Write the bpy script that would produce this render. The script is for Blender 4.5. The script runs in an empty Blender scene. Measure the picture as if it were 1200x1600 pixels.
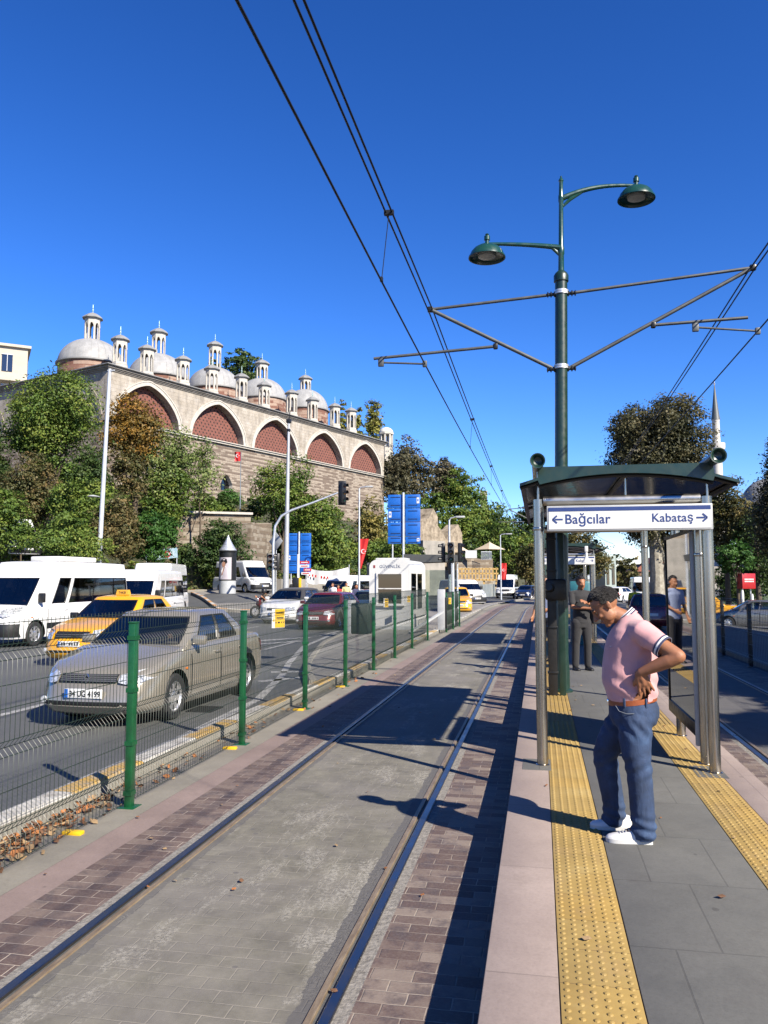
import bpy, bmesh, math, random
import numpy as np
from mathutils import Vector, Matrix, noise
R = math.radians
PI = math.pi
sc = bpy.context.scene
COL = sc.collection
random.seed(7)
rng = np.random.default_rng(11)

# ------------------------------------------------------------ camera
FPX = 1244.0
PIT, YAW, CZ = R(4.962), R(11.016), 1.85
_r = Vector((math.cos(YAW), math.sin(YAW), 0))
_f = Vector((-math.sin(YAW)*math.cos(PIT), math.cos(YAW)*math.cos(PIT), math.sin(PIT)))
_u = Vector((math.sin(YAW)*math.sin(PIT), -math.cos(YAW)*math.sin(PIT), math.cos(PIT)))
_fh = Vector((-math.sin(YAW), math.cos(YAW), 0))
def ray(px, py): return _f + _r*((px-600)/FPX) + _u*((800-py)/FPX)
def H(px, py, d):
    """surveyed point: the sight line at horizontal distance d metres"""
    v = ray(px, py); t = d/v.dot(_fh)
    return Vector((0, 0, CZ)) + v*t
def G(px, py, z=0.0):
    v = ray(px, py); t = (z-CZ)/v.z
    return Vector((0, 0, CZ)) + v*t
cam_d = bpy.data.cameras.new('camera'); cam = bpy.data.objects.new('camera', cam_d); COL.objects.link(cam)
cam.location = (0, 0, CZ); cam.rotation_euler = (PI/2+PIT, 0, YAW)
cam_d.sensor_width = 36; cam_d.lens = 36*FPX/1600; cam_d.clip_end = 6000; cam_d.clip_start = 0.05
sc.camera = cam

# ------------------------------------------------------------ materials
MATS = {}
KALB = .60      # overall reflectance scale, set together with the exposure
def nodes(name):
    m = bpy.data.materials.new(name); m.use_nodes = True
    return m, m.node_tree.nodes, m.node_tree.links, m.node_tree.nodes['Principled BSDF']
def rgba(c): return (c[0], c[1], c[2], 1)
class NT:
    def __init__(s, name):
        s.m, s.n, s.l, s.b = nodes(name)
    def new(s, t, **k):
        x = s.n.new(t)
        for a, v in k.items(): setattr(x, a, v)
        return x
    def put(s, sock, v):
        if isinstance(v, bpy.types.NodeSocket): s.l.new(v, sock)
        else: sock.default_value = v
    def math(s, op, a, b=0.0, c=None, clamp=False):
        x = s.new('ShaderNodeMath', operation=op); x.use_clamp = clamp
        s.put(x.inputs[0], a); s.put(x.inputs[1], b)
        if c is not None: s.put(x.inputs[2], c)
        return x.outputs[0]
    def noise(s, vec, scale, detail=4, rough=.6, dist=0):
        x = s.new('ShaderNodeTexNoise'); s.put(x.inputs['Vector'], vec)
        x.inputs['Scale'].default_value = scale; x.inputs['Detail'].default_value = detail
        x.inputs['Roughness'].default_value = rough; x.inputs['Distortion'].default_value = dist
        return x.outputs['Fac']
    def ramp(s, fac, stops):
        x = s.new('ShaderNodeValToRGB'); e = x.color_ramp.elements
        while len(e) < len(stops): e.new(0.5)
        for el, (p, c) in zip(e, stops):
            el.position = p; el.color = rgba(c) if hasattr(c, '__len__') else (c, c, c, 1)
        s.put(x.inputs[0], fac); return x.outputs[0]
    def mix(s, fac, a, b, mode='MIX'):
        x = s.new('ShaderNodeMix'); x.data_type = 'RGBA'; x.blend_type = mode
        s.put(x.inputs[0], fac)
        s.put(x.inputs[6], rgba(a) if isinstance(a, tuple) else a)
        s.put(x.inputs[7], rgba(b) if isinstance(b, tuple) else b)
        return x.outputs[2]
    def pos(s): return s.new('ShaderNodeNewGeometry').outputs['Position']
    def obj(s): return s.new('ShaderNodeTexCoord').outputs['Object']
    def mapv(s, v, scale=(1, 1, 1), loc=(0, 0, 0), rot=(0, 0, 0)):
        x = s.new('ShaderNodeMapping'); s.put(x.inputs[0], v)
        x.inputs['Scale'].default_value = scale; x.inputs['Location'].default_value = loc; x.inputs['Rotation'].default_value = rot
        return x.outputs[0]
    def bump(s, h, strength=.3, dist=.01):
        x = s.new('ShaderNodeBump'); x.inputs['Strength'].default_value = strength; x.inputs['Distance'].default_value = dist
        s.put(x.inputs['Height'], h); s.l.new(x.outputs[0], s.b.inputs['Normal'])
    def brick(s, v, bw, bh, mortar=.01, off=.5, smooth=.1):
        x = s.new('ShaderNodeTexBrick'); s.put(x.inputs['Vector'], v)
        x.offset = off
        x.inputs['Scale'].default_value = 1; x.inputs['Brick Width'].default_value = bw; x.inputs['Row Height'].default_value = bh
        x.inputs['Mortar Size'].default_value = mortar; x.inputs['Mortar Smooth'].default_value = smooth
        x.inputs['Color1'].default_value = (0, 0, 0, 1); x.inputs['Color2'].default_value = (1, 1, 1, 1); x.inputs['Mortar'].default_value = (.5, .5, .5, 1)
        x.inputs['Bias'].default_value = 0
        return x.outputs['Color'], x.outputs['Fac']
    def fin(s, col, rough=.7, metal=0, spec=None, coat=0):
        k = KALB if metal < .5 else 1.0
        col = tuple(c*k for c in col[:3]) if isinstance(col, tuple) else s.mix(1.0, col, (k, k, k), 'MULTIPLY')
        s.put(s.b.inputs['Base Color'], rgba(col) if isinstance(col, tuple) else col)
        s.put(s.b.inputs['Roughness'], rough); s.put(s.b.inputs['Metallic'], metal)
        if spec is not None: s.b.inputs['Specular IOR Level'].default_value = spec
        if coat: s.b.inputs['Coat Weight'].default_value = coat; s.b.inputs['Coat Roughness'].default_value = .05
        MATS[s.m.name] = s.m
        return s.m
def M(name, col=(.5, .5, .5), rough=.6, metal=0, var=.12, scale=6, bump=0, bscale=40, coat=0, world=False, col2=None, spec=None):
    """plain surface with grime and tone variation"""
    if name in MATS: return MATS[name]
    t = NT(name); v = t.pos() if world else t.obj()
    n = t.noise(v, scale, 6, .65)
    a = tuple(c*(1-var) for c in col); b = col2 or tuple(min(1, c*(1+var)) for c in col)
    c = t.ramp(n, [(.3, a), (.7, b)])
    if bump:
        t.bump(t.noise(v, bscale, 3), bump, .01)
    rr = t.ramp(t.noise(v, scale*2.3, 3), [(.3, max(0.02, rough-.08)), (.7, min(1, rough+.08))])
    return t.fin(c, rr, metal, spec, coat)

# ------------------------------------------------------------ mesh builder
def rot_to(d):
    return Vector((0, 0, 1)).rotation_difference(d.normalized()).to_matrix()
class MB:
    def __init__(s): s.v = []; s.f = []; s.m = []; s.mi = 0
    def add(s, vs, fs):
        o = len(s.v); s.v += [tuple(x) for x in vs]; s.f += [tuple(i+o for i in f) for f in fs]; s.m += [s.mi]*len(fs); return s
    def mat(s, i): s.mi = i; return s
    def box(s, c, d, rz=0, bev=0, rx=0, ry=0):
        x, y, z = (k/2 for k in d)
        if bev:
            b = min(bev, x*.49, y*.49, z*.49)
            bm = bmesh.new(); bmesh.ops.create_cube(bm, size=1)
            for q in bm.verts: q.co = Vector((q.co.x*2*x, q.co.y*2*y, q.co.z*2*z))
            bmesh.ops.bevel(bm, geom=bm.edges[:], offset=b, segments=2, affect='EDGES', profile=.5)
            vs = [q.co.copy() for q in bm.verts]; bm.verts.index_update(); fs = [[q.index for q in f.verts] for f in bm.faces]; bm.free()
        else:
            vs = [Vector((i*x, j*y, k*z)) for k in (-1, 1) for j in (-1, 1) for i in (-1, 1)]
            fs = [(0, 2, 3, 1), (4, 5, 7, 6), (0, 1, 5, 4), (2, 6, 7, 3), (0, 4, 6, 2), (1, 3, 7, 5)]
        Mx = Matrix.Translation(c) @ Matrix.Rotation(rz, 4, 'Z') @ Matrix.Rotation(ry, 4, 'Y') @ Matrix.Rotation(rx, 4, 'X')
        return s.add([Mx @ q for q in vs], fs)
    def bar(s, a, b, w, h=None, up=(0, 0, 1)):
        """rectangular bar between two points"""
        a, b = Vector(a), Vector(b); h = h or w; d = (b-a).normalized(); u = Vector(up)
        if abs(d.dot(u)) > .98: u = Vector((0, 1, 0))
        sx = d.cross(u).normalized()*w/2; sy = sx.cross(d).normalized()*h/2
        vs = [p+i*sx+j*sy for p in (a, b) for j in (-1, 1) for i in (-1, 1)]
        return s.add(vs, [(0, 1, 3, 2), (4, 6, 7, 5), (0, 4, 5, 1), (2, 3, 7, 6), (0, 2, 6, 4), (1, 5, 7, 3)])
    def cyl(s, a, b, r0, r1=None, n=16, caps=True):
        return s.tube([a, b], [r0, r0 if r1 is None else r1], n, caps)
    def tube(s, path, rad, n=12, caps=True, ell=None):
        P = [Vector(p) for p in path]
        if not hasattr(rad, '__len__'): rad = [rad]*len(P)
        vs = []; fs = []
        T = []
        for i in range(len(P)):
            t = (P[min(i+1, len(P)-1)]-P[max(i-1, 0)]); T.append(t.normalized() if t.length > 1e-9 else Vector((0, 0, 1)))
        u = Vector((0, 0, 1)) if abs(T[0].z) < .9 else Vector((1, 0, 0))
        u = (u-T[0]*u.dot(T[0])).normalized()
        for i, p in enumerate(P):
            u = (u-T[i]*u.dot(T[i])).normalized(); w = T[i].cross(u)
            for k in range(n):
                a = 2*PI*k/n; vs.append(p+(u*math.cos(a)+w*math.sin(a))*rad[i])
        for i in range(len(P)-1):
            for k in range(n):
                k2 = (k+1) % n; fs.append((i*n+k, i*n+k2, (i+1)*n+k2, (i+1)*n+k))
        if caps:
            fs.append(tuple(range(n-1, -1, -1))); o = (len(P)-1)*n; fs.append(tuple(o+k for k in range(n)))
        return s.add(vs, fs)
    def lathe(s, prof, c=(0, 0, 0), n=24, Mx=None):
        vs = []; fs = []; c = Vector(c)
        for (r, z) in prof:
            for k in range(n):
                a = 2*PI*k/n; q = Vector((r*math.cos(a), r*math.sin(a), z))
                vs.append(c+(Mx @ q if Mx else q))
        for i in range(len(prof)-1):
            for k in range(n):
                k2 = (k+1) % n; fs.append((i*n+k, i*n+k2, (i+1)*n+k2, (i+1)*n+k))
        fs.append(tuple(range(n-1, -1, -1))); o = (len(prof)-1)*n; fs.append(tuple(o+k for k in range(n)))
        return s.add(vs, fs)
    def prism(s, poly, a, b, f):
        """poly list of 2d, extruded from parameter a to b; f(p, q, t)->3d"""
        n = len(poly); vs = [f(p[0], p[1], a) for p in poly]+[f(p[0], p[1], b) for p in poly]
        fs = [tuple(range(n)), tuple(range(2*n-1, n-1, -1))]+[(i, i+n, (i+1) % n+n, (i+1) % n) for i in range(n)]
        return s.add(vs, fs)
    def grid(s, rows, close=False):
        n = len(rows[0]); vs = [q for r in rows for q in r]; fs = []
        for i in range(len(rows)-1):
            for k in range(n-1 if not close else n):
                k2 = (k+1) % n; fs.append((i*n+k, i*n+k2, (i+1)*n+k2, (i+1)*n+k))
        return s.add(vs, fs)
    def quad(s, a, b, c, d): return s.add([a, b, c, d], [(0, 1, 2, 3)])
    def build(s, name, mats, parent=None, smooth=True, ang=35, recalc=True):
        me = bpy.data.meshes.new(name); me.from_pydata(s.v, [], s.f); 
        if not isinstance(mats, (list, tuple)): mats = [mats]
        for q in mats: me.materials.append(q)
        if len(mats) > 1:
            me.polygons.foreach_set('material_index', s.m)
        me.validate()
        if recalc:
            bm = bmesh.new(); bm.from_mesh(me); bmesh.ops.recalc_face_normals(bm, faces=bm.faces[:]); bm.to_mesh(me); bm.free()
        me.update()
        if smooth:
            me.polygons.foreach_set('use_smooth', [True]*len(me.polygons)); me.set_sharp_from_angle(angle=R(ang))
        return link(name, me, parent)
def link(name, me, parent=None):
    o = bpy.data.objects.new(name, me); COL.objects.link(o)
    if parent: o.parent = parent
    return o
def tag(o, label, cat, group=None, kind=None):
    if label: o['label'] = label
    if cat: o['category'] = cat
    if group: o['group'] = group
    if kind: o['kind'] = kind
    return o
def structure(o): o['kind'] = 'structure'; return o
def thing(name, label, cat, loc=(0, 0, 0), rz=0, group=None):
    o = bpy.data.objects.new(name, None); COL.objects.link(o); o.empty_display_size = .2
    o.location = loc; o.rotation_euler = (0, 0, rz)
    return tag(o, label, cat, group)
def dup(root, loc, rz=0, label=None, scale=None):
    def cp(o, par):
        c = o.copy(); COL.objects.link(c); c.parent = par
        for ch in [x for x in KIDS.get(o.name, [])]: cp(ch, c)
        return c
    KIDS = {}
    for o in COL.objects:
        if o.parent: KIDS.setdefault(o.parent.name, []).append(o)
    c = cp(root, None); c.location = loc; c.rotation_euler = (0, 0, rz)
    if scale: c.scale = scale
    if label: c['label'] = label
    return c
_font = None
def text(body, name, size, mat, parent, loc, rot, align='LEFT', ext=.002, space=1.0, sx=1.0, bold=0.0):
    cu = bpy.data.curves.new(name, 'FONT'); cu.body = body; cu.size = size; cu.extrude = ext; cu.align_x = align; cu.align_y = 'BOTTOM_BASELINE'
    cu.space_character = space; cu.offset = bold
    t = bpy.data.objects.new(name, cu); COL.objects.link(t)
    dg = bpy.context.evaluated_depsgraph_get(); me = bpy.data.meshes.new_from_object(t.evaluated_get(dg)); bpy.data.objects.remove(t)
    me.materials.clear(); me.materials.append(mat)
    o = link(name, me, parent); o.location = loc; o.rotation_euler = rot; o.scale = (sx, 1, 1)
    return o
def lerp(a, b, t): return a+(b-a)*t
def interp(x, xs, ys):
    return float(np.interp(x, xs, ys))
# ------------------------------------------------------------ shared materials
STEEL = M('brushed_steel', (.42, .41, .38), .34, 1, .12, 3)
def mk_steel():
    t = NT('tube_steel'); v = t.mapv(t.obj(), (30, 30, .6))
    n = t.noise(v, 3, 4); g = t.noise(t.obj(), 4, 5)
    return t.fin(t.mix(g, t.ramp(n, [(.3, (.38, .35, .30)), (.7, (.54, .50, .44))]), (.34, .31, .26)), t.ramp(n, [(.3, .18), (.7, .32)]), 1)
TSTEEL = mk_steel()
GREENP = M('dark_green_paint', (.010, .036, .025), .38, 0, .25, 5, coat=.2)
LAMPG = M('lamp_green_paint', (.012, .065, .045), .3, 0, .2, 5, coat=.4)
FENCEG = M('fence_green_paint', (.006, .085, .028), .38, 0, .25, 7, bump=.05, coat=.15)
WIREG = M('wire_green_paint', (.012, .028, .018), .5, 0, .3, 9)
BLACK = M('black_plastic', (.012, .012, .013), .45, 0, .3, 9)
BLACKM = M('black_metal', (.018, .019, .02), .4, .3, .3, 9)
RUBBER = M('tyre_rubber', (.016, .016, .017), .75, 0, .3, 12, bump=.1)
CABLE = M('cable_dark', (.02, .022, .025), .5, .4, .2, 3)
ARMG = M('weathered_arm_metal', (.09, .095, .095), .55, .6, .3, 4)
WHITEP = M('white_paint', (.78, .78, .76), .4, 0, .06, 3, coat=.2)
WHITEV = M('white_car_paint', (.82, .83, .83), .22, 0, .03, 2, coat=.8)
GALV = M('galvanised_steel', (.55, .57, .58), .42, .75, .15, 5)
GREYP = M('pale_grey_paint', (.5, .52, .53), .5, .1, .12, 4)
CHROME = M('chrome_trim', (.75, .75, .76), .12, 1, .05, 5)
ALLOY = M('wheel_silver', (.5, .5, .5), .28, .8, .1, 8)
SIGNW = M('sign_white', (.80, .81, .80), .35, 0, .04, 6)
SIGNB = M('sign_blue', (.03, .06, .22), .4, 0, .06, 6)
BLUEB = M('board_blue', (.004, .13, .56), .45, 0, .08, 3)
BLUED = M('board_dark_blue', (.004, .03, .12), .5, 0, .15, 3)
RED = M('flag_red', (.62, .012, .012), .6, 0, .1, 4)
YELLOWS = M('notice_yellow', (.85, .52, .01), .5, 0, .08, 4)
LAMPLENS = M('lamp_lens', (.6, .6, .56), .3, 0, .1, 20)
TAIL = M('tail_light_red', (.4, .01, .01), .2, 0, .15, 30, coat=.6)
AMBER = M('amber_lens', (.7, .2, .02), .2, 0, .15, 30, coat=.6)
def mk_glass(name, tint, alpha, rough=.03):
    t = NT(name); t.fin(tint, rough, 0, .5)
    tr = t.new('ShaderNodeBsdfTransparent'); tr.inputs[0].default_value = (1, 1, 1, 1)
    gl = t.new('ShaderNodeBsdfGlossy'); gl.inputs['Roughness'].default_value = rough; gl.inputs[0].default_value = (1, 1, 1, 1)
    df = t.new('ShaderNodeBsdfTransparent'); df.inputs[0].default_value = rgba(tint)
    fr = t.new('ShaderNodeFresnel'); fr.inputs[0].default_value = 1.52
    fa = t.math('ADD', fr.outputs[0], alpha, clamp=True)
    mx = t.new('ShaderNodeMixShader'); t.l.new(fa, mx.inputs[0]); t.l.new(df.outputs[0], mx.inputs[1]); t.l.new(gl.outputs[0], mx.inputs[2])
    t.l.new(mx.outputs[0], t.n['Material Output'].inputs[0]); return t.m
CARGLASS = mk_glass('car_glass', (.42, .47, .46), .05)
DARKGLASS = mk_glass('dark_glass', (.20, .21, .22), .06)
PANEG = mk_glass('advert_pane_glass', (.16, .18, .18), .16, .02)
CLEARG = mk_glass('shelter_glass', (.72, .78, .75), .10, .02)
SMOKED = M('smoked_roof_panel', (.012, .010, .012), .14, 0, .3, 5)
def mk_headlight():
    t = NT('headlight_glass'); n = t.noise(t.mapv(t.obj(), (1, 1, 1)), 26, 2)
    return t.fin(t.ramp(n, [(.35, (.25, .28, .32)), (.5, (.62, .65, .68)), (.65, (.85, .87, .9))]), .12, .3, None, .9)
HEADL = mk_headlight()
INTERIOR = M('car_interior', (.03, .03, .033), .8, 0, .3, 9)
SEATC = M('seat_fabric', (.10, .10, .105), .9, 0, .3, 12)
CURTAIN = M('curtain_cream', (.5, .4, .28), .9, 0, .2, 12)
def mk_paint(name, col, metal=0, flake=0, rough=.25):
    t = NT(name); n = t.noise(t.obj(), 3, 3); dirt = t.noise(t.obj(), 9, 6, .7)
    c = t.mix(t.math('MULTIPLY', t.math('SUBTRACT', dirt, .45, clamp=True), 1.0), tuple(col), tuple(.6*x+.04 for x in col))
    return t.fin(c, t.ramp(n, [(.3, rough-.05), (.7, rough+.07)]), metal, None, .7)
SILVERC = mk_paint('beige_silver_paint', (.40, .37, .31), .45, rough=.2)
TAXIY = mk_paint('taxi_yellow_paint', (.86, .42, .008))
REDC = mk_paint('dark_red_paint', (.16, .012, .016), .25)
BLUEC = mk_paint('slate_blue_paint', (.06, .10, .14), .5)
DBLUEC = mk_paint('navy_paint', (.012, .022, .07), .3)
GREYC = mk_paint('grey_paint', (.16, .165, .17), .6)
SKIN = None
def mk_skin(name, col):
    t = NT(name); v = t.obj()
    n = t.noise(v, 14, 4); n2 = t.noise(v, 160, 2)
    c = t.ramp(n, [(.3, tuple(x*.85 for x in col)), (.7, tuple(min(1, x*1.12) for x in col))])
    t.bump(n2, .15, .002)
    m = t.fin(c, .6); t.b.inputs['Subsurface Weight'].default_value = .08; t.b.inputs['Subsurface Scale'].default_value = .01
    t.b.inputs['Subsurface Radius'].default_value = (1, .35, .2)
    return m
SKIN = mk_skin('tanned_skin', (.36, .150, .072))
SKIN2 = mk_skin('pale_skin', (.42, .22, .14))
def mk_cloth(name, col, var=.1, weave=500, wr=6, wrs=.4):
    t = NT(name); v = t.obj()
    n = t.noise(v, 7, 5); folds = t.noise(t.mapv(v, (1, 1, .6)), wr, 3, .5, .6)
    c = t.ramp(n, [(.3, tuple(x*(1-var) for x in col)), (.7, tuple(min(1, x*(1+var)) for x in col))])
    fine = t.noise(v, weave, 2)
    t.bump(t.math('ADD', folds, t.math('MULTIPLY', fine, .04)), wrs, .03)
    m = t.fin(c, .85); t.b.inputs['Sheen Weight'].default_value = .15; return m
PINK = mk_cloth('pink_pique', (.70, .37, .38), wrs=.18)
def mk_denim():
    t = NT('blue_denim'); v = t.obj()
    n = t.noise(v, 5, 5, .7); f = t.noise(t.mapv(v, (1, 1, .5)), 9, 4, .6, 1.0); w = t.noise(t.mapv(v, (1, 1, .25)), 260, 2)
    c = t.ramp(n, [(.28, (.007, .018, .050)), (.52, (.016, .042, .115)), (.75, (.05, .11, .24))])
    c = t.mix(t.math('MULTIPLY', w, .10), c, (.13, .19, .27))
    t.bump(t.math('ADD', f, t.math('MULTIPLY', w, .02)), .32, .03)
    return t.fin(c, .85)
DENIM = mk_denim()
NAVYC = mk_cloth('navy_rib', (.03, .035, .10)); WHITEC = mk_cloth('white_rib', (.8, .8, .82))
BLACKC = mk_cloth('black_cloth', (.012, .012, .016)); LILACC = mk_cloth('pale_blue_shirt', (.35, .42, .62)); YELC = mk_cloth('yellow_vest', (.72, .66, .02))
REDCL = mk_cloth('red_cloth', (.6, .03, .03)); CREAMC = mk_cloth('cream_cloth', (.75, .65, .3))
LEATHER = M('brown_leather', (.33, .085, .025), .45, 0, .2, 20, bump=.1)
HAIR = None
def mk_hair():
    t = NT('black_hair'); v = t.mapv(t.obj(), (90, 40, 40)); n = t.noise(v, 4, 4)
    t.bump(n, .9, .01)
    return t.fin(t.ramp(n, [(.3, (.004, .003, .003)), (.75, (.016, .012, .010))]), .5)
HAIR = mk_hair()
SHOEW = M('white_trainer_leather', (.78, .78, .78), .45, 0, .05, 30, bump=.08)
SOLE = M('white_rubber_sole', (.7, .7, .68), .6, 0, .08, 30)
# --- stone and masonry
def mk_ashlar():
    t = NT('pale_ashlar'); v = t.mapv(t.obj(), (1, 1, 1)); vx = t.new('ShaderNodeSeparateXYZ'); t.put(vx.inputs[0], v)
    cb = t.new('ShaderNodeCombineXYZ'); t.put(cb.inputs[0], t.math('ADD', vx.outputs[0], vx.outputs[1])); t.put(cb.inputs[1], vx.outputs[2])
    bc, bf = t.brick(cb.outputs[0], 1.1, .42, .012)
    n = t.noise(v, .55, 6, .7); n2 = t.noise(t.mapv(v, (1, 1, .25)), 1.6, 5, .7)
    c = t.ramp(n, [(.3, (.27, .235, .185)), (.5, (.45, .41, .35)), (.72, (.60, .57, .52))])
    c = t.mix(t.math('MULTIPLY', bc, .35), c, (.36, .30, .22))
    c = t.mix(t.ramp(n2, [(.46, 0.0), (.68, .7)]), c, (.20, .18, .155))
    c = t.mix(t.math('MULTIPLY', bf, .5), c, (.3, .26, .21))
    t.bump(t.math('SUBTRACT', n2, bf), .5, .05)
    return t.fin(c, .88)
ASHLAR = mk_ashlar()
def mk_courses(name, c_a, c_b, c_m, rh=.5, darkmul=1.0, wscale=1.0):
    """alternating courses of pale stone and brown brick"""
    t = NT(name); v = t.obj(); s = t.new('ShaderNodeSeparateXYZ'); t.put(s.inputs[0], v)
    h = t.math('ADD', s.outputs[0], s.outputs[1])
    cb = t.new('ShaderNodeCombineXYZ'); t.put(cb.inputs[0], h); t.put(cb.inputs[1], s.outputs[2])
    bc, bf = t.brick(cb.outputs[0], .85*wscale, rh/2, .018)
    wob = t.noise(v, .8, 4)
    zz = t.math('ADD', t.math('DIVIDE', s.outputs[2], rh), t.math('MULTIPLY', wob, .25))
    stripe = t.math('GREATER_THAN', t.math('FRACT', zz), .55)
    patch = t.noise(v, .22, 5, .6); speck = t.math('GREATER_THAN', t.math('ADD', bc, t.math('MULTIPLY', t.noise(v, .9, 3), .5)), .92)
    pale = t.math('MULTIPLY', stripe, t.ramp(t.math('ADD', patch, t.math('MULTIPLY', bc, .42)), [(.52, .08), (.74, .95)]))
    pale = t.math('MAXIMUM', pale, t.math('MULTIPLY', speck, .8))
    base = t.ramp(t.noise(v, 2.2, 5, .7), [(.3, tuple(x*.75 for x in c_a)), (.7, c_a)])
    c = t.mix(pale, base, c_b)
    st = t.noise(t.mapv(v, (1, 1, .2)), .9, 5, .7)
    c = t.mix(t.ramp(st, [(.5, 0.0), (.75, .55)]), c, tuple(x*.55 for x in c_a))
    c = t.mix(t.math('MULTIPLY', bf, .45), c, c_m)
    t.bump(t.math('SUBTRACT', t.noise(v, 3, 4), bf), .5, .06)
    return t.fin(c, .9)
COURSES = mk_courses('brick_and_stone_courses', (.20, .15, .115), (.40, .34, .27), (.14, .115, .09), .5)
COURSER = mk_courses('red_brick_drum', (.23, .105, .072), (.42, .31, .24), (.25, .12, .08), .8)
RUBBLE = mk_courses('rubble_masonry', (.21, .16, .11), (.33, .285, .22), (.14, .12, .09), .7, wscale=.7)
def mk_infill():
    t = NT('pierced_red_brick'); v = t.obj(); s = t.new('ShaderNodeSeparateXYZ'); t.put(s.inputs[0], v)
    P_ = .62
    gz = t.math('DIVIDE', s.outputs[2], P_*.62); row = t.math('FLOOR', gz)
    gx = t.math('ADD', t.math('DIVIDE', s.outputs[0], P_), t.math('MULTIPLY', t.math('MODULO', t.math('ABSOLUTE', row), 2.0), .5))
    fx = t.math('SUBTRACT', t.math('FRACT', gx), .5); fz = t.math('MULTIPLY', t.math('SUBTRACT', t.math('FRACT', gz), .5), .62)
    r = t.math('SQRT', t.math('ADD', t.math('MULTIPLY', fx, fx), t.math('MULTIPLY', fz, fz)))
    hole = t.ramp(r, [(.15, 1.0), (.2, 0.0)])
    n = t.noise(v, 1.2, 5, .7)
    cb = t.new('ShaderNodeCombineXYZ'); t.put(cb.inputs[0], s.outputs[0]); t.put(cb.inputs[1], s.outputs[2])
    bc, bf = t.brick(cb.outputs[0], .3, .1, .012)
    c = t.ramp(t.math('ADD', t.math('MULTIPLY', n, .7), t.math('MULTIPLY', bc, .3)), [(.3, (.15, .045, .034)), (.7, (.25, .085, .06))])
    c = t.mix(t.math('MULTIPLY', bf, .4), c, (.28, .17, .13))
    c = t.mix(hole, c, (.02, .015, .014))
    t.bump(t.math('SUBTRACT', 1.0, hole), .6, .06)
    return t.fin(c, .9)
INFILL = mk_infill()
def mk_lead():
    t = NT('lead_sheet'); v = t.obj(); s = t.new('ShaderNodeSeparateXYZ'); t.put(s.inputs[0], v)
    ang = t.math('ARCTAN2', s.outputs[1], s.outputs[0])
    seam = t.ramp(t.math('FRACT', t.math('MULTIPLY', ang, 28/(2*PI))), [(.0, 1.0), (.06, 0.0)])
    n = t.noise(v, 1.0, 5, .7)
    c = t.ramp(n, [(.3, (.27, .275, .275)), (.7, (.42, .425, .425))])
    c = t.mix(t.math('MULTIPLY', seam, .5), c, (.17, .17, .17))
    t.bump(seam, .5, .05)
    return t.fin(c, .62)
LEAD = mk_lead(); LEADF = M('lead_flat', (.27, .275, .275), .65, 0, .2, 1.2, bump=.3, bscale=3)
TURRETS = M('turret_stone', (.55, .52, .46), .85, 0, .16, 2.5, bump=.3, bscale=8)
DARKVOID = M('opening_shade', (.012, .012, .014), .6, 0, .3, 4)
OCHRE = M('ochre_rubble', (.17, .13, .085), .92, 0, .3, 1.6, bump=1, bscale=3, col2=(.50, .42, .31))
CONC = M('weathered_concrete', (.30, .285, .25), .88, 0, .22, .9, bump=.3, bscale=9, col2=(.42, .39, .34))
CREAM = M('cream_render', (.52, .47, .38), .8, 0, .06, .8)
# ------------------------------------------------------------ light
SUN = Vector((1.91, -1.50, 1.80)).normalized()
w = bpy.data.worlds.new('World'); sc.world = w; w.use_nodes = True
wn, wl = w.node_tree.nodes, w.node_tree.links
sky = wn.new('ShaderNodeTexSky'); sky.sky_type = 'NISHITA'; sky.sun_disc = False
sky.sun_elevation = math.asin(SUN.z); sky.sun_rotation = math.atan2(SUN.x, SUN.y)
sky.altitude = 0; sky.air_density = 1.0; sky.dust_density = 0; sky.ozone_density = 6
hs = wn.new('ShaderNodeHueSaturation'); hs.inputs['Saturation'].default_value = 1.18; hs.inputs['Value'].default_value = 1.0
wl.new(sky.outputs[0], hs.inputs['Color']); gm = wn.new('ShaderNodeGamma'); gm.inputs[1].default_value = 1.32; ml = wn.new('ShaderNodeMix'); ml.data_type = 'RGBA'; ml.blend_type = 'MULTIPLY'; ml.inputs[0].default_value = 1; ml.inputs[7].default_value = (.90, .76, .86, 1)
wl.new(hs.outputs[0], gm.inputs[0]); wl.new(gm.outputs[0], ml.inputs[6]); wl.new(ml.outputs[2], wn['Background'].inputs[0])
wn['Background'].inputs[1].default_value = .055
sd = bpy.data.lights.new('sun', 'SUN'); sd.energy = 5.0; sd.angle = R(.53); sd.color = (1, .91, .78)
so = bpy.data.objects.new('sun', sd); COL.objects.link(so); so.rotation_euler = SUN.to_track_quat('Z', 'Y').to_euler(); so.location = (20, -15, 30)
sc.view_settings.view_transform = 'Standard'; sc.view_settings.look = 'None'; sc.view_settings.gamma = 1; sc.view_settings.exposure = 1.42

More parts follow.
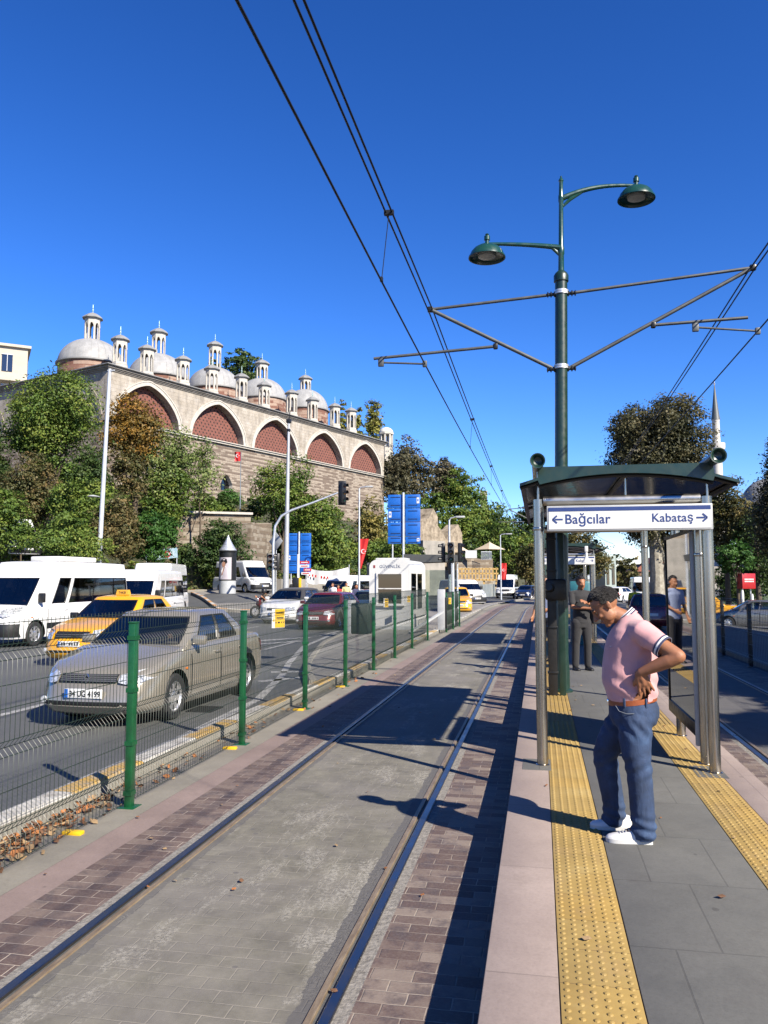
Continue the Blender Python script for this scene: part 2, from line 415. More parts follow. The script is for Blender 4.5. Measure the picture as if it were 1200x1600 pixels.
# ------------------------------------------------------------ terrain
def sm(t): t = max(0.0, min(1.0, t)); return t*t*(3-2*t)
def gz(x, y):
    return 1.0*sm((-x-14.5)/6)*sm((y-36)/16) - .55*sm((x-6.0)/6)*sm((y+5)/10)
def cx(y): return 0.0 if y < 50 else (y-50)**2/400.0
def mk_asphalt():
    t = NT('asphalt'); v = t.pos()
    n = t.noise(v, .35, 6, .7); f = t.noise(v, 90, 3, .8); st = t.noise(t.mapv(v, (1.2, .06, 1)), 1, 5, .6); cr = t.noise(v, 2.5, 8, .75, 1.2)
    c = t.ramp(t.math('ADD', t.math('MULTIPLY', n, .5), t.math('MULTIPLY', st, .5)), [(.33, (.052, .056, .054)), (.66, (.094, .099, .096))])
    c = t.mix(t.ramp(f, [(.4, 0.0), (.75, .5)]), c, (.2, .2, .2))
    c = t.mix(t.ramp(cr, [(.485, 0.0), (.5, .6), (.515, 0.0)]), c, (.05, .05, .055))
    t.bump(f, .4, .004)
    return t.fin(c, t.ramp(n, [(.3, .62), (.7, .8)]))
ASPH = mk_asphalt()
xs = sorted(set([-600, -300, -160, -100, -70, -50, -40, -33, -28, -24]+[-22+.75*i for i in range(11)]+[-13, -8, -4, 0, 4, 5, 6, 7, 8, 9, 10, 11, 12, 13, 16, 20, 30, 45, 70, 120, 250, 700]))
ys = [-60, -30, -15, -5, 0, 4, 8, 15, 22, 30]+[34+1.5*i for i in range(15)]+[60, 70, 85, 100, 130, 180, 260, 400, 800, 1600]
b = MB(); b.grid([[(x, y, gz(x, y)) for x in xs] for y in ys]); structure(b.build('ground', ASPH))

def strip(name, x0, x1, z, mat, y0, y1, st=2.0, mb=None):
    ys = []; y = y0
    while y < y1: ys.append(y); y += st
    ys.append(y1)
    f0 = x0 if callable(x0) else (lambda y: x0+cx(y)); f1 = x1 if callable(x1) else (lambda y: x1+cx(y))
    b = mb or MB(); b.grid([[(f0(y), y, z), (f1(y), y, z)] for y in ys])
    if mb is None: return structure(b.build(name, mat))
def mk_centre():
    t = NT('worn_setts'); v = t.pos(); s = t.new('ShaderNodeSeparateXYZ'); t.put(s.inputs[0], v)
    wv = t.new('ShaderNodeCombineXYZ'); wb = t.noise(v, 3, 3)
    t.put(wv.inputs[0], t.math('ADD', s.outputs[0], t.math('MULTIPLY', wb, .02))); t.put(wv.inputs[1], t.math('ADD', s.outputs[1], t.math('MULTIPLY', t.noise(v, 4, 2), .02)))
    bc, bf = t.brick(wv.outputs[0], .205, .105, .004, .5, .4)
    big = t.noise(v, .8, 6, .7); mid = t.noise(v, 3.5, 7, .75, .3); fine = t.noise(v, 45, 5, .8)
    wear = t.noise(t.mapv(v, (1, .35, 1), (3, 1, 0)), 1.7, 6, .72)
    c = t.ramp(mid, [(.3, (.105, .098, .074)), (.55, (.185, .175, .138)), (.75, (.265, .25, .20))])
    c = t.mix(t.math('MULTIPLY', bc, .16), c, (.17, .15, .125))
    c = t.mix(t.ramp(big, [(.42, 0.0), (.62, .55)]), c, (.22, .205, .19))
    # cement film worn through in patches
    film = t.ramp(wear, [(.53, 0.0), (.60, .8)])
    film = t.math('MULTIPLY', film, t.ramp(fine, [(.42, 0.0), (.55, 1.0)]))
    c = t.mix(t.math('MULTIPLY', film, .8), c, (.42, .40, .35))
    vo = t.new('ShaderNodeTexVoronoi'); t.put(vo.inputs['Vector'], v); vo.inputs['Scale'].default_value = 5.5
    spot = t.math('MULTIPLY', t.math('LESS_THAN', vo.outputs['Distance'], .11), t.math('GREATER_THAN', t.noise(v, 1.3, 2), .5))
    c = t.mix(t.math('MULTIPLY', spot, .6), c, (.10, .095, .10))
    gm = t.math('MULTIPLY', bf, t.ramp(t.noise(v, 2.2, 5, .7), [(.42, .10), (.62, .85)]))
    c = t.mix(t.math('MULTIPLY', gm, t.math('SUBTRACT', 1.0, t.math('MULTIPLY', film, .8))), c, (.34, .31, .26))
    # asphalt fillets along both rails with ragged edges
    rag = t.math('MULTIPLY', t.math('SUBTRACT', t.noise(t.mapv(v, (1, 1, 1)), 7, 6, .7), .5), .09)
    e1 = t.math('GREATER_THAN', t.math('ADD', s.outputs[0], rag), -1.075)
    e2 = t.math('LESS_THAN', t.math('ADD', s.outputs[0], rag), -2.255)
    oneyard = t.math('LESS_THAN', s.outputs[1], 50.0)
    c = t.mix(t.math('MULTIPLY', t.math('MAXIMUM', e1, t.math('MULTIPLY', e2, .75)), t.math('MULTIPLY', oneyard, .9)), c, t.mix(fine, (.07, .068, .07), (.14, .135, .13)))
    tyre = t.noise(t.mapv(v, (2.4, .12, 1)), 1, 4)
    c = t.mix(t.ramp(tyre, [(.5, 0.0), (.7, .35)]), c, (.13, .12, .11))
    h = t.math('ADD', t.math('MULTIPLY', fine, .3), t.math('SUBTRACT', t.math('MULTIPLY', film, .5), t.math('MULTIPLY', bf, .6)))
    t.bump(h, .6, .006)
    return t.fin(c, t.ramp(mid, [(.3, .7), (.7, .92)]))
CENTRE = mk_centre()
def mk_redsett(name, mort, mortamt, dirty):
    t = NT(name); v = t.pos(); s = t.new('ShaderNodeSeparateXYZ'); t.put(s.inputs[0], v)
    wv = t.new('ShaderNodeCombineXYZ')
    t.put(wv.inputs[0], t.math('ADD', s.outputs[0], t.math('MULTIPLY', t.noise(v, 4, 2), .018))); t.put(wv.inputs[1], t.math('ADD', s.outputs[1], t.math('MULTIPLY', t.noise(t.mapv(v, loc=(5, 5, 0)), 4, 2), .022)))
    bc, bf = t.brick(wv.outputs[0], .20, .103, .0045, .5, .5)
    mid = t.noise(v, 5, 6, .7); fine = t.noise(v, 60, 4, .8); big = t.noise(v, .9, 4)
    c = t.mix(bc, (.105, .068, .058), (.145, .095, .08))
    c = t.mix(t.ramp(t.math('ADD', t.math('MULTIPLY', bc, .5), t.math('MULTIPLY', mid, .6)), [(.45, 0.0), (.75, dirty)]), c, (.25, .20, .165))
    c = t.mix(t.ramp(mid, [(.38, .6), (.5, 0.0)]), c, (.075, .06, .06))
    c = t.mix(t.ramp(fine, [(.45, 0.0), (.75, .35)]), c, (.3, .26, .22))
    m = t.math('MULTIPLY', bf, t.ramp(t.noise(t.mapv(v, (1.3, 1.3, 1), (9, 0, 0)), 1.6, 5, .7), [(.42, .12), (.6, mortamt)]))
    c = t.mix(m, c, mort)
    t.bump(t.math('SUBTRACT', t.math('MULTIPLY', fine, .35), bf), .7, .007)
    return t.fin(c, t.ramp(mid, [(.3, .6), (.7, .85)]))
REDL = mk_redsett('brick_setts_left', (.52, .44, .36), .9, .45)
REDR = mk_redsett('brick_setts_right', (.40, .34, .28), .95, .9)
def mk_slab(name, c0, c1, stain, jx=0, jy=0, off=0, ox=0, oy=0):
    t = NT(name); v = t.pos()
    n = t.noise(v, 1.1, 6, .7); f = t.noise(v, 70, 4, .8); st = t.noise(t.mapv(v, loc=(4, 8, 0)), 3, 5, .75)
    c = t.ramp(n, [(.3, c0), (.7, c1)])
    c = t.mix(t.ramp(f, [(.35, .25), (.5, 0.0)]), c, tuple(x*.5 for x in c0))
    c = t.mix(t.ramp(f, [(.55, 0.0), (.8, .3)]), c, tuple(min(1, x*1.5) for x in c1))
    c = t.mix(t.ramp(st, [(.56, 0.0), (.74, .6)]), c, stain)
    vo = t.new('ShaderNodeTexVoronoi'); t.put(vo.inputs['Vector'], t.mapv(v, (1, .8, 1))); vo.inputs['Scale'].default_value = 3.1
    sp = t.math('LESS_THAN', t.math('ADD', vo.outputs['Distance'], t.math('MULTIPLY', t.noise(v, 25, 3), .06)), t.math('MULTIPLY', t.noise(v, 1.7, 2), .19))
    c = t.mix(t.math('MULTIPLY', sp, .45), c, tuple(x*.4 for x in stain))
    h = f
    if jx:
        bc, bf = t.brick(t.mapv(v, loc=(ox, oy, 0)), jx, jy, .005, off, .2)
        c = t.mix(t.math('MULTIPLY', bc, .12), c, tuple(x*.6 for x in c0))
        c = t.mix(t.math('MULTIPLY', bf, .38), c, tuple(x*.4 for x in c0)); h = t.math('SUBTRACT', t.math('MULTIPLY', f, .4), bf)
    t.bump(h, .35, .004)
    return t.fin(c, t.ramp(n, [(.3, .65), (.7, .85)]))
PINKC = mk_slab('pink_concrete', (.215, .160, .140), (.31, .235, .21), (.19, .15, .13))
GREYC2 = mk_slab('grey_concrete_verge', (.20, .185, .15), (.30, .28, .23), (.2, .18, .15))
PINKP = mk_slab('pink_platform_stone', (.295, .235, .21), (.375, .305, .275), (.24, .19, .165), .62, 1.25, 0, .25, .3)
GREYS = mk_slab('grey_platform_slab', (.108, .109, .102), (.160, .160, .150), (.10, .095, .09), .39, .8, .5, -.36, .2)
PFACE = M('platform_side_concrete', (.16, .14, .13), .9, 0, .3, 3, bump=.4, bscale=20)
ISLP = mk_slab('island_paving', (.21, .20, .185), (.30, .285, .26), (.16, .15, .14), .4, .4, .5)

strip('track_paving', -2.335, -1.0, .006, CENTRE, -4, 140, 1.0)
strip('track_edge_paving', -2.90, -2.455, .006, REDL, -4, 140, 1.0)
strip('track_edge_paving', -.855, -.25, .006, REDR, -4, 140, 1.0)
strip('verge', -3.14, -2.90, .006, PINKC, -4, 140, 1.0)
strip('verge', lambda y: -3.78+.02*min(max(y-5, 0), 12)+cx(y), -3.14, .007, GREYC2, -4, 140, 1.0)
strip('track_paving', 2.33, 3.6, .006, CENTRE, -4, 140, 1.0)
strip('track_edge_paving', 1.72, 2.2, .006, REDR, -4, 140, 1.0)
strip('track_edge_paving', 3.74, 4.3, .006, REDR, -4, 140, 1.0)
# rails: polished head, dark groove, rust-worn guard lip
RHEAD = M('rail_head_polished', (.22, .21, .20), .34, 1, .05, 2)
def mk_lip():
    t = NT('rail_guard_lip'); v = t.mapv(t.pos(), (6, 1, 1)); n = t.noise(v, 6, 5, .7)
    return t.fin(t.ramp(n, [(.3, (.20, .14, .085)), (.7, (.42, .33, .22))]), .5, .35)
RLIP = mk_lip(); RGROOVE = M('rail_groove', (.01, .009, .009), .8, 0, .4, 30)
RCONC = M('rail_bed_concrete', (.2, .185, .165), .95, 0, .35, 30, bump=.9, bscale=60, col2=(.34, .32, .29))
def rail(xc, side):
    """side=+1: the groove lies towards -x of the head"""
    prof = [(.10*side, .006, 3), (.037*side, .007, 3), (.036*side, .014, 0), (.030*side, .017, 0), (-.012*side, .017, 0), (-.017*side, .014, 0), (-.018*side, -.025, 1), (-.042*side, -.025, 1), (-.043*side, .012, 2), (-.047*side, .014, 2), (-.075*side, .014, 2), (-.078*side, .006, 2)]
    b = MB(); ys = [-4+.5*i for i in range(60)]+[26+1.0*i for i in range(115)]
    for i in range(len(prof)-1):
        m = prof[i+1][2]
        b.mat(m); b.grid([[(xc+prof[j][0]+cx(y), y, prof[j][1]) for j in (i, i+1)] for y in ys])
    o = b.build('tram_rail', [RHEAD, RGROOVE, RLIP, RCONC], recalc=False); structure(o)
    me = o.data
    bm = bmesh.new(); bm.from_mesh(me)
    for f in bm.faces:
        if f.normal.z < 0: f.normal_flip()
    bm.to_mesh(me); bm.free()
rail(-.925, 1); rail(-2.385, -1); rail(2.265, -1); rail(3.67, 1)
# dark fillet between rail and platform-side setts
strip('rail_fillet', -1.005, -.99, .0065, ASPH, -4, 50, 2)
# platform
b = MB(); b.box((.735, 15, .12), (1.97, 50, .24)); structure(b.build('platform', PFACE))
for x0, x1, m, n_ in [(-.25, .05, PINKP, 'platform_edge'), (.36, 1.14, GREYS, 'platform_paving'), (1.45, 1.72, PINKP, 'platform_edge')]:
    b = MB(); b.box(((x0+x1)/2, 15, .243), (x1-x0-.004, 50.004, .014), bev=.004); structure(b.build(n_, m))
def mk_tactile():
    t = NT('yellow_tactile_tile'); v = t.pos(); bc, bf = t.brick(t.mapv(v, loc=(-.05, 0, 0)), .31, .31, .0035, 0, .2)
    n = t.noise(v, 2.6, 6, .72); f = t.noise(v, 60, 4, .8); s2 = t.noise(t.mapv(v, (1, .5, 1), (7, 0, 0)), 7, 5, .7)
    c = t.ramp(n, [(.3, (.29, .20, .06)), (.55, (.385, .27, .085)), (.75, (.45, .35, .15))])
    c = t.mix(t.math('MULTIPLY', bc, .3), c, (.46, .27, .04))
    c = t.mix(t.ramp(s2, [(.52, 0.0), (.72, .55)]), c, (.34, .23, .10))
    c = t.mix(t.ramp(f, [(.3, .5), (.48, 0.0)]), c, (.36, .22, .06))
    c = t.mix(t.math('MULTIPLY', bf, .6), c, (.16, .10, .04))
    t.bump(t.math('SUBTRACT', t.math('MULTIPLY', f, .4), bf), .4, .004)
    return t.fin(c, .72)
TACT = mk_tactile()
def tactile(x0, ya, yb, near):
    b = MB(); b.box((x0+.155, (ya+yb)/2, .243), (.306, yb-ya, .016), bev=.003)
    zt = .251; dome = [(.0125, 0), (.0105, .004), (.006, .0062)]
    y = ya+.026
    n = 8
    while y < min(near, yb):
        for k in range(6):
            x = x0+.155+(k-2.5)*.0505
            vs = [(x+r*math.cos(2*PI*j/n), y+r*math.sin(2*PI*j/n), zt+h) for r, h in dome for j in range(n)]+[(x, y, zt+.0066)]
            fs = [(i*n+j, i*n+(j+1) % n, (i+1)*n+(j+1) % n, (i+1)*n+j) for i in range(2) for j in range(n)]+[(2*n+j, 2*n+(j+1) % n, 3*n) for j in range(n)]
            b.add(vs, fs)
        y += .0515
    if yb > near:
        for k in range(6):
            x = x0+.155+(k-2.5)*.0505; b.box((x, (max(near, ya)+yb)/2, zt+.002), (.024, yb-max(near, ya), .007))
    structure(b.build('tactile_paving', TACT, recalc=False))
tactile(.05, -1, 40, 9.5); tactile(1.14, 1.5, 40, 9.5)
for px, py in [(.0, 7.26), (1.42, 7.26)]:
    b = MB(); b.box((px-.05, py, .249), (.24, .42, .008)); structure(b.build('paving_patch', GREYS))

# ------------------------------------------------------------ left kerb with painted blocks
def mk_kpaint(name, col):
    t = NT(name); v = t.pos(); n = t.noise(v, 6, 6, .75); f = t.noise(v, 40, 4, .8)
    c = t.mix(t.ramp(t.math('ADD', t.math('MULTIPLY', n, .7), t.math('MULTIPLY', f, .3)), [(.45, 0.0), (.58, .85)]), col, (.30, .28, .25))
    t.bump(f, .5, .006); return t.fin(c, .8)
KY = mk_kpaint('kerb_yellow', (.50, .31, .06)); KW = mk_kpaint('kerb_white', (.55, .54, .50)); KG = mk_kpaint('kerb_bare', (.26, .25, .21)); KO = mk_kpaint('kerb_orange', (.62, .27, .03))
def kerb(path, cols, step, wd, h, name='kerb', z=0.0):
    """line of kerb blocks painted alternately; one setting object"""
    b = MB(); P = [Vector((p[0], p[1], 0)) for p in path]; L = [0]; side = KG
    for i in range(1, len(P)): L.append(L[-1]+(P[i]-P[i-1]).length)
    def at(s):
        s = max(0, min(L[-1], s))
        for i in range(1, len(P)):
            if s <= L[i]+1e-6: return P[i-1].lerp(P[i], (s-L[i-1])/(L[i]-L[i-1]))
        return P[-1]
    s = 0; k = 0
    ms = [KG]
    for c in cols:
        if c not in ms: ms.append(c)
    while s < L[-1]-.05:
        a, c = at(s), at(min(s+step, L[-1])); d = (c-a).normalized(); nrm = Vector((-d.y, d.x, 0))
        c = c-d*.008
        b.mat(ms.index(cols[k % len(cols)]))
        za, zc = (gz(a.x, a.y) if z is None else z), (gz(c.x, c.y) if z is None else z)
        ch = .02; pr = [(0, -.05), (0, h-ch), (ch, h), (wd-ch, h), (wd, h-ch), (wd, -.05)]
        b.add([a+nrm*p+Vector((0, 0, za+q)) for p, q in pr]+[c+nrm*p+Vector((0, 0, zc+q)) for p, q in pr], [(0, 1, 2, 3, 4, 5), (11, 10, 9, 8, 7, 6)]+[(i, i+6, (i+1) % 6+6, (i+1) % 6) for i in range(6)])
        b.m[-8] = 0; b.m[-7] = 0; b.m[-6] = 0
        s += step; k += 1
    return structure(b.build(name, ms, smooth=False))
def kx(y): return -3.78+.02*min(max(y-5, 0), 12)+cx(y)
kp = [(kx(y), y) for y in [.3, 3, 5, 9, 13, 17, 22, 28, 34]]
kerb(kp, [KW, KY], 1.15, .2, .14)
kerb([(kx(y), y) for y in range(34, 130, 4)], [KW, KG], .8, .22, .15)
# median island with the guard booth
isl = [(kx(13.5)-.2, 13.5), (-4.55, 15.6), (-4.9, 17), (-5.5, 19.8), (-5.95, 22), (-6.35, 26), (-6.75, 31), (-6.9, 40), (-6.2, 50), (-4.9, 58), (-3.0+.5, 68)]
inn = [(kx(y)-.2, y) for y in [68, 58, 50, 40, 31, 26, 22, 19.8, 17, 15.6]]
b = MB(); b.prism([p for p in isl]+inn, -.02, .125, lambda p, q, t: Vector((p, q, t))); structure(b.build('median_island', ISLP, smooth=False))
kerb(isl, [KG], 1.0, .14, .15, 'kerb')
# road markings, worn
def mk_mark():
    t = NT('road_paint'); v = t.pos(); n = t.noise(v, 5, 6, .8); f = t.noise(v, 60, 3, .8)
    a = t.ramp(t.math('ADD', t.math('MULTIPLY', n, .6), t.math('MULTIPLY', f, .4)), [(.44, 0.0), (.56, .9)])
    return t.fin(t.mix(a, (.46, .46, .45), (.13, .135, .14)), .7)
MARK = mk_mark()
def mark(pts, wd, z=.004):
    b = MB()
    for i in range(len(pts)-1):
        a, c = Vector((*pts[i], z)), Vector((*pts[i+1], z)); d = (c-a).normalized(); nn = Vector((-d.y, d.x, 0))*wd/2
        b.quad(a-nn, a+nn, c+nn, c-nn)
    structure(b.build('road_marking', MARK, smooth=False))
mark([(-4.22, -2), (-4.2, 9), (-4.35, 12), (-5.0, 15.2), (-5.6, 17.5), (-6.6, 22), (-7.2, 28)], .14)
mark([(-4.0, 9.5), (-4.05, 13.3)], .08)
for a, c in [((-5.1, 14.2), (-4.5, 15.0)), ((-5.4, 15.7), (-4.75, 15.9))]: mark([a, c], .22)
for k in range(6): mark([(-7.35, 4+k*5.6), (-7.35, 6.6+k*5.6)], .13)
for k in range(6): mark([(-11.3, 6+k*5.6), (-11.3, 8.8+k*5.6)], .13)
mark([(-8.3, 22.2), (-7.3, 24)], .35); mark([(-8.8, 23.4), (-7.5, 25.6)], .35)
for k in range(7): mark([(8.2, 6+k*6), (8.2, 9+k*6)], .13, gz(8.2, 10)+.02)
b = MB(); b.box((-4.78, 11.0, .006), (.38, .5, .012))
for k in range(9): b.box((-4.78, 10.8+k*.05, .014), (.34, .018, .012))
tag(b.build('drain_grate', M('drain_iron', (.03, .03, .032), .6, .4, .3, 12)), 'dark iron drain grating set in the road beside the painted kerb', 'drain')
# ------------------------------------------------------------ tram shelter
def shelter(name, y0, label, panel=True, near=True):
    t = thing(name, label, 'shelter', (0, y0, .25), 0, 'tram stop shelters')
    Ln = 4.15; zt = 2.33; Rr = .047
    ypos = [0, Ln]
    # posts
    for (x, y, z) in [(0, 0, zt), (1.42, -.02, zt), (1.41, .3, 2.1), (1.42, 1.62, 2.3), (0, Ln, zt), (1.42, Ln, zt),]:
        b = MB(); r = Rr
        b.cyl((x, y, 0), (x, y, z), r, n=24); b.lathe([(r+.012, 0), (r+.012, .006), (r, .012)], (x, y, 0), 24)
        b.lathe([(r+.003, z-.28), (r+.005, z-.275), (r+.005, z-.255), (r+.003, z-.25)], (x, y, 0), 24)
        p = b.build('post', TSTEEL, t)
    # header tubes above the sign at both ends
    for y in (0, Ln):
        b = MB(); b.cyl((.045, y, 2.315), (1.375, y, 2.315), .042, n=20); b.build('crossbar', STEEL, t)
    # long side tubes with flared green ends
    for x in (.0, 1.47):
        b = MB(); b.cyl((x, -.24, 2.635), (x, Ln+.16, 2.635), .05, n=20)
        pr = [(.030, -.02), (.048, -.05), (.062, -.10), (.066, -.125), (.066, -.13), (.056, -.128), (.035, -.09), (.012, -.08)]
        Mx = Matrix.Rotation(-PI/2, 3, 'X'); b.lathe(pr, (x, -.16-.05, 2.635), 24, Mx)
        b.build('side_beam', GREENP, t)
        for y in (0, Ln):
            b = MB(); b.cyl((x if x < 1 else 1.435, y-.01, zt-.25), (x if x < 1 else 1.435, y-.01, 2.58), .012, n=10); b.build('strut', TSTEEL, t)
    # vaulted roof with deep fascia
    XL, XR = -.16, 1.68; xm = (XL+XR)/2; hw = (XR-XL)/2
    def ztop(x):
        if .01 < x < 1.475: return 2.612
        return 2.52-.30*((.01-x) if x <= .01 else (x-1.475))
    def zv(x):
        if .01 < x < 1.475: return 2.455+.085*(1-((x-.742)/.73)**2)
        return ztop(x)-.025
    xsn = sorted([XL+(XR-XL)*i/28 for i in range(29)]+[.0, .015, 1.47, 1.485])
    for y in (-.08, Ln+.26):
        b = MB()
        b.grid([[(x, y-.02, zv(x)) for x in xsn], [(x, y-.02, ztop(x)) for x in xsn], [(x, y+.02, ztop(x)) for x in xsn], [(x, y+.02, zv(x)) for x in xsn], [(x, y-.02, zv(x)) for x in xsn]])
        b.build('fascia', GREENP, t)
    b = MB()
    ysn = [-.06+(Ln+.32)*j/8 for j in range(9)]
    b.grid([[(x, y, zv(x)+.012) for x in xsn] for y in ysn]); b.grid([[(x, y, zv(x)+.024) for x in xsn] for y in ysn])
    b.build('roof_panel', SMOKED, t)
    b = MB()
    for j in (0, 4, 8):
        y = ysn[j]+(.02 if j == 0 else 0)-(.02 if j == 8 else 0)
        b.tube([(x, y, zv(x)-.012) for x in xsn], .016, 8)
    for x in (XL+.03, xm, XR-.03): b.bar((x, -.05, zv(x)-.01), (x, Ln+.22, zv(x)-.01), .035, .03)
    b.build('roof_rib', BLACKM, t)
    b = MB(); b.grid([[(x, y, ztop(x)-.006) for x in xsn] for y in ysn]); b.build('roof_deck', GREENP, t)
    for y in (0.02, Ln-.02):
        b = MB(); b.cyl((xm, y, 2.31), (xm, y, 2.52), .011, n=10); b.build('strut', TSTEEL, t)
    # sign
    for y, flip in ((-.055, False),):
        b = MB(); b.box((.765, y, 2.15), (1.385, .085, .225), bev=.006); s = b.build('sign_box', GREYP, t)
        yf = y-.0445 if not flip else y+.0445
        b = MB(); b.box((.765, yf, 2.15), (1.352, .004, .193)); face = b.build('sign_face', SIGNW, s)
        yy = yf-.003 if not flip else yf+.003
        b = MB(); b.box((.765, yy, 2.229), (1.352, .003, .034)); b.build('blue_stripe', SIGNB, s)
        rot = (PI/2, 0, 0) if not flip else (PI/2, 0, PI)
        def X(x): return x if not flip else 1.53-x
        left, right = ('Ba\u011fc\u0131lar', 'Kabata\u015f') if not flip else ('Kabata\u015f', 'Ba\u011fc\u0131lar')
        text(left, 'lettering', .118, SIGNB, s, (X(.225), yy, 2.103), rot, 'LEFT', .001, 1.03, .97, .0016)
        text(right, 'lettering', .103, SIGNB, s, (X(1.30), yy, 2.11), rot, 'RIGHT', .001, 1.05, .97, .0014)
        for xa, d in ((.10, -1), (1.375, 1)):
            b = MB(); sgn = d if not flip else -d; x = X(xa if d < 0 else xa-.05)
            x = X(.165) if d < 0 else X(1.368)
            b.bar((x-.045*sgn, yy, 2.141), (x+.025*sgn, yy, 2.141), .003, .014)
            for k in (1, -1): b.bar((x+.043*sgn, yy, 2.141), (x+.005*sgn, yy, 2.141+k*.033), .003, .015)
            b.build('arrow', SIGNB, s)
    for z in (2.16, 2.08):
        b = MB(); b.cyl((1.385, -.01, z), (1.43, -.01, z), .008, n=8); b.build('bracket', TSTEEL, t)
    if panel:
        # glazed advertising panel between the right-hand posts
        b = MB()
        for y_ in (.40, 1.87): b.box((1.36, y_, 1.15), (.03, .03, 1.84), bev=.004)
        b.box((1.36, 1.135, 2.06), (.03, 1.5, .03)); b.box((1.36, 1.135, .28), (.035, 1.5, .12), bev=.005); b.build('panel_frame', BLACKM, t)
        b = MB(); b.box((1.362, 1.135, 1.19), (.012, 1.44, 1.72)); b.build('glass_panel', PANEG, t)
        b = MB(); b.box((1.36, .33, 1.1), (.05, .05, 1.90), bev=.006); b.build('panel_upright', GREYP, t)
    return t
shelter('tram_shelter', 7.26, 'near tram shelter with steel posts, arched green roof and large destination sign')
shelter('tram_shelter', 22.0, 'farther tram shelter seen small beneath the sign of the near one')

# speakers / camera on second shelter, loudspeaker on pole
t = thing('loudspeaker', 'small white horn loudspeaker above the farther shelter sign', 'loudspeaker', (1.22, 21.6, 2.62))
b = MB(); b.lathe([(.03, 0), (.035, .12), (.05, .16), (.08, .22), (.13, .28), (.132, .285)], (0, 0, 0), 20, Matrix.Rotation(PI, 3, 'X') @ Matrix.Rotation(0, 3, 'Y')); b.build('horn', WHITEP, t)
b = MB(); b.box((0, 0, .07), (.09, .09, .16), bev=.02); b.cyl((0, .0, .1), (0, .3, .12), .02, n=8); b.build('bracket', WHITEP, t)

# ------------------------------------------------------------ tram mast with street lamps
MX, MY = .29, 12.05
t = thing('tram_mast', 'tall green mast on the platform carrying two street lamps and the contact wire arms', 'mast', (MX, MY, .25)); t.rotation_euler = (0, R(1.0), 0)
def zat(py, px=876): return H(px, py, MY*math.cos(YAW)-MX*math.sin(YAW)).z-.25
zc_, zr1, zr2, ztip = zat(430), zat(458), zat(574), zat(276)
b = MB(); b.lathe([(.16, 0), (.16, .03), (.12, .05), (.115, .3), (.098, .5), (.092, zc_-.12), (.11, zc_-.11), (.112, zc_-.02), (.09, zc_+.02), (.05, zc_+.06)], (0, 0, 0), 28)
b.build('pole', GREENP, t)
b = MB(); b.lathe([(.045, zc_), (.042, zat(400)), (.05, zat(398)), (.05, zat(390)), (.038, zat(385)), (.034, zat(318)), (.042, zat(316)), (.042, zat(308)), (.034, zat(305)), (.03, zat(286)), (.04, zat(284)), (.03, zat(281)), (.014, zat(279)), (.016, zat(277)), (.004, ztip)], (0, 0, 0), 18)
b.build('upper_pole', LAMPG, t)
for z in (zr1, zr2):
    b = MB(); b.lathe([(.096, z-.035), (.108, z-.03), (.108, z-.004), (.1, z), (.108, z+.004), (.108, z+.03), (.096, z+.035)], (0, 0, 0), 24); b.build('clamp_ring', GALV, t)
def lamp(px, py_top, py_rim, sgn, zr):
    h = H(px, py_top, MY*math.cos(YAW)-MX*math.sin(YAW)); 
    dx = (h.x-MX)/math.cos(0)  # arm lies in the picture-parallel direction
    e = Vector((h.x-MX, h.y-MY, h.z-.25)); e.x -= math.sin(R(1.0))*e.z
    z0 = zr
    a = MB(); P_ = []
    for i in range(15):
        u = i/14; P_.append((e.x*u, e.y*u, z0+(e.z-z0)*(1-(1-u)**2.6)))
    a.tube(P_, [.024+.02*(1-i/14) for i in range(15)], 10)
    a.tube([(e.x*u*.0+e.x*.02, e.y*.02, z0-.12), (e.x*.12, e.y*.12, z0+.0), (e.x*.3, e.y*.3, z0+(e.z-z0)*.55)], [.02, .03, .02], 8)
    a.build('lamp_arm', LAMPG, t)
    R_ = .275; c = (e.x, e.y, e.z)
    hd = MB(); hd.lathe([(.02, .16), (.03, .15), (.02, .13), (.045, .12), (.045, .06), (.03, .05), (.03, .0), (.06, -.01), (.13, -.035), (.2, -.08), (.245, -.135), (.262, -.18), (.27, -.2), (.282, -.205), (.282, -.225), (.262, -.225), (.25, -.19), (.1, -.16)], c, 32)
    l = hd.build('lamp_shade', LAMPG, t)
    hd = MB(); hd.lathe([(.005, -.232), (.08, -.228), (.13, -.21), (.14, -.17)][::-1], c, 24); hd.build('lamp_lens', LAMPLENS, l)
lamp(994, 288, 330, 1, zat(312)); lamp(761, 383, 420, -1, zat(388))
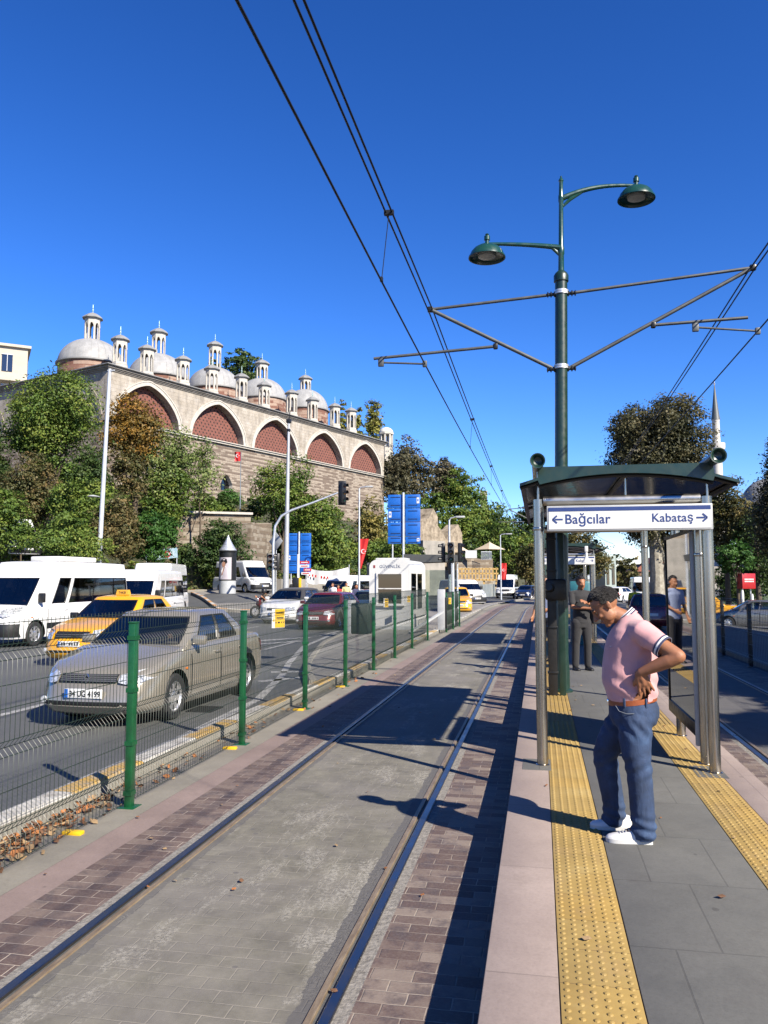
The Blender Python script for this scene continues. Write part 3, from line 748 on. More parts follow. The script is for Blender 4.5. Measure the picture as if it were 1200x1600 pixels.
# contact wire arms
def arm(sx, pts):
    """pts name->(px,py) measured; every arm hangs at the mast's distance"""
    d = MY*math.cos(YAW)-MX*math.sin(YAW)
    def q(p):
        h = H(p[0], p[1], d); s = (h.x-MX)/math.cos(YAW)
        return Vector((MX+s-MX, 0.0, h.z-.25))
    a = thing('contact_wire_arm', pts['label'], 'arm', (MX, MY, .25), 0, 'contact wire arms')
    A, B_, C_, D_, E1, E2, E3 = [q(pts[k]) for k in ('rt', 'tip', 'rb', 'knee', 'o', 'reg0', 'reg1')]
    b = MB(); b.cyl(A, B_, .024, n=12); b.build('top_tube', ARMG, a)
    b = MB(); b.cyl(B_, C_, .030, n=12); b.build('stay_tube', ARMG, a)
    b = MB(); b.cyl(D_, E1, .024, n=12); b.build('register_tube', ARMG, a)
    b = MB(); b.cyl(E2, E3, .016, n=10); b.box(E2, (.09, .05, .13), bev=.01); b.box(E3, (.07, .05, .1), bev=.01); b.build('steady_arm', ARMG, a)
    for p in (A, C_):
        s = 1 if B_.x > 0 else -1; b = MB()
        b.lathe([(.02, -.02), (.045, -.014), (.045, .0), (.025, .01), (.025, .035), (.045, .04), (.045, .055), (.025, .06), (.025, .085), (.045, .09), (.045, .1), (.02, .11)], p, 12, Matrix.Rotation(s*PI/2, 3, 'Y')); b.build('insulator', BLACKM, a)
    for q, w3 in ((B_, .09), (D_, .07)):
        b = MB(); b.box(q, (w3, .07, .09), bev=.02); b.build('clamp', BLACKM, a)
    return B_+Vector((MX, MY, .25)), E3+Vector((MX, MY, .25))
TL, CL = arm(-1, dict(label='left contact wire arm bracketed over the near track', rt=(866, 460), tip=(671, 471), rb=(866, 577), knee=(775, 536), o=(578, 545), reg0=(590, 552), reg1=(662, 558)))
TR, CR = arm(1, dict(label='right contact wire arm bracketed over the far track', rt=(888, 460), tip=(1156, 440), rb=(888, 577), knee=(1014, 517), o=(1149, 514), reg0=(1075, 524), reg1=(1163, 535)))
# wires: each run is one thing
def wire(name, label, pts, r):
    b = MB()
    P_ = []
    for i in range(len(pts)-1):
        a, c = Vector(pts[i]), Vector(pts[i+1])
        for k in range(8): P_.append(a.lerp(c, k/8))
    P_.append(Vector(pts[-1])); b.tube(P_, r, 6)
    return b.build(name, CABLE)
def trackc(x, y): return x+cx(y)
YF = 47.0
def runw(T0, C0, side):
    sx = lambda y: cx(y)
    t = thing('overhead_wire', 'pair of carrier wires with droppers and contact wire over the '+('near' if side < 0 else 'far')+' track', 'wire', (0, 0, 0), 0, 'overhead wires')
    def sag(y):
        span = 35.0; k = ((y-MY) % span)/span; return -.20*4*k*(1-k)
    ysn = [-14+1.75*i for i in range(64)]
    for dx in (-.035, .035):
        b = MB(); b.tube([(T0.x+dx+cx(y), y, T0.z+sag(y)) for y in ysn], .011, 6); b.build('carrier_wire', CABLE, t)
    st = lambda y: .10*math.cos((y-MY)/35*PI)-.10
    b = MB(); b.tube([(C0.x+st(y)*side*-1*(-1)+cx(y), y, C0.z) for y in ysn], .011, 6); b.build('contact_wire', CABLE, t)
    for y in [-6, 2.2, 8.55, 20.0, 28, 36, 52, 60, 68]:
        b = MB(); b.tube([(T0.x+cx(y), y, T0.z+sag(y)), (C0.x+st(y)*side+cx(y), y, C0.z)], .005, 5)
        b.box((T0.x+cx(y), y, T0.z+sag(y)), (.11, .05, .05)); b.box((C0.x+st(y)*side+cx(y), y, C0.z+.02), (.03, .05, .05)); b.build('dropper', CABLE, t)
runw(TL, CL, -1); runw(TR, CR, 1)
# farther mast
t = thing('tram_mast', 'distant green mast with wire arms beyond the farther shelter', 'mast', (.3, YF, .1))
b = MB(); b.lathe([(.15, 0), (.1, .4), (.09, 6.5), (.05, 6.55)], n=16); b.build('pole', GREENP, t)
b = MB()
for s in (-1, 1):
    b.cyl((0, 0, 6.1), (s*2.0, 0, 5.95), .024, n=8); b.cyl((0, 0, 4.9), (s*2.0, 0, 5.95), .03, n=8); b.cyl((s*1.1, 0, 5.2), (s*2.6, 0, 5.2), .024, n=8)
b.build('arm', ARMG, t)

# dark equipment post standing right before the mast
t = thing('equipment_post', 'tall black equipment post right in front of the green mast', 'post', (.165, 11.62, .25))
b = MB(); b.box((0, 0, 1.2), (.125, .10, 2.4), bev=.01); b.build('column', BLACK, t)
for z in (.32, .95, 1.75, 2.2):
    b = MB(); b.box((0, 0, z), (.15, .125, .03), bev=.005); b.build('band', BLACKM, t)
b = MB(); b.box((.06, -.09, 1.48), (.30, .14, .30), bev=.05); b.cyl((-.02, -.12, 1.5), (-.04, -.26, 1.52), .07, .05, 14); b.build('loudspeaker_box', BLACK, t)
b = MB(); b.box((.135, 0, 1.25), (.09, .06, 2.5), bev=.008); b.build('cable_duct', GREENP, t)

# ------------------------------------------------------------ green mesh fence
FP = [(-3.35, y) for y in (1.05, 3.62)]+[(-3.335, 6.19), (-3.35, 8.76), (-3.37, 11.31), (-3.39, 13.85), (-3.42, 16.45), (-3.45, 19.1), (-3.47, 21.9), (-3.46, 24.9)]
FP2 = [(-3.34, 29.0), (-3.29, 30.85), (-3.24, 32.8)]
def fence(name, label, pts, h=1.5, mesh_h=1.6, dense=.05, mats=(FENCEG, WIREG), postw=.06, topless=False):
    t = thing(name, label, 'fence', (0, 0, 0))
    for i, (x, y) in enumerate(pts):
        b = MB(); b.box((x, y, h/2), (postw, postw+.01, h), bev=.006); b.box((x, y, .006), (.15, .15, .012), bev=.003)
        b.box((x, y, h+.006), (postw+.006, postw+.016, .014), bev=.004)
        p = b.build('post', mats[0], t)
        for z in (.12, .52, .95, h-.12):
            b = MB(); b.box((x, y, z), (postw+.012, postw+.022, .035)); b.build('clip', mats[0], p)
    zig = [(0.03, 0)]
    for zb in (.18, .72, 1.34):
        zig += [(zb, 0), (zb+.05, .045), (zb+.10, 0)]
    zig += [(mesh_h, 0)]
    for i in range(len(pts)-1):
        a, c = Vector((*pts[i], 0)), Vector((*pts[i+1], 0)); d = c-a; L_ = d.length; d.normalize(); nn = Vector((-d.y, d.x, 0))
        off = nn*(postw/2+.012); a2 = a+off+d*.02; n = int((L_-.04)/dense)
        b = MB()
        for k in range(n+1):
            p = a2+d*(k*(L_-.04)/n)
            b.tube([p+nn*o+Vector((0, 0, z)) for z, o in zig], .0025, 4, caps=False)
        zs = [.03]
        for zb in (.18, .72, 1.34): zs += [zb, zb+.05, zb+.10]
        zs += [.5, 1.03, 1.18, mesh_h-.02]
        for z in zs:
            o = float(np.interp(z, [q[0] for q in zig], [q[1] for q in zig]))+.005
            b.tube([a2+nn*o+Vector((0, 0, z)), a2+d*(L_-.04)+nn*o+Vector((0, 0, z))], .0029, 4, caps=False)
        b.build('wire_panel', mats[1], t, recalc=False)
    return t
fence('mesh_fence', 'long green welded mesh fence with square posts between the track and the road', FP)
fence('mesh_fence', 'short end section of green mesh fence just past the guard booth', FP2, 1.42, 1.4, .03)
fence('mesh_fence', 'dark fence with black posts along the shaded road at the right', [(4.45, y) for y in (6, 8.5, 11, 13.5, 16, 18.6, 21.2, 24)], 1.35, 1.2, .12, (BLACKM, BLACKM), .07)
# yellow markers on the concrete by each post
for x, y in [(-3.36, 5.46), (-3.36, 8.48), (-3.40, 11.15), (-3.42, 13.7)]:
    b = MB(); b.box((x-.02, y, .016), (.15, .065, .032), bev=.008)
    tag(b.build('marker_block', YELLOWS), {5.46: 'small yellow marker block on the concrete nearest the leaf litter', 8.48: 'small yellow marker block at the foot of the second fence post', 11.15: 'small yellow marker block at the foot of the third fence post', 13.7: 'small yellow marker block at the foot of the fourth fence post'}[y], 'marker', 'yellow marker blocks')
# notices
def notice(px, py, d, wd, h, label, white=True, rz=0):
    p = H(px, py, d); t = thing('notice_sign', label, 'sign', p, rz, 'yellow warning notices')
    b = MB(); b.box((0, 0, 0), (wd, .006, h)); b.build('plate', SIGNW, t)
    b = MB(); b.box((wd*.09, -.005, 0), (wd*.74, .004, h*.96)); f = b.build('yellow_field', YELLOWS, t)
    b = MB(); x0 = wd*.09
    for z, s in ((.28, .6), (.02, .55), (-.22, .66)):
        n = 8
        for k in range(n):
            if random.random() < .85: b.box((x0+(-.5+(k+.5)/n)*s*wd, -.0085, z*h), (s*wd/n*.75, .003, h*.085))
    b.build('printing', BLACK, t)
    if white:
        b = MB(); b.prism([(-wd*.43, -.16*h), (-wd*.31, -.16*h), (-wd*.37, .12*h)], 0, .003, lambda p, q, s: Vector((p, -.0065+s, q))); b.build('warning_triangle', YELLOWS, t)
    return t
notice(435, 966, 12.7, .27, .30, 'yellow and white notice wired to the mesh fence before the dark red car', rz=R(60))
notice(603, 942, 20.6, .16, .23, 'narrow yellow notice on the fence in front of the guard booth', False, R(50))
notice(638, 936, 28.0, .16, .23, 'narrow yellow notice on the fence at the right side of the guard booth', False, R(40))
notice(701, 939, 30.0, .2, .24, 'yellow notice on the end section of fence below the black signals', False, R(10))

# leaf litter against the kerb
vs = []; fs = []
b = MB()
for i in range(620):
    y = abs(random.gauss(0, 1))*1.3+3.9 if i < 540 else random.uniform(3.5, 16)
    x = kx(y)+.05+abs(random.gauss(0, .13)); z = .012+random.random()*.05*max(0, 1-(x-kx(y))/.25)
    s = random.uniform(.018, .045); a = random.uniform(0, 6.28); m = Matrix.Rotation(a, 3, 'Z') @ Matrix.Rotation(random.uniform(-.9, .9), 3, 'X') @ Matrix.Rotation(random.uniform(-.6, .6), 3, 'Y')
    c = Vector((x, y, z+s*.3)); b.mat(random.randrange(3))
    b.add([c+m @ Vector(q)*s for q in [(-1, 0, 0), (-.35, .6, .2), (.4, .5, 0), (1, 0, .25), (.3, -.55, 0), (-.4, -.5, .2)]], [(0, 1, 2, 3, 4, 5)])
lit = [M('dry_leaf_brown', (.15, .07, .03), .8, 0, .3, 9), M('dry_leaf_tan', (.33, .22, .11), .8, 0, .3, 9), M('dry_leaf_orange', (.34, .13, .035), .8, 0, .3, 9)]
tag(b.build('leaf_litter', lit, smooth=False), 'brown autumn leaves gathered along the foot of the painted kerb', 'leaves', None, 'stuff')
b = MB()
for i in range(90):
    x, y = random.choice([(random.uniform(-3.3, -.4), random.uniform(2.5, 22)), (random.uniform(-3.7, -2.6), random.uniform(3, 20)), (random.uniform(-.2, 1.6), random.uniform(2.4, 14))])
    z0_ = .252 if x > -.25 else .012; s = random.uniform(.012, .028); m = Matrix.Rotation(random.uniform(0, 6.28), 3, 'Z') @ Matrix.Rotation(random.uniform(-.5, .5), 3, 'X')
    c = Vector((x, y, z0_+s*.35)); b.mat(random.randrange(3))
    b.add([c+m @ Vector(q)*s for q in [(-1, 0, 0), (-.35, .6, .2), (.4, .5, 0), (1, 0, .25), (.3, -.55, 0), (-.4, -.5, .2)]], [(0, 1, 2, 3, 4, 5)])
tag(b.build('scattered_leaves', lit, smooth=False), 'single dry leaves scattered over the tracks and platform', 'leaves', None, 'stuff')
# ------------------------------------------------------------ vehicles
def ring(hw, yf, yr, rf, rr, bf, br, nf=8, nc=7, ns=24):
    """closed plan outline, front at -y; fixed point count so rings stitch. starts at front-centre-left"""
    pts = []
    def seg(n, fn, last=False):
        for i in range(n): pts.append(fn(i/n))
    def fr(t):   # front edge from -x to +x
        x = -(hw-rf)+2*(hw-rf)*t; return (x, yf-bf*(1-(x/max(hw, .01))**2))
    e0 = bf*(1-((hw-rf)/hw)**2); e1 = br*(1-((hw-rr)/hw)**2)
    seg(nf, fr)
    seg(nc, lambda t: (hw-rf+rf*math.sin(t*PI/2), yf-e0+(rf+e0)*(1-math.cos(t*PI/2))))
    seg(ns, lambda t: (hw, yf+rf+(yr-rr-yf-rf)*t))
    seg(nc, lambda t: (hw-rr+rr*math.cos(t*PI/2), yr-rr+(rr+e1)*math.sin(t*PI/2)))
    seg(nf, lambda t: ((hw-rr)-2*(hw-rr)*t, yr+br*(1-(((hw-rr)-2*(hw-rr)*t)/hw)**2)))
    seg(nc, lambda t: (-(hw-rr)-rr*math.sin(t*PI/2), yr-rr+(rr+e1)*math.cos(t*PI/2)))
    seg(ns, lambda t: (-hw, yr-rr-(yr-rr-yf-rf)*t))
    seg(nc, lambda t: (-(hw-rf)-rf*math.cos(t*PI/2), yf+rf-(rf+e0)*math.sin(t*PI/2)))
    return pts
NF, NC, NS = 8, 7, 24
IDX = dict(front=(0, NF), fcr=(NF, NF+NC), right=(NF+NC, NF+NC+NS), rcr=(NF+NC+NS, NF+2*NC+NS), rear=(NF+2*NC+NS, 2*NF+2*NC+NS), rcl=(2*NF+2*NC+NS, 2*NF+3*NC+NS), left=(2*NF+3*NC+NS, 2*NF+3*NC+2*NS), fcl=(2*NF+3*NC+2*NS, 2*NF+4*NC+2*NS))
NR = 2*NF+4*NC+2*NS
def wheel(t, x, y, r, wd, side, style=0):
    w_ = link('wheel', None, t); w_.location = (x, y, r)
    Mx = Matrix.Rotation(PI/2*side, 3, 'Y')
    b = MB(); h = wd/2
    b.lathe([(r*.62, -h*.9), (r*.72, -h), (r*.93, -h*.98), (r, -h*.75), (r, h*.75), (r*.93, h*.98), (r*.80, h), (r*.66, h*.92), (r*.64, h*.6), (r*.6, -h*.5)], (0, 0, 0), 32, Mx); b.build('tyre', RUBBER, w_)
    b = MB(); b.lathe([(r*.645, h*.62), (r*.655, h*.85), (r*.62, h*.86), (r*.58, h*.62), (r*.3, h*.5), (r*.2, h*.72), (r*.12, h*.76), (.004, h*.78)], (0, 0, 0), 32, Mx); b.build('rim', ALLOY, w_)
    n = 7 if style == 0 else 9
    b = MB()
    for k in range(n):
        a = 2*PI*k/n; da = PI/n*.42
        q = [(r*.27, a-da*.9), (r*.27, a+da*.9), (r*.56, a+da*.75), (r*.56, a-da*.75)]
        b.add([Mx @ Vector((rr*math.cos(aa), rr*math.sin(aa), h*(.66 if rr > r*.4 else .6))) for rr, aa in q], [(0, 1, 2, 3)])
    b.build('rim_slots', BLACK, w_, recalc=False)
    return w_
BARM = M('grille_grey', (.12, .12, .12), .35, .5)
def empty_mesh():
    return None
def car(name, label, cat, x, y, rz, P, paint, group=None, z=0.0, plate=None, driver=False, taxi=False, stripe=False):
    t = thing(name, label, cat, (x, y, z), rz, group)
    hw, L, zs = P['hw'], P['L'], P['sill']; yf, yr = -L/2, L/2
    hood0, cowl, ycowl, ydeck, deck1 = P['nose'], P['cowl'], P['ycowl'], P['ydeck'], P['tail']
    # shoulder height along y
    def zsh(yy):
        return float(np.interp(yy, [yf, yf+.12, yf+.45, ycowl, ydeck, yr-.25, yr], [hood0-.09, hood0, lerp(hood0, cowl, .45), cowl, P['belt2'], deck1, deck1-.10]))
    nz = 9; prof = P.get('prof', [(0, .055, .10), (.08, .02, .05), (.25, .0, .0), (.42, .0, .0), (.6, -.0, .03), (.75, .004, .05), (.88, .012, .07), (.96, .03, .10), (1.0, .06, .14)])
    rows = []
    for tt, din, dfr in prof:
        rg = ring(hw-din, yf+dfr*P.get('rake', 1), yr-dfr*.8, P['rf'], P['rr'], P['bf'], P['br'])
        rows.append([Vector((px, py, zs+tt*(zsh(py)-zs))) for px, py in rg])
    b = MB(); b.grid(rows, close=True)
    # bottom cap and crowned deck
    def cap(row, crown, top=True):
        n2 = NR//2
        # pair points i <-> mirrored
        strips = []
        order = list(range(NR))
        s0 = NF//2
        for k in range(0, n2+1):
            a = row[(s0+k) % NR]; c = row[(s0-k) % NR]
            strips.append([a.lerp(c, j/6)+Vector((0, 0, crown*(1-((j/6)*2-1)**2))) for j in range(7)])
        o = MB(); o.grid(strips); return o
    c = cap(rows[-1], P.get('crown', .035)); b.add(c.v, c.f)
    c = cap(rows[0], 0); b.add(c.v, c.f)
    body = b.build('body', [paint, BLACK], t)
    bm = bmesh.new(); bm.from_mesh(body.data); bmesh.ops.remove_doubles(bm, verts=bm.verts, dist=.0015); bmesh.ops.recalc_face_normals(bm, faces=bm.faces); bm.to_mesh(body.data); bm.free()
    # wheel arches
    cut = MB(); ra = P['wr']*1.17
    for wy in P['wheels']:
        for s in (-1, 1): cut.cyl((s*(hw-.30), wy, P['wr']*1.02), (s*(hw+.2), wy, P['wr']*1.02), ra, n=40)
    co = cut.build('cutter', BLACK, t)
    md = body.modifiers.new('arch', 'BOOLEAN'); md.object = co; md.operation = 'DIFFERENCE'; md.solver = 'EXACT'; md.material_mode = 'TRANSFER'
    dg = bpy.context.evaluated_depsgraph_get(); me = bpy.data.meshes.new_from_object(body.evaluated_get(dg))
    body.modifiers.clear(); body.data = me; bpy.data.objects.remove(co)
    me.polygons.foreach_set('use_smooth', [True]*len(me.polygons)); me.set_sharp_from_angle(angle=R(38))
    for wy in P['wheels']:
        for s in (-1, 1): wheel(t, s*(hw-P['ww']/2-.015), wy, P['wr'], P['ww'], s, P.get('rim', 0))
    # arch lips
    for wy in (P['wheels'] if P.get('archm') else ()):
        for s in (-1, 1):
            b = MB(); b.tube([(s*(hw-.012), wy+math.cos(a)*ra, P['wr']*1.02+math.sin(a)*ra) for a in [R(-5)+R(190)*k/20 for k in range(21)]], .012, 6); b.build('arch_trim', P.get('archm', paint), t)
    def surf(yy, tt, s, off=.004):
        """point on the body side"""
        zz = zs+tt*(zsh(yy)-zs); din = float(np.interp(tt, [q[0] for q in prof], [q[1] for q in prof]))
        return Vector((s*(hw-din+off), yy, zz))
    def side_patch(nm, ya, yb, ta, tb, s, off, mat, par, n=10, slant=0):
        bb = MB(); bb.grid([[surf(lerp(ya, yb, i/n)+slant*j/6, lerp(ta, tb, j/6), s, off) for j in range(7)] for i in range(n+1)]); return bb.build(nm, mat, par)
    # greenhouse
    G_ = P['gh']; H_ = P['H']; cwl = ycowl
    yb0, yb1, yt0, yt1 = cwl, ydeck, P['yroof0'], P['yroof1']; wb, wt = hw-.055, P['wt']
    zb0 = cowl-.03
    nk = 8; gr = []
    for k in range(nk+1):
        u = k/nk
        e = u**1.0; bulge = math.sin(u*PI)*.02
        rg = ring(lerp(wb, wt, u**1.25)+bulge, lerp(yb0, yt0, e), lerp(yb1, yt1, e), lerp(.16, .12, u), lerp(.14, .14, u), lerp(.10, .07, u), lerp(.07, .05, u))
        zt_ = H_-.07
        gr.append([Vector((px, py, lerp((zsh(py)-.03) if k == 0 else zsh(max(min(py, yb1), yb0))-.03, zt_+P.get('roofbow', .02)*(1-((py-(yt0+yt1)/2)/((yt1-yt0)/2+.4))**2), u))) for px, py in rg])
    ka, kb = P.get('gk', (1, nk))  # glazed rows
    roles = {}
    faces = {}
    def put(kind, k, i): faces.setdefault(kind, []).append((k, i))
    sw = P['sidewin']   # list of (start,end) index ranges of NS for the side windows, front to rear
    for k in range(nk):
        for i in range(NR):
            kind = 'pillar'
            if ka <= k < kb:
                f0, f1 = IDX['front']; r0, r1 = IDX['rear']
                if (f0 <= i < f1) or i in (IDX['fcr'][0], IDX['fcr'][0]+1, IDX['fcl'][1]-1, IDX['fcl'][1]-2): kind = 'windscreen'
                elif (r0 <= i < r1) or i in (IDX['rcr'][1]-1, IDX['rcl'][0]):
                    kind = 'rear_window' if P.get('rearwin', True) else 'pillar'
                for nm in ('right', 'left'):
                    a0, a1 = IDX[nm]
                    if a0 <= i < a1:
                        j = i-a0 if nm == 'right' else a1-1-i
                        for wi, (p0, p1) in enumerate(sw):
                            if p0 <= j < p1: kind = 'side_%s_%d' % (nm, wi)
            put(kind, k, i)
    def quadmesh(lst, off=0):
        bb = MB()
        for k, i in lst:
            i2 = (i+1) % NR; bb.add([gr[k][i], gr[k][i2], gr[k+1][i2], gr[k+1][i]], [(0, 1, 2, 3)])
        return bb
    rf_ = quadmesh(faces['pillar'])
    top = gr[-1]; s0 = NF//2; strips = []
    for k in range(0, NR//2+1):
        a = top[(s0+k) % NR]; c = top[(s0-k) % NR]
        strips.append([a.lerp(c, j/8)+Vector((0, 0, .055*(1-((j/8)*2-1)**4)*min(1, 3*min(k, NR//2-k)/(NR//2)+.0))) for j in range(9)])
    rf_.grid(strips)
    rb = rf_.build('roof', P.get('roofm', paint), t, recalc=True, ang=50)
    bm = bmesh.new(); bm.from_mesh(rb.data); bmesh.ops.remove_doubles(bm, verts=bm.verts, dist=.001); bmesh.ops.recalc_face_normals(bm, faces=bm.faces); bm.to_mesh(rb.data); bm.free()
    gm = P.get('glass', CARGLASS)
    for kind, lst in faces.items():
        if kind == 'pillar': continue
        nm = 'side_window' if kind.startswith('side') else kind
        o = quadmesh(lst).build(nm, gm if (kind == 'windscreen' or not P.get('darkrear')) else DARKGLASS, t, recalc=False)
        bm = bmesh.new(); bm.from_mesh(o.data); bmesh.ops.remove_doubles(bm, verts=bm.verts, dist=.001)
        # rubber border
        ed = [e for e in bm.edges if e.is_boundary]; seg_ = [(e.verts[0].co.copy(), e.verts[1].co.copy()) for e in ed]
        bm.to_mesh(o.data); bm.free(); o.data.polygons.foreach_set('use_smooth', [True]*len(o.data.polygons))
        tr = MB()
        for a, c_ in seg_: tr.bar(a, c_, .022, .022)
        tr.build('window_seal', BLACK, o, recalc=False)
    # interior
    zi = min(cowl, P['belt2'])-.05
    b = MB(); b.box((0, (yb0+yb1)/2, zi+.005), (wb*1.9, yb1-yb0-.1, .02)); b.box((0, yb0+.28, zi+.05), (wb*1.7, .42, .12), bev=.04)
    b.build('dashboard', INTERIOR, t)
    for row, yy in enumerate(P.get('seats', [yb0+1.15, yb0+2.0])):
        for s in ((-1, 1) if row == 0 or P.get('bus') else (-1, 0, 1)):
            b = MB(); b.box((s*.36*hw/.85, yy, zi+.04), (.44, .12, .34), bev=.05); b.box((s*.36*hw/.85, yy+.02, zi+.29), (.25, .09, .17), bev=.04)
            for e in (-.06, .06): b.cyl((s*.36*hw/.85+e, yy, zi+.18), (s*.36*hw/.85+e, yy, zi+.24), .008, n=6)
            b.build('seat', SEATC if not P.get('bus') else CURTAIN, t)
    b = MB(); b.tube([(.36+.18*math.cos(a), yb0+.62+.06*math.sin(a), zi+.08+.15*math.sin(a)) for a in [2*PI*k/16 for k in range(17)]], .014, 6); b.build('steering_wheel', BLACK, t)
    if driver:
        b = MB(); Y0 = yb0+1.0
        b.tube([(.36, Y0+.05, zi-.15), (.36, Y0, zi-.02), (.36, Y0-.02, zi+.12), (.36, Y0-.04, zi+.17)], [.17, .18, .16, .06], 14)
        b.tube([(.54, Y0-.02, zi+.10), (.60, Y0-.12, zi+.0), (.50, Y0-.32, zi+.08)], [.06, .055, .04], 8)
        b.tube([(.18, Y0-.02, zi+.10), (.12, Y0-.14, zi+.0), (.24, Y0-.34, zi+.10)], [.06, .055, .04], 8)
        b.build('driver_torso', BLACKC, t)
        b = MB(); b.lathe([(.03, -.12), (.07, -.08), (.085, 0), (.075, .07), (.04, .11)], (.36, Y0-.06, zi+.29), 14)
        b.tube([(.50, Y0-.32, zi+.08), (.45, Y0-.42, zi+.13)], [.04, .035], 8); b.tube([(.24, Y0-.34, zi+.10), (.28, Y0-.42, zi+.15)], [.04, .035], 8)
        b.build('driver', SKIN, t)
    # doors, seams, handles
    for s in (-1, 1):
        for (ya, yb, hy) in P['doors']:
            side_patch('door_gap', ya-.012, yb+.012, .12, .985, s, .0015, BLACK, t)
            d = side_patch('door', ya, yb, .13, .98, s, .006, paint, t)
            b = MB(); p = surf(hy, .80, s, .02); b.box(p, (.03, .17, .028), bev=.01); b.build('handle', P.get('handlem', paint), d)
        if P.get('sidetrim'):
            side_patch('side_moulding', P['wheels'][0]+ra+.04, P['wheels'][1]-ra-.04, *P['sidetrim'], s, .016, P.get('trimm', BLACK), t)
        # mirrors
        my = yb0+.32+P.get('mirdy', 0); mz = cowl+.07+P.get('mirz', 0)
        b = MB(); b.box((s*(hw+.06), my, mz), (.19, .10, .13*P.get('mirs', 1)), bev=.04); b.bar((s*(hw-.06), my, mz-.04), (s*(hw+.04), my, mz-.03), .05, .04); m = b.build('mirror', P.get('mirm', paint), t)
        b = MB(); b.box((s*(hw+.06), my+.052, mz), (.15, .006, .10*P.get('mirs', 1))); b.build('mirror_glass', CHROME, m)
    # front and rear surface function
    def front(xx, zz, off=.006, end=-1):
        tt = max(0, min(1, (zz-zs)/(zsh(yf+.1 if end < 0 else yr-.1)-zs)))
        dfr = float(np.interp(tt, [q[0] for q in prof], [q[2] for q in prof])); din = float(np.interp(tt, [q[0] for q in prof], [q[1] for q in prof]))
        w2 = hw-din; ax = min(abs(xx), w2-.001)
        if end < 0: rf, bf, y0 = P['rf'], P['bf'], yf+dfr*P.get('rake', 1)
        else: rf, bf, y0 = P['rr'], P['br'], -(yr-dfr*.8)
        e0 = bf*(1-((w2-rf)/w2)**2)
        if ax <= w2-rf: yy = y0-bf*(1-(ax/w2)**2)
        else:
            sn = (ax-(w2-rf))/rf; yy = y0-e0+(rf+e0)*(1-math.sqrt(max(0, 1-sn*sn)))
        nx = math.copysign(max(0, (ax-(w2-rf))/rf)*off, xx) if ax > w2-rf else 0
        yy -= off*.9
        return Vector((xx+nx, yy if end < 0 else -yy, zz))
    def fpatch(nm, outline, mat, par, off=.006, end=-1, n=12):
        """outline: list of (x, zlow, zhigh) across"""
        bb = MB(); rows_ = []
        for i in range(n+1):
            u = i/n; xs_ = [o[0] for o in outline]; xx = lerp(xs_[0], xs_[-1], u)
            lo = float(np.interp(xx, xs_, [o[1] for o in outline])); hi = float(np.interp(xx, xs_, [o[2] for o in outline]))
            rows_.append([front(xx, lerp(lo, hi, j/4), off, end) for j in range(5)])
        bb.grid(rows_); return bb.build(nm, mat, par, recalc=False)
    F_ = P['face']
    for s in (-1, 1):
        ol = [(s*a, lo, hi) for a, lo, hi in F_['head']]
        if s < 0: ol = ol[::-1]
        hl = fpatch('headlight', ol, HEADL, t, .012)
        rl = [(s*a, lo, hi) for a, lo, hi in F_['tail']]
        if s < 0: rl = rl[::-1]
        fpatch('tail_light', rl, TAIL, t, .012, 1)
    gx, g0, g1 = F_['grille']
    g = fpatch('grille', [(-gx, g0, g1), (gx, g0, g1)], BLACK, t, .008)
    for q in range(F_.get('bars', 3)):
        zz = lerp(g0, g1, (q+.5)/F_.get('bars', 3)); fpatch('grille_bar', [(-gx*.97, zz-.006, zz+.006), (gx*.97, zz-.006, zz+.006)], P.get('barm', BARM), g, .014)
    if F_.get('badge'):
        bz = (g0+g1)/2; p = front(0, bz, .02)
        b = MB(); a_, h_ = .035, .052
        for (p0, p1) in [((0, h_), (a_, 0)), ((a_, 0), (0, -h_)), ((0, -h_), (-a_, 0)), ((-a_, 0), (0, h_))]:
            b.bar((p.x+p0[0], p.y, p.z+p0[1]), (p.x+p1[0], p.y, p.z+p1[1]), .014, .014)
        b.build('badge', CHROME, g)
    if F_.get('intake'):
        ix, i0, i1 = F_['intake']; fpatch('lower_intake', [(-ix, i0+.03, i1-.02), (-ix*.8, i0, i1), (ix*.8, i0, i1), (ix, i0+.03, i1-.02)], BLACK, t, .006)
    if F_.get('bumper'):
        q0, q1 = F_['bumper']; fpatch('bumper', [(-hw+.02, q0, q1), (hw-.02, q0, q1)], P.get('bumpm', BLACK), t, .02, n=24); fpatch('bumper', [(-hw+.02, q0, q1), (hw-.02, q0, q1)], P.get('bumpm', BLACK), t, .02, 1, n=24)
    pz = F_['plate']
    for end in (-1, 1):
        p = front(0, pz if end < 0 else P.get('rplate', pz+.15), .022, end)
        b = MB(); b.box(p, (.52, .012, .115), bev=.004); pl = b.build('number_plate', SIGNW, t)
        if end < 0:
            b = MB(); b.box((p.x-.235*1, p.y-.008, p.z), (.045, .003, .105)); b.build('blue_band', BLUEB, pl)
            if plate:
                text(plate, 'plate_lettering', .098, BLACK, pl, (p.x+.022, p.y-.0085, p.z-.036), (PI/2, 0, 0), 'CENTER', .001, 1.0, .88, .0022)
            else:
                b = MB()
                for k in range(7):
                    if k not in (2,): b.box((p.x-.16+k*.062, p.y-.008, p.z), (.035, .003, .065))
                b.build('plate_lettering', BLACK, pl)
    b = MB(); wp = gr[1]
    for x0 in (-.28, .30):
        k0 = 2; b.bar((x0*.2+.1, yb0-.04, cowl+.02), (x0+.35, yb0+.10, cowl+.13), .014, .012)
    b.build('wiper', BLACK, t)
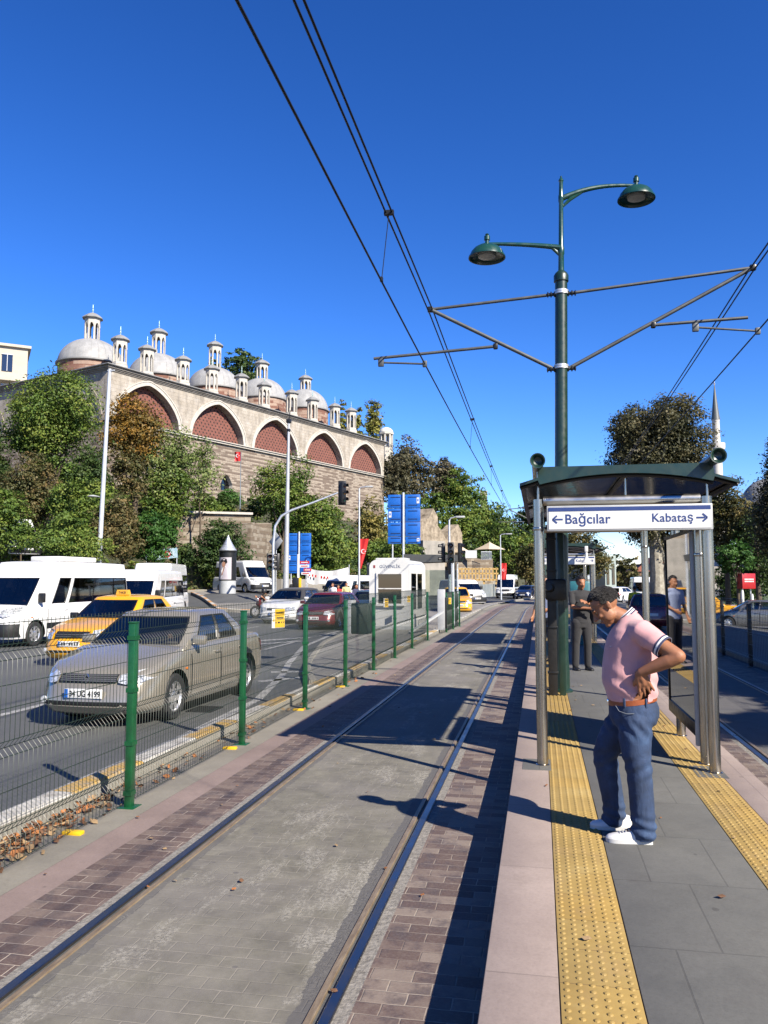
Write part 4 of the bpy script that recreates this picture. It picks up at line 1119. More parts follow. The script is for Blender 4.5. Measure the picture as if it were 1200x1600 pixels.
    if P.get('bus'):
        if P.get('unit'):
            b = MB(); b.box((0, .55, H_+.06), (1.05, 1.9, .16), bev=.05); b.build('roof_unit', WHITEP, t)
        for s in (-1, 1):
            side_patch('door_gap', -.40, 1.02, .10, .985, s, .002, GREYP, t); d = side_patch('sliding_door', -.385, 1.0, .115, .975, s, .007, paint, t)
            b = MB(); p = surf(.9, .72, s, .022); b.box(p, (.03, .16, .03), bev=.01); b.build('handle', BLACK, d)
            b = MB(); b.bar(surf(1.05, .70, s, .01), surf(yr-.4, .70, s, .01), .02, .025); b.build('door_rail', GREYP, t)
    for s in (-1, 1):
        if F_.get('intake') and not P.get('bus'):
            p = front(s*.62, F_['intake'][2]+.0, .012); b = MB(); b.lathe([(.045, 0), (.04, .012), (.01, .016)], p, 14, Matrix.Rotation(PI/2, 3, 'X')); b.build('fog_lamp', HEADL, t)
        p = surf(yb0+.05, .62, s, .006); b = MB(); b.box(p, (.012, .07, .03), bev=.004); b.build('side_indicator', AMBER, t)
    if taxi:
        b = MB(); zt_ = H_+.0
        b.prism([(-.17, 0), (.17, 0), (.14, .12), (-.14, .12)], -.06, .06, lambda p, q, s: Vector((p, (yt0+yt1)/2-.35+s*(1-q), zt_+q))); sg = b.build('taxi_sign', TAXIY, t)
        text('TAKSI', 'lettering', .075, BLACK, sg, (0, (yt0+yt1)/2-.35-.062, zt_+.03), (PI/2-.1, 0, 0), 'CENTER', .001, 1, 1, .0015)
    if stripe: pass
    return t
SEDAN = dict(hw=.81, L=4.16, sill=.17, nose=.70, cowl=.95, belt2=.98, tail=.97, ycowl=-1.08, ydeck=1.38, yroof0=-.32, yroof1=.85, wt=.58, H=1.44, rf=.42, rr=.30, bf=.16, br=.08, rake=1.2,
             wr=.305, ww=.19, wheels=(-1.30, 1.25), gh=0, sidewin=[(2, 11), (12, 20)], gk=(1, 7), doors=[(-.86, .12, .0), (.145, 1.02, .92)],
             face=dict(head=[(.42, .58, .665), (.52, .555, .70), (.66, .57, .735), (.76, .62, .755), (.79, .68, .75)], tail=[(.5, .62, .86), (.8, .66, .88)], grille=(.40, .585, .675), bars=4, badge=True, intake=(.66, .24, .345), plate=.445))
HATCH = dict(SEDAN, L=4.0, H=1.42, hw=.83, ydeck=1.85, yroof1=1.45, tail=.95, belt2=.95, wheels=(-1.22, 1.25), doors=[(-.8, .25, .12), (.28, 1.15, 1.05)], sidewin=[(2, 11), (12, 20)],
             face=dict(head=[(.42, .58, .70), (.55, .57, .73), (.74, .58, .74), (.80, .62, .73)], tail=[(.5, .62, .9), (.8, .64, .9)], grille=(.38, .60, .69), bars=3, intake=(.6, .27, .36), plate=.45))
LOGAN = dict(SEDAN, H=1.52, L=4.25, cowl=.98, nose=.76, belt2=1.0, tail=1.0, wt=.61, mirm=BLACK,
             face=dict(head=[(.46, .60, .78), (.62, .58, .81), (.79, .62, .80)], tail=[(.5, .62, .9), (.8, .64, .9)], grille=(.40, .63, .76), bars=3, badge=False, intake=(.55, .26, .36), plate=.50))
SUV = dict(HATCH, H=1.6, cowl=1.02, nose=.84, belt2=1.05, tail=1.05, wr=.34, hw=.88, ydeck=2.0, yroof1=1.75)
VAN = dict(hw=1.0, L=5.6, sill=.24, nose=.92, cowl=1.18, belt2=1.22, tail=1.22, ycowl=-2.18, ydeck=2.74, yroof0=-1.35, yroof1=2.62, wt=.86, H=2.48, rf=.40, rr=.10, bf=.16, br=.03, rake=.8,
           wr=.345, ww=.21, wheels=(-1.85, 1.70), gh=0, gk=(0, 5), sidewin=[(4, 7), (8, 14), (14, 20), (20, 24)], doors=[(-1.42, -.52, -.64)], seats=[-.9, 0, .8, 1.6], bus=True, darkrear=False, glass=DARKGLASS,
           prof=[(0, .03, .08), (.08, .01, .03), (.25, .0, .0), (.42, .0, .0), (.6, -.0, .02), (.75, .004, .05), (.88, .01, .09), (.96, .02, .14), (1.0, .055, .2)],
           sidetrim=(.25, .42), mirs=2.1, mirm=BLACK, mirz=.12, mirdy=.05, archm=BLACK, roofbow=.0, crown=.05,
           face=dict(head=[(.52, .88, 1.0), (.66, .84, 1.08), (.84, .88, 1.12), (.93, .98, 1.12)], tail=[(.86, .8, 1.15), (.97, .8, 1.15)], grille=(.46, .66, .80), bars=2, intake=(.5, .32, .5), bumper=(.30, .66), plate=.56))
DUCATO = dict(VAN, unit=True, L=5.7, ydeck=2.8, yroof1=2.68, wheels=(-1.95, 1.85), bumpm=BLACK)
SPRINTER = dict(VAN, H=2.55, face=dict(VAN['face'], head=[(.55, .82, 1.0), (.70, .80, 1.04), (.90, .84, 1.04)], grille=(.5, .78, .98), bumper=(.30, .6)))
car('silver_car', 'beige silver sedan driving behind the mesh fence, its front plate reading 34 UG 4199', 'car', -5.60, 11.47, R(-1), SEDAN, SILVERC, plate='34 UG 4199', driver=True)
car('taxi', 'yellow taxi with roof sign half hidden behind the silver sedan', 'taxi', -9.95, 18.0, R(-1), LOGAN, TAXIY, taxi=True, driver=True)
c = H(22, 940, 22.5)
car('minibus', 'big white minibus with black bumper and cream curtains, nearest of the minibuses', 'minibus', -15.05, 22.7, R(-4), DUCATO, WHITEV, 'white minibuses', driver=True)
# ------------------------------------------------------------ people
def blob(name, parts, mat, parent, voxel=.008, smooth=6, subs=None):
    """parts: list of (path, radii[, squash]) tubes and ('e', c, r3, matrix) ellipsoids fused to one continuous skin"""
    b = MB()
    for p in parts:
        if p[0] == 'e':
            _, c, r3, Mx = p; vs = []; n, m = 18, 12; rows = []
            for i in range(m+1):
                th = PI*(i+.001)/(m+.002)
                rows.append([Vector(c)+(Mx @ Vector((r3[0]*math.sin(th)*math.cos(2*PI*k/n), r3[1]*math.sin(th)*math.sin(2*PI*k/n), r3[2]*math.cos(th)))) for k in range(n)])
            b.grid(rows, close=True); o = len(b.v)-n*(m+1)
            b.f.append(tuple(o+k for k in range(n))); b.m.append(0); b.f.append(tuple(o+n*m+n-1-k for k in range(n))); b.m.append(0)
        elif p[0] == 's':   # stack of ellipses (cx, cy, z, rx, ry)
            rows = [[Vector((cx_+rx*math.copysign(abs(math.cos(a))**.9, math.cos(a)), cy+ry*math.copysign(abs(math.sin(a))**.9, math.sin(a)), z)) for a in [2*PI*k/28 for k in range(28)]] for cx_, cy, z, rx, ry in p[1]]
            b.grid(rows, close=True); o = len(b.v)-28*len(rows)
            b.f.append(tuple(o+k for k in range(28))); b.m.append(0); b.f.append(tuple(o+28*(len(rows)-1)+27-k for k in range(28))); b.m.append(0)
        else: 
            P_ = [Vector(q) for q in p[0]]; r = p[1]
            # round both ends
            d0 = (P_[0]-P_[1]).normalized(); d1 = (P_[-1]-P_[-2]).normalized()
            P2 = [P_[0]+d0*r[0]*.9, P_[0]+d0*r[0]*.55]+P_+[P_[-1]+d1*r[-1]*.55, P_[-1]+d1*r[-1]*.9]; r2 = [r[0]*.35, r[0]*.8]+list(r)+[r[-1]*.8, r[-1]*.35]
            b.tube(P2, r2, 16)
    o = b.build(name, mat, parent)
    md = o.modifiers.new('r', 'REMESH'); md.mode = 'VOXEL'; md.voxel_size = voxel; md.use_smooth_shade = True
    ms = o.modifiers.new('s', 'SMOOTH'); ms.factor = .5; ms.iterations = smooth
    dg = bpy.context.evaluated_depsgraph_get(); me = bpy.data.meshes.new_from_object(o.evaluated_get(dg)); o.modifiers.clear(); o.data = me
    me.materials.clear(); me.materials.append(mat); me.polygons.foreach_set('use_smooth', [True]*len(me.polygons)); me.update()
    return o
def cutbelow(o, fn):
    """delete the vertices for which fn(co) is true: open neck, cuffs and hems"""
    bm = bmesh.new(); bm.from_mesh(o.data); bmesh.ops.delete(bm, geom=[v for v in bm.verts if fn(v.co)], context='VERTS'); bm.to_mesh(o.data); bm.free()
def head_parts(C, U, Fw, S, k=1.0):
    """C centre, U up, Fw forward, S side; returns skin parts"""
    Mx = Matrix((S, Fw, U)).transposed()
    def P(s, f, u): return C+S*s*k+Fw*f*k+U*u*k
    E = lambda s, f, u, r: ('e', P(s, f, u), tuple(q*k for q in r), Mx)
    L = [E(0, -.012, .035, (.074, .094, .082)), E(0, .022, -.01, (.064, .066, .085)), E(0, .040, -.072, (.044, .042, .042)), E(0, .070, -.098, (.022, .020, .018)),
         E(.040, .025, -.055, (.024, .045, .035)), E(-.040, .025, -.055, (.024, .045, .035)),
         E(0, .082, .028, (.052, .013, .012)), E(.033, .070, -.022, (.022, .018, .018)), E(-.033, .070, -.022, (.022, .018, .018)),
         ([P(0, .088, .018), P(0, .102, -.008), P(0, .113, -.026)], [.009*k, .010*k, .013*k]), E(.012, .100, -.031, (.009, .010, .008)), E(-.012, .100, -.031, (.009, .010, .008)),
         E(0, .088, -.056, (.024, .012, .006)), E(0, .086, -.066, (.022, .012, .007))]
    for e in (-1, 1):
        L.append(E(e*.076, -.012, -.004, (.008, .019, .030))); L.append(E(e*.082, -.020, .008, (.007, .014, .018)))
    return L, P, Mx
def hand(wrist, knuck, nrm, thumbdir, k=1.0, curl=.35, splay=.5):
    """palm plus four unequal fingers and a thumb; nrm points out of the back of the hand"""
    W, K = Vector(wrist), Vector(knuck); d = (K-W).normalized(); n_ = Vector(nrm); n_ = (n_-d*n_.dot(d)).normalized(); s = d.cross(n_).normalized()
    if s.dot(Vector(thumbdir)) < 0: s = -s
    L = []
    for q in (-.030, -.011, .009, .028): L.append(([W+s*q*.55*k, K+s*q*k], [.017*k, .0125*k]))
    L.append(([W, W.lerp(K, .5), K], [.021*k, .022*k, .014*k]))
    for q, ln in ((-.031, .058), (-.011, .070), (.010, .076), (.031, .068)):
        p = K+s*q*k; dd = (d+s*(q/.03)*.16*splay).normalized(); pts = [p]; a = 0
        for j, f in enumerate((.45, .30, .25)):
            a += curl*(1 if j else .5); v = (dd*math.cos(a)-n_*math.sin(a)); p = p+v*ln*f*k; pts.append(p)
        L.append((pts, [.0095*k, .0088*k, .0082*k, .0070*k]))
    tb = W+(K-W)*.30+s*.022*k
    L.append(([tb, tb+(s*.75+d*.6-n_*.2).normalized()*.034*k, tb+(s*.75+d*.6-n_*.2).normalized()*.034*k+(d*.9+s*.25-n_*.3).normalized()*.03*k], [.0135*k, .0110*k, .0088*k]))
    return L
def hair_locks(b, P, U, Fw, S, n, seed, k=1.0, ln=.045, back=-.07):
    g = random.Random(seed)
    for i in range(n):
        th = g.uniform(0, 2*PI); ph = g.uniform(0, 2.0)
        s_, f_, u_ = math.sin(ph)*math.cos(th), math.sin(ph)*math.sin(th), math.cos(ph)
        if f_ > .35 and u_ < .60: continue
        if u_ < -.12 and f_ > -.05: continue
        if u_ < -.40: continue
        base = P(s_*.080, -.012+f_*.100, .037+u_*.090)
        # combed back and sideways
        nrm = (S*s_+Fw*f_+U*u_).normalized(); comb = (-Fw*.8+S*s_*.5-U*.25+U*u_*.2); comb = (comb-nrm*comb.dot(nrm)).normalized()
        q = base; L_ = g.uniform(.6, 1.2)*ln*k; pts = [q]
        for j in range(3):
            q = q+(comb*.85+nrm*(.35-.3*j)+Vector((g.uniform(-.25, .25), g.uniform(-.25, .25), g.uniform(-.2, .2)))).normalized()*L_/3; pts.append(q)
        b.tube(pts, [.0052*k, .0058*k, .0045*k, .0015*k], 5)
def shoe(b, toe, heel, hgt=.085, wd=.046, sole=None):
    T_, H2 = Vector(toe), Vector(heel); d = (T_-H2).normalized(); s = Vector((-d.y, d.x, 0)); L_ = (T_-H2).length
    prof = [(0, .70, .075), (.06, .85, .085), (.22, .9, .095), (.36, .88, .085), (.5, .95, .066), (.68, 1.05, .055), (.82, 1.0, .047), (.93, .78, .040), (.985, .45, .03), (1.0, .25, .024)]
    rows = []
    for u, w_, h in prof:
        c = H2+d*L_*u
        rows.append([c+s*(wd*w_*math.copysign(abs(math.cos(a))**.7, math.cos(a)))+Vector((0, 0, .018 if math.sin(a) < 0 else .018+(h*hgt/.085-.018)*math.sin(a)**.75)) for a in [2*PI*q/20 for q in range(20)]])
    b.grid(rows, close=True); o = len(b.v)-20*len(rows)
    b.f += [tuple(o+q for q in range(20)), tuple(o+20*(len(rows)-1)+19-q for q in range(20))]; b.m += [0, 0]
    if sole is not None:
        ol = [(H2+d*L_*u+s*e*wd*w_*1.06) for e, seq in ((1, prof), (-1, prof[::-1])) for u, w_, h in seq]
        n = len(ol); sole.add([q+Vector((0, 0, .001)) for q in ol]+[q+Vector((0, 0, .026)) for q in ol], [tuple(range(n)), tuple(range(2*n-1, n-1, -1))]+[(i, (i+1) % n, (i+1) % n+n, i+n) for i in range(n)])

# --- the man in the pink polo shirt
MAN = thing('person', 'man in pink polo shirt and jeans with bowed head and hand on hip', 'person', (.535, 5.36, .25), R(-4)); MAN.scale = (.975, .975, .957)
V = Vector
C = V((-.120, -.01, 1.500)); Uh = V((-.66, 0, .75)).normalized(); Fh = V((-.75, -.10, -.66)); Fh = (Fh-Uh*Fh.dot(Uh)).normalized(); Sh = Uh.cross(Fh).normalized()
hp, HP_, HM_ = head_parts(C, Uh, Fh, Sh)
skin = list(hp)
skin += [([V((-.075, 0, 1.455)), V((-.02, 0, 1.43)), V((.035, 0, 1.40)), V((.06, 0, 1.34))], [.056, .057, .062, .08])]
skin += [('s', [(.03, 0, .90, .10, .12), (.02, 0, 1.0, .13, .15), (.02, 0, 1.2, .13, .15), (.04, 0, 1.34, .10, .13)])]
# near (left) arm
sh, el, wr = V((.095, -.185, 1.335)), V((.300, -.300, 1.205)), V((.075, -.235, 1.090))
skin += [([V((.04, -.06, 1.34)), sh, sh.lerp(el, .5), el], [.07, .058, .052, .044]), ([el, el.lerp(wr, .25), el.lerp(wr, .6), wr], [.044, .047, .039, .027])]
skin += hand(wr, V((.098, -.222, 1.015)), V((-.05, -1, .1)), V((-1, 0, -.2)), 1.08, .22, 1.3)
# a bent-back group of fingers: lit tips behind the wrist
for q, (ex, ez) in enumerate([(.150, 1.035), (.165, 1.010), (.165, .985), (.150, .965)]):
    b0 = V((.085+.004*q, -.225, 1.050-.014*q)); 
sh2, el2, wr2 = V((.06, .185, 1.335)), V((.22, .31, 1.16)), V((.02, .245, 1.05))
skin += [([V((.03, .06, 1.34)), sh2, sh2.lerp(el2, .5), el2], [.07, .058, .050, .042]), ([el2, el2.lerp(wr2, .3), el2.lerp(wr2, .6), wr2], [.042, .045, .038, .027])]
skin += hand(wr2, V((-.03, .225, 1.00)), V((0, 1, .1)), V((1, 0, -.2)), 1.0, .3)
hip, kn, an = V((.035, -.085, .86)), V((.060, -.10, .46)), V((.075, -.10, .09))
hipf, knf, anf = V((.0, .095, .86)), V((-.150, .125, .50)), V((-.085, .15, .10))
skin += [([hip, hip.lerp(kn, .5), kn, an], [.06, .06, .05, .035]), ([hipf, hipf.lerp(knf, .5), knf, anf], [.06, .06, .05, .035]), ([an, V((-.02, -.10, .05))], [.035, .028]), ([anf, V((-.16, .15, .05))], [.035, .028])]
body = blob('body', skin, SKIN, MAN, .0062, 4)
# face details
for e in (-1, 1):
    b = MB(); b.tube([HP_(e*.052, .074, .030), HP_(e*.036, .088, .038), HP_(e*.016, .094, .033)], [.0025, .0045, .004], 6); b.build('eyebrow', HAIR, MAN)
for e in (-1, 1):
    b = MB(); b.tube([HP_(e*.046, .079, .010), HP_(e*.034, .086, .007), HP_(e*.022, .086, .009)], [.0022, .0032, .0022], 6); b.build('eye', BLACK, MAN)
b = MB(); b.tube([HP_(-.020, .092, -.060), HP_(0, .1005, -.0605), HP_(.020, .092, -.060)], [.0015, .0024, .0015], 6); b.build('mouth', M('lip', (.17, .06, .045), .5), MAN)
hb = MB()
rows = []
for i in range(15):
    ph0 = i/14; row = []
    for k in range(30):
        th = 2*PI*k/30; ph = ph0*(1.80-.27*math.sin(th)-.10*math.cos(2*th)); s_, f_, u_ = math.sin(ph)*math.cos(th), math.sin(ph)*math.sin(th), math.cos(ph)
        if f_ > .0: # forehead hairline
            ph2 = min(ph, lerp(1.72, .86, min(1, f_*1.5))); s_, f_, u_ = math.sin(ph2)*math.cos(th), math.sin(ph2)*math.sin(th), math.cos(ph2)
        nn = 1+.05*noise.noise(V((s_*4, f_*4, u_*4)))-.07*(i/14)**5
        row.append(HP_(s_*.0785*nn, -.013+f_*.099*nn, .036+u_*(.089+.008*max(0, f_))*nn))
    rows.append(row)
hb.grid(rows, close=True); hair_locks(hb, HP_, Uh, Fh, Sh, 1900, 4, .8, .042)
hb.build('hair', HAIR, MAN, recalc=False)
# shirt
st = [(.030, 0, .885, .150, .175), (.028, 0, .93, .163, .185), (.022, 0, .98, .172, .190), (.018, 0, 1.04, .176, .190), (.018, 0, 1.10, .172, .185), (.020, 0, 1.17, .166, .182), (.026, 0, 1.24, .160, .190), (.032, 0, 1.30, .148, .195), (.038, 0, 1.35, .125, .178), (.038, 0, 1.39, .095, .135), (.035, 0, 1.43, .072, .085), (.028, 0, 1.46, .055, .06)]
sl = sh.lerp(el, .60)
shirt = [('s', st), ([V((.05, -.08, 1.335)), sh+V((.0, .005, .012)), sl], [.085, .079, .070]), ([V((.05, .08, 1.335)), sh2+V((0, -.005, .01)), sh2.lerp(el2, .6)], [.085, .078, .068]),
         ([V((.15, -.07, 1.30)), V((.165, -.02, 1.22)), V((.16, 0, 1.10))], [.05, .05, .04])]
so_ = blob('polo_shirt', shirt, PINK, MAN, .0085, 5)
nax = V((-.55, 0, .83)).normalized(); nc = V((-.005, 0, 1.435))
ax1 = (el-sh).normalized(); ax2 = (el2-sh2).normalized()
# soft folds: real relief on the cloth
bm = bmesh.new(); bm.from_mesh(so_.data); bm.normal_update()
for v in bm.verts:
    c = v.co; f = 0
    d1 = (c.z-.95)+(c.x-.1)*.55
    f += .006*math.sin(d1*58+c.y*9)*math.exp(-((c.z-.98)/.10)**2)*(.4+.6*(c.x > -.1))
    f += .0045*math.sin((c.z*.8-c.x*.9)*62+1.3)*math.exp(-((c.z-1.22)/.10)**2-((c.x-.12)/.10)**2)
    f += .0016*noise.noise(V((c.x*10, c.y*10, c.z*7)))
    v.co += v.normal*f
bm.to_mesh(so_.data); bm.free()
cutbelow(so_, lambda c: c.z < .884+.02*(c.x+.1) or (c-nc).dot(nax) > .030 or ((c-sl).dot(ax1) > 0.0 and c.y < -.15) or ((c-sh2.lerp(el2, .6)).dot(ax2) > 0 and c.y > .17))
# collar, cuffs
def band(name, c, ax, r, w_, mat, par, up=None, n=28, ry=None, open_=0):
    ax = ax.normalized(); u = (up or V((0, 1, 0))); u = (u-ax*u.dot(ax)).normalized(); v_ = ax.cross(u)
    b = MB(); ks = [2*PI*k/n for k in range(n+1)]
    b.grid([[c+ax*h+(u*math.cos(a)*(ry or r)*q+v_*math.sin(a)*r*q) for a in ks] for h, q in ((-w_/2, 1.0), (-w_/2, 1.05), (w_/2, 1.05), (w_/2, .97))])
    return b.build(name, mat, par, recalc=False)
for q, (c_, m_) in enumerate([(.000, NAVYC), (-.013, WHITEC), (-.024, NAVYC)]):
    band('sleeve_cuff', sl+ax1*c_, ax1, .0705-.001*q, .0125, m_, so_, V((0, 0, 1)))
    band('sleeve_cuff', sh2.lerp(el2, .6)+ax2*c_, ax2, .0685, .0125, m_, so_, V((0, 0, 1)))
def collar(off, hgt, mat, rr):
    b = MB(); ks = [R(-150)+R(300)*k/30 for k in range(31)]; u = V((0, 1, 0)); v_ = nax.cross(u).normalized()
    if v_.x < 0: v_ = -v_
    row = lambda h, q: [nc+V((.012, 0, 0))+nax*(h-.010*(1-math.cos(a)))+(v_*math.cos(a)*.070*q+u*math.sin(a)*.066*q) for a in ks]
    b.grid([row(off, rr), row(off+hgt, rr*.93)]); return b.build('collar', mat, so_, recalc=False)
collar(-.014, .018, PINK, 1.16); collar(.002, .009, NAVYC, 1.115); collar(.011, .009, WHITEC, 1.08); collar(.020, .007, NAVYC, 1.045); collar(.027, .006, WHITEC, 1.02)
b = MB(); b.box((-.098, -.155, 1.245), (.010, .012, .008)); b.build('chest_mark', NAVYC, so_)
# belt and jeans
st = [(.032, 0, .880, .147, .170), (.032, 0, .915, .150, .172)]
b = MB()
def el_row(z, rx, ry, cx_=.032, tilt=.035): return [V((cx_+rx*math.cos(a), ry*math.sin(a), z-tilt*math.cos(a)*-1*.6)) for a in [2*PI*k/40 for k in range(40)]]
b.grid([el_row(.872, .150, .172), el_row(.872, .155, .177), el_row(.906, .156, .178), el_row(.906, .148, .170)], close=True); belt = b.build('belt', LEATHER, MAN, recalc=False)
b = MB(); b.box((-.122, -.02, .870), (.012, .05, .042), bev=.004); b.build('buckle', CHROME, belt)
jeans = [('s', [(.032, 0, .72, .130, .150), (.040, 0, .78, .158, .180), (.040, 0, .84, .158, .180), (.034, 0, .885, .148, .172)]),
         ([V((.045, -.085, .78)), V((.040, -.09, .66)), V((.045, -.10, .55)), V((.058, -.10, .46)), V((.066, -.10, .34)), V((.072, -.10, .20)), V((.078, -.10, .10)), V((.074, -.10, .055))], [.112, .104, .092, .082, .077, .076, .078, .080]),
         ([V((.01, .09, .78)), V((-.065, .105, .66)), V((-.120, .115, .56)), V((-.145, .125, .48)), V((-.130, .13, .36)), V((-.105, .14, .22)), V((-.095, .15, .12)), V((-.105, .15, .07))], [.112, .102, .092, .084, .076, .072, .074, .078])]
jo = blob('jeans', jeans, DENIM, MAN, .0085, 5)
bm = bmesh.new(); bm.from_mesh(jo.data); bm.normal_update()
for v in bm.verts:
    c = v.co; f = .003*noise.noise(V((c.x*9, c.y*9, c.z*6)))
    near = c.y < 0
    f += .0065*math.sin(c.z*95+c.x*26)*math.exp(-((c.z-.10)/.075)**2)+.0045*math.sin(c.z*70-c.x*40)*math.exp(-((c.z-(.47))/.08)**2)
    f += .005*math.sin((c.z+c.x*1.3)*60)*math.exp(-((c.z-.72)/.06)**2)
    v.co += v.normal*f
bm.to_mesh(jo.data); bm.free()
cutbelow(jo, lambda c: c.z > .895+.03*(c.x) or c.z < .020+max(0, (-c.x+.05))*.20*(c.y < 0)+max(0, (-c.x-.1))*.25*(c.y > 0))
STITCH = M('denim_stitch', (.20, .22, .25), .8)
b = MB(); b.tube([V((-.075, -.152, .865)), V((-.055, -.175, .835)), V((-.01, -.186, .822)), V((.035, -.188, .825))], .0022, 5); b.tube([V((.10, -.168, .80)), V((.16, -.115, .80)), V((.185, -.06, .80))], .0022, 5)
b.build('pocket_seam', STITCH, jo)
for a in (R(250), R(300), R(20), R(160)):
    b = MB(); b.box((.032+.157*math.cos(a), .180*math.sin(a), .888), (.012, .014, .060), rz=a, bev=.003); b.build('belt_loop', DENIM, jo)
# trainers
for toe_, heel_ in ((V((-.155, -.125, 0)), V((.125, -.095, 0))), (V((-.255, .135, 0)), V((.015, .155, 0)))):
    b, s_ = MB(), MB(); shoe(b, toe_, heel_, .092, .047, s_); o = b.build('trainer', SHOEW, MAN); s_.build('sole', SOLE, o)
    d = (toe_-heel_).normalized(); n_ = V((-d.y, d.x, 0)); b = MB()
    for j in range(4): c_ = heel_.lerp(toe_, .50+.065*j); b.tube([c_-n_*.024+V((0, 0, .078-j*.007)), c_+V((0, 0, .086-j*.008)), c_+n_*.024+V((0, 0, .078-j*.007))], .0032, 5)
    b.build('lace', SOLE, o)

# --- simpler figures, still one skin with clothes over it
def figure(label, loc, rz, shirt_m, leg_m, hgt=1.72, pose='stand', hair_m=None, skin_m=None, bag=None, group=None, long_hair=False, arms=None, skirt=False, vox=.013, helmet=None, shoes=BLACK):
    k = hgt/1.74; t = thing('person', label, 'person', loc, rz, group); skin_m = skin_m or SKIN
    def v(x, y, z): return V((x*k, y*k, z*k))     # faces -y
    sit = pose == 'ride'; dz = -.28 if sit else 0
    Cn = v(0, -.02-(.10 if sit else 0), 1.60+dz)
    U2, F2 = V((0, -.12, 1)).normalized(), V((0, -1, -.12)).normalized(); S2 = U2.cross(F2)
    hp, P, Mx = head_parts(Cn, U2, F2, S2, k*1.0)
    A = arms or [((.25, -.02, 1.12), (.27, -.12, .88)), ((-.25, -.02, 1.12), (-.27, -.10, .88))]
    sk = list(hp)+[([v(0, .0+(-.08 if sit else 0), 1.52+dz), v(0, .02, 1.42+dz)], [.055*k, .06*k])]; sv = []
    for (e, w_), sx in zip(A, (1, -1)):
        s_ = v(sx*.185, .01-(.06 if sit else 0), 1.41+dz); e_, w2 = v(e[0], e[1], e[2]+dz), v(w_[0], w_[1], w_[2]+dz)
        sk += [([s_, e_], [.045*k, .036*k]), ([e_, w2], [.036*k, .025*k])]+hand(w2, w2+(w2-e_).normalized()*.08*k, V((sx, .2, 0)), V((0, -1, 0)), k*1.05, .3)
        sv.append(([v(sx*.08, 0, 1.40+dz), s_, s_.lerp(e_, .75)], [.075*k, .063*k, .055*k]))
    if sit: legs = [[(sx*.10, .05, .68), (sx*.17, -.36, .62), (sx*.16, -.25, .22)] for sx in (1, -1)]
    else: legs = [[(.09, .0, .88), (.10, -.03, .48), (.11, .0, .09)], [(-.09, .0, .88), (-.11, .02, .48), (-.12, .03, .09)]]
    ls_ = []
    for L_ in legs:
        p = [v(*q) for q in L_]; sk.append((p, [.07*k, .05*k, .035*k])); ls_.append((p[:1]+[p[0].lerp(p[1], .5)]+p[1:], [.105*k, .09*k, .072*k, .066*k]))
    sk.append(('s', [(0, .01, (.9+dz)*k, .13*k, .09*k), (0, -.02 if sit else 0, (1.3+dz)*k, .14*k, .09*k)]))
    blob('body', sk, skin_m, t, vox, 3)
    so2 = blob('shirt', [('s', [(0, (y_-.05 if sit and z > 1.2 else y_), (z+dz)*k, rx*k, ry*k) for y_, z, rx, ry in [(.01, .86, .165, .12), (.01, .95, .16, .12), (0, 1.1, .155, .115), (0, 1.25, .175, .12), (0, 1.36, .185, .115), (.01, 1.44, .12, .085), (.01, 1.48, .07, .07)]])]+sv, shirt_m, t, vox, 3)
    lg = blob('trousers' if not skirt else 'skirt', [('s', [(0, .01, (.78+dz)*k, .15*k, .115*k), (0, .01, (.92+dz)*k, .155*k, .115*k)])]+ls_, leg_m, t, vox, 3)
    b = MB()
    if helmet: b.lathe([(.125*k, -.09*k), (.138*k, -.02*k), (.135*k, .04*k), (.115*k, .09*k), (.07*k, .125*k), (.01, .14*k)], Cn+V((0, .015, .03)), 18); b.build('helmet', helmet, t)
    else:
        rows = []
        for i in range(9):
            ph = i/8*(1.75 if not long_hair else 2.2); row = []
            for q in range(18):
                th = 2*PI*q/18; f_ = math.sin(ph)*math.sin(th); ph2 = min(ph, .95) if f_ > .25 else ph
                row.append(P(math.sin(ph2)*math.cos(th)*.083, -.012+math.sin(ph2)*math.sin(th)*.104, .036+math.cos(ph2)*.095))
            rows.append(row)
        b.grid(rows, close=True); hair_locks(b, P, U2, F2, S2, 200, 9, k)
        if long_hair: b.tube([P(0, -.09, .02), P(0, -.11, -.08), P(0, -.10, -.20)], [.05, .06, .03], 10)
        b.build('hair', hair_m or HAIR, t, recalc=False)
    for L_ in legs:
        b, s2 = MB(), MB(); a_ = v(*L_[-1]); fz = 0 if not sit else a_.z-.10
        shoe(b, (a_.x*1.08, a_.y-.19*k, fz), (a_.x, a_.y+.07*k, fz), .085, .045, s2); o = b.build('shoe', shoes, t); s2.build('sole', BLACK, o)
    if bag: bag(t, v)
    return t
def shoulder_bag(t, v):
    b = MB(); b.box(v(.26, .06, .98), (.16, .36, .26), bev=.06); o = b.build('bag', BLACKC, t); b = MB(); b.tube([v(.22, .1, 1.1), v(.05, .08, 1.47), v(-.12, -.12, 1.25)], .012, 6); b.build('bag_strap', BLACKC, o)
p = G(910, 1047, .25)
figure('man all in black with a black shoulder bag standing beyond the near shelter', (p.x, p.y, .25), R(20), BLACKC, BLACKC, 1.70, bag=shoulder_bag, arms=[((.20, -.16, 1.17), (-.02, -.27, 1.25)), ((-.22, -.12, 1.16), (.06, -.26, 1.14))])
figure('person in pale blue shirt and black trousers half hidden by the equipment post', (.13, 16.6, .25), R(-30), LILACC, BLACKC, 1.72, arms=[((.22, -.05, 1.15), (.14, -.22, 1.05)), ((-.24, -.02, 1.12), (-.25, -.12, .9))])
p = G(1003, 985, 0); figure('woman in yellow top seen from behind on the far track', (p.x, p.y+2.0, 0), R(170), YELC, CREAMC, 1.66, long_hair=False, skin_m=SKIN)
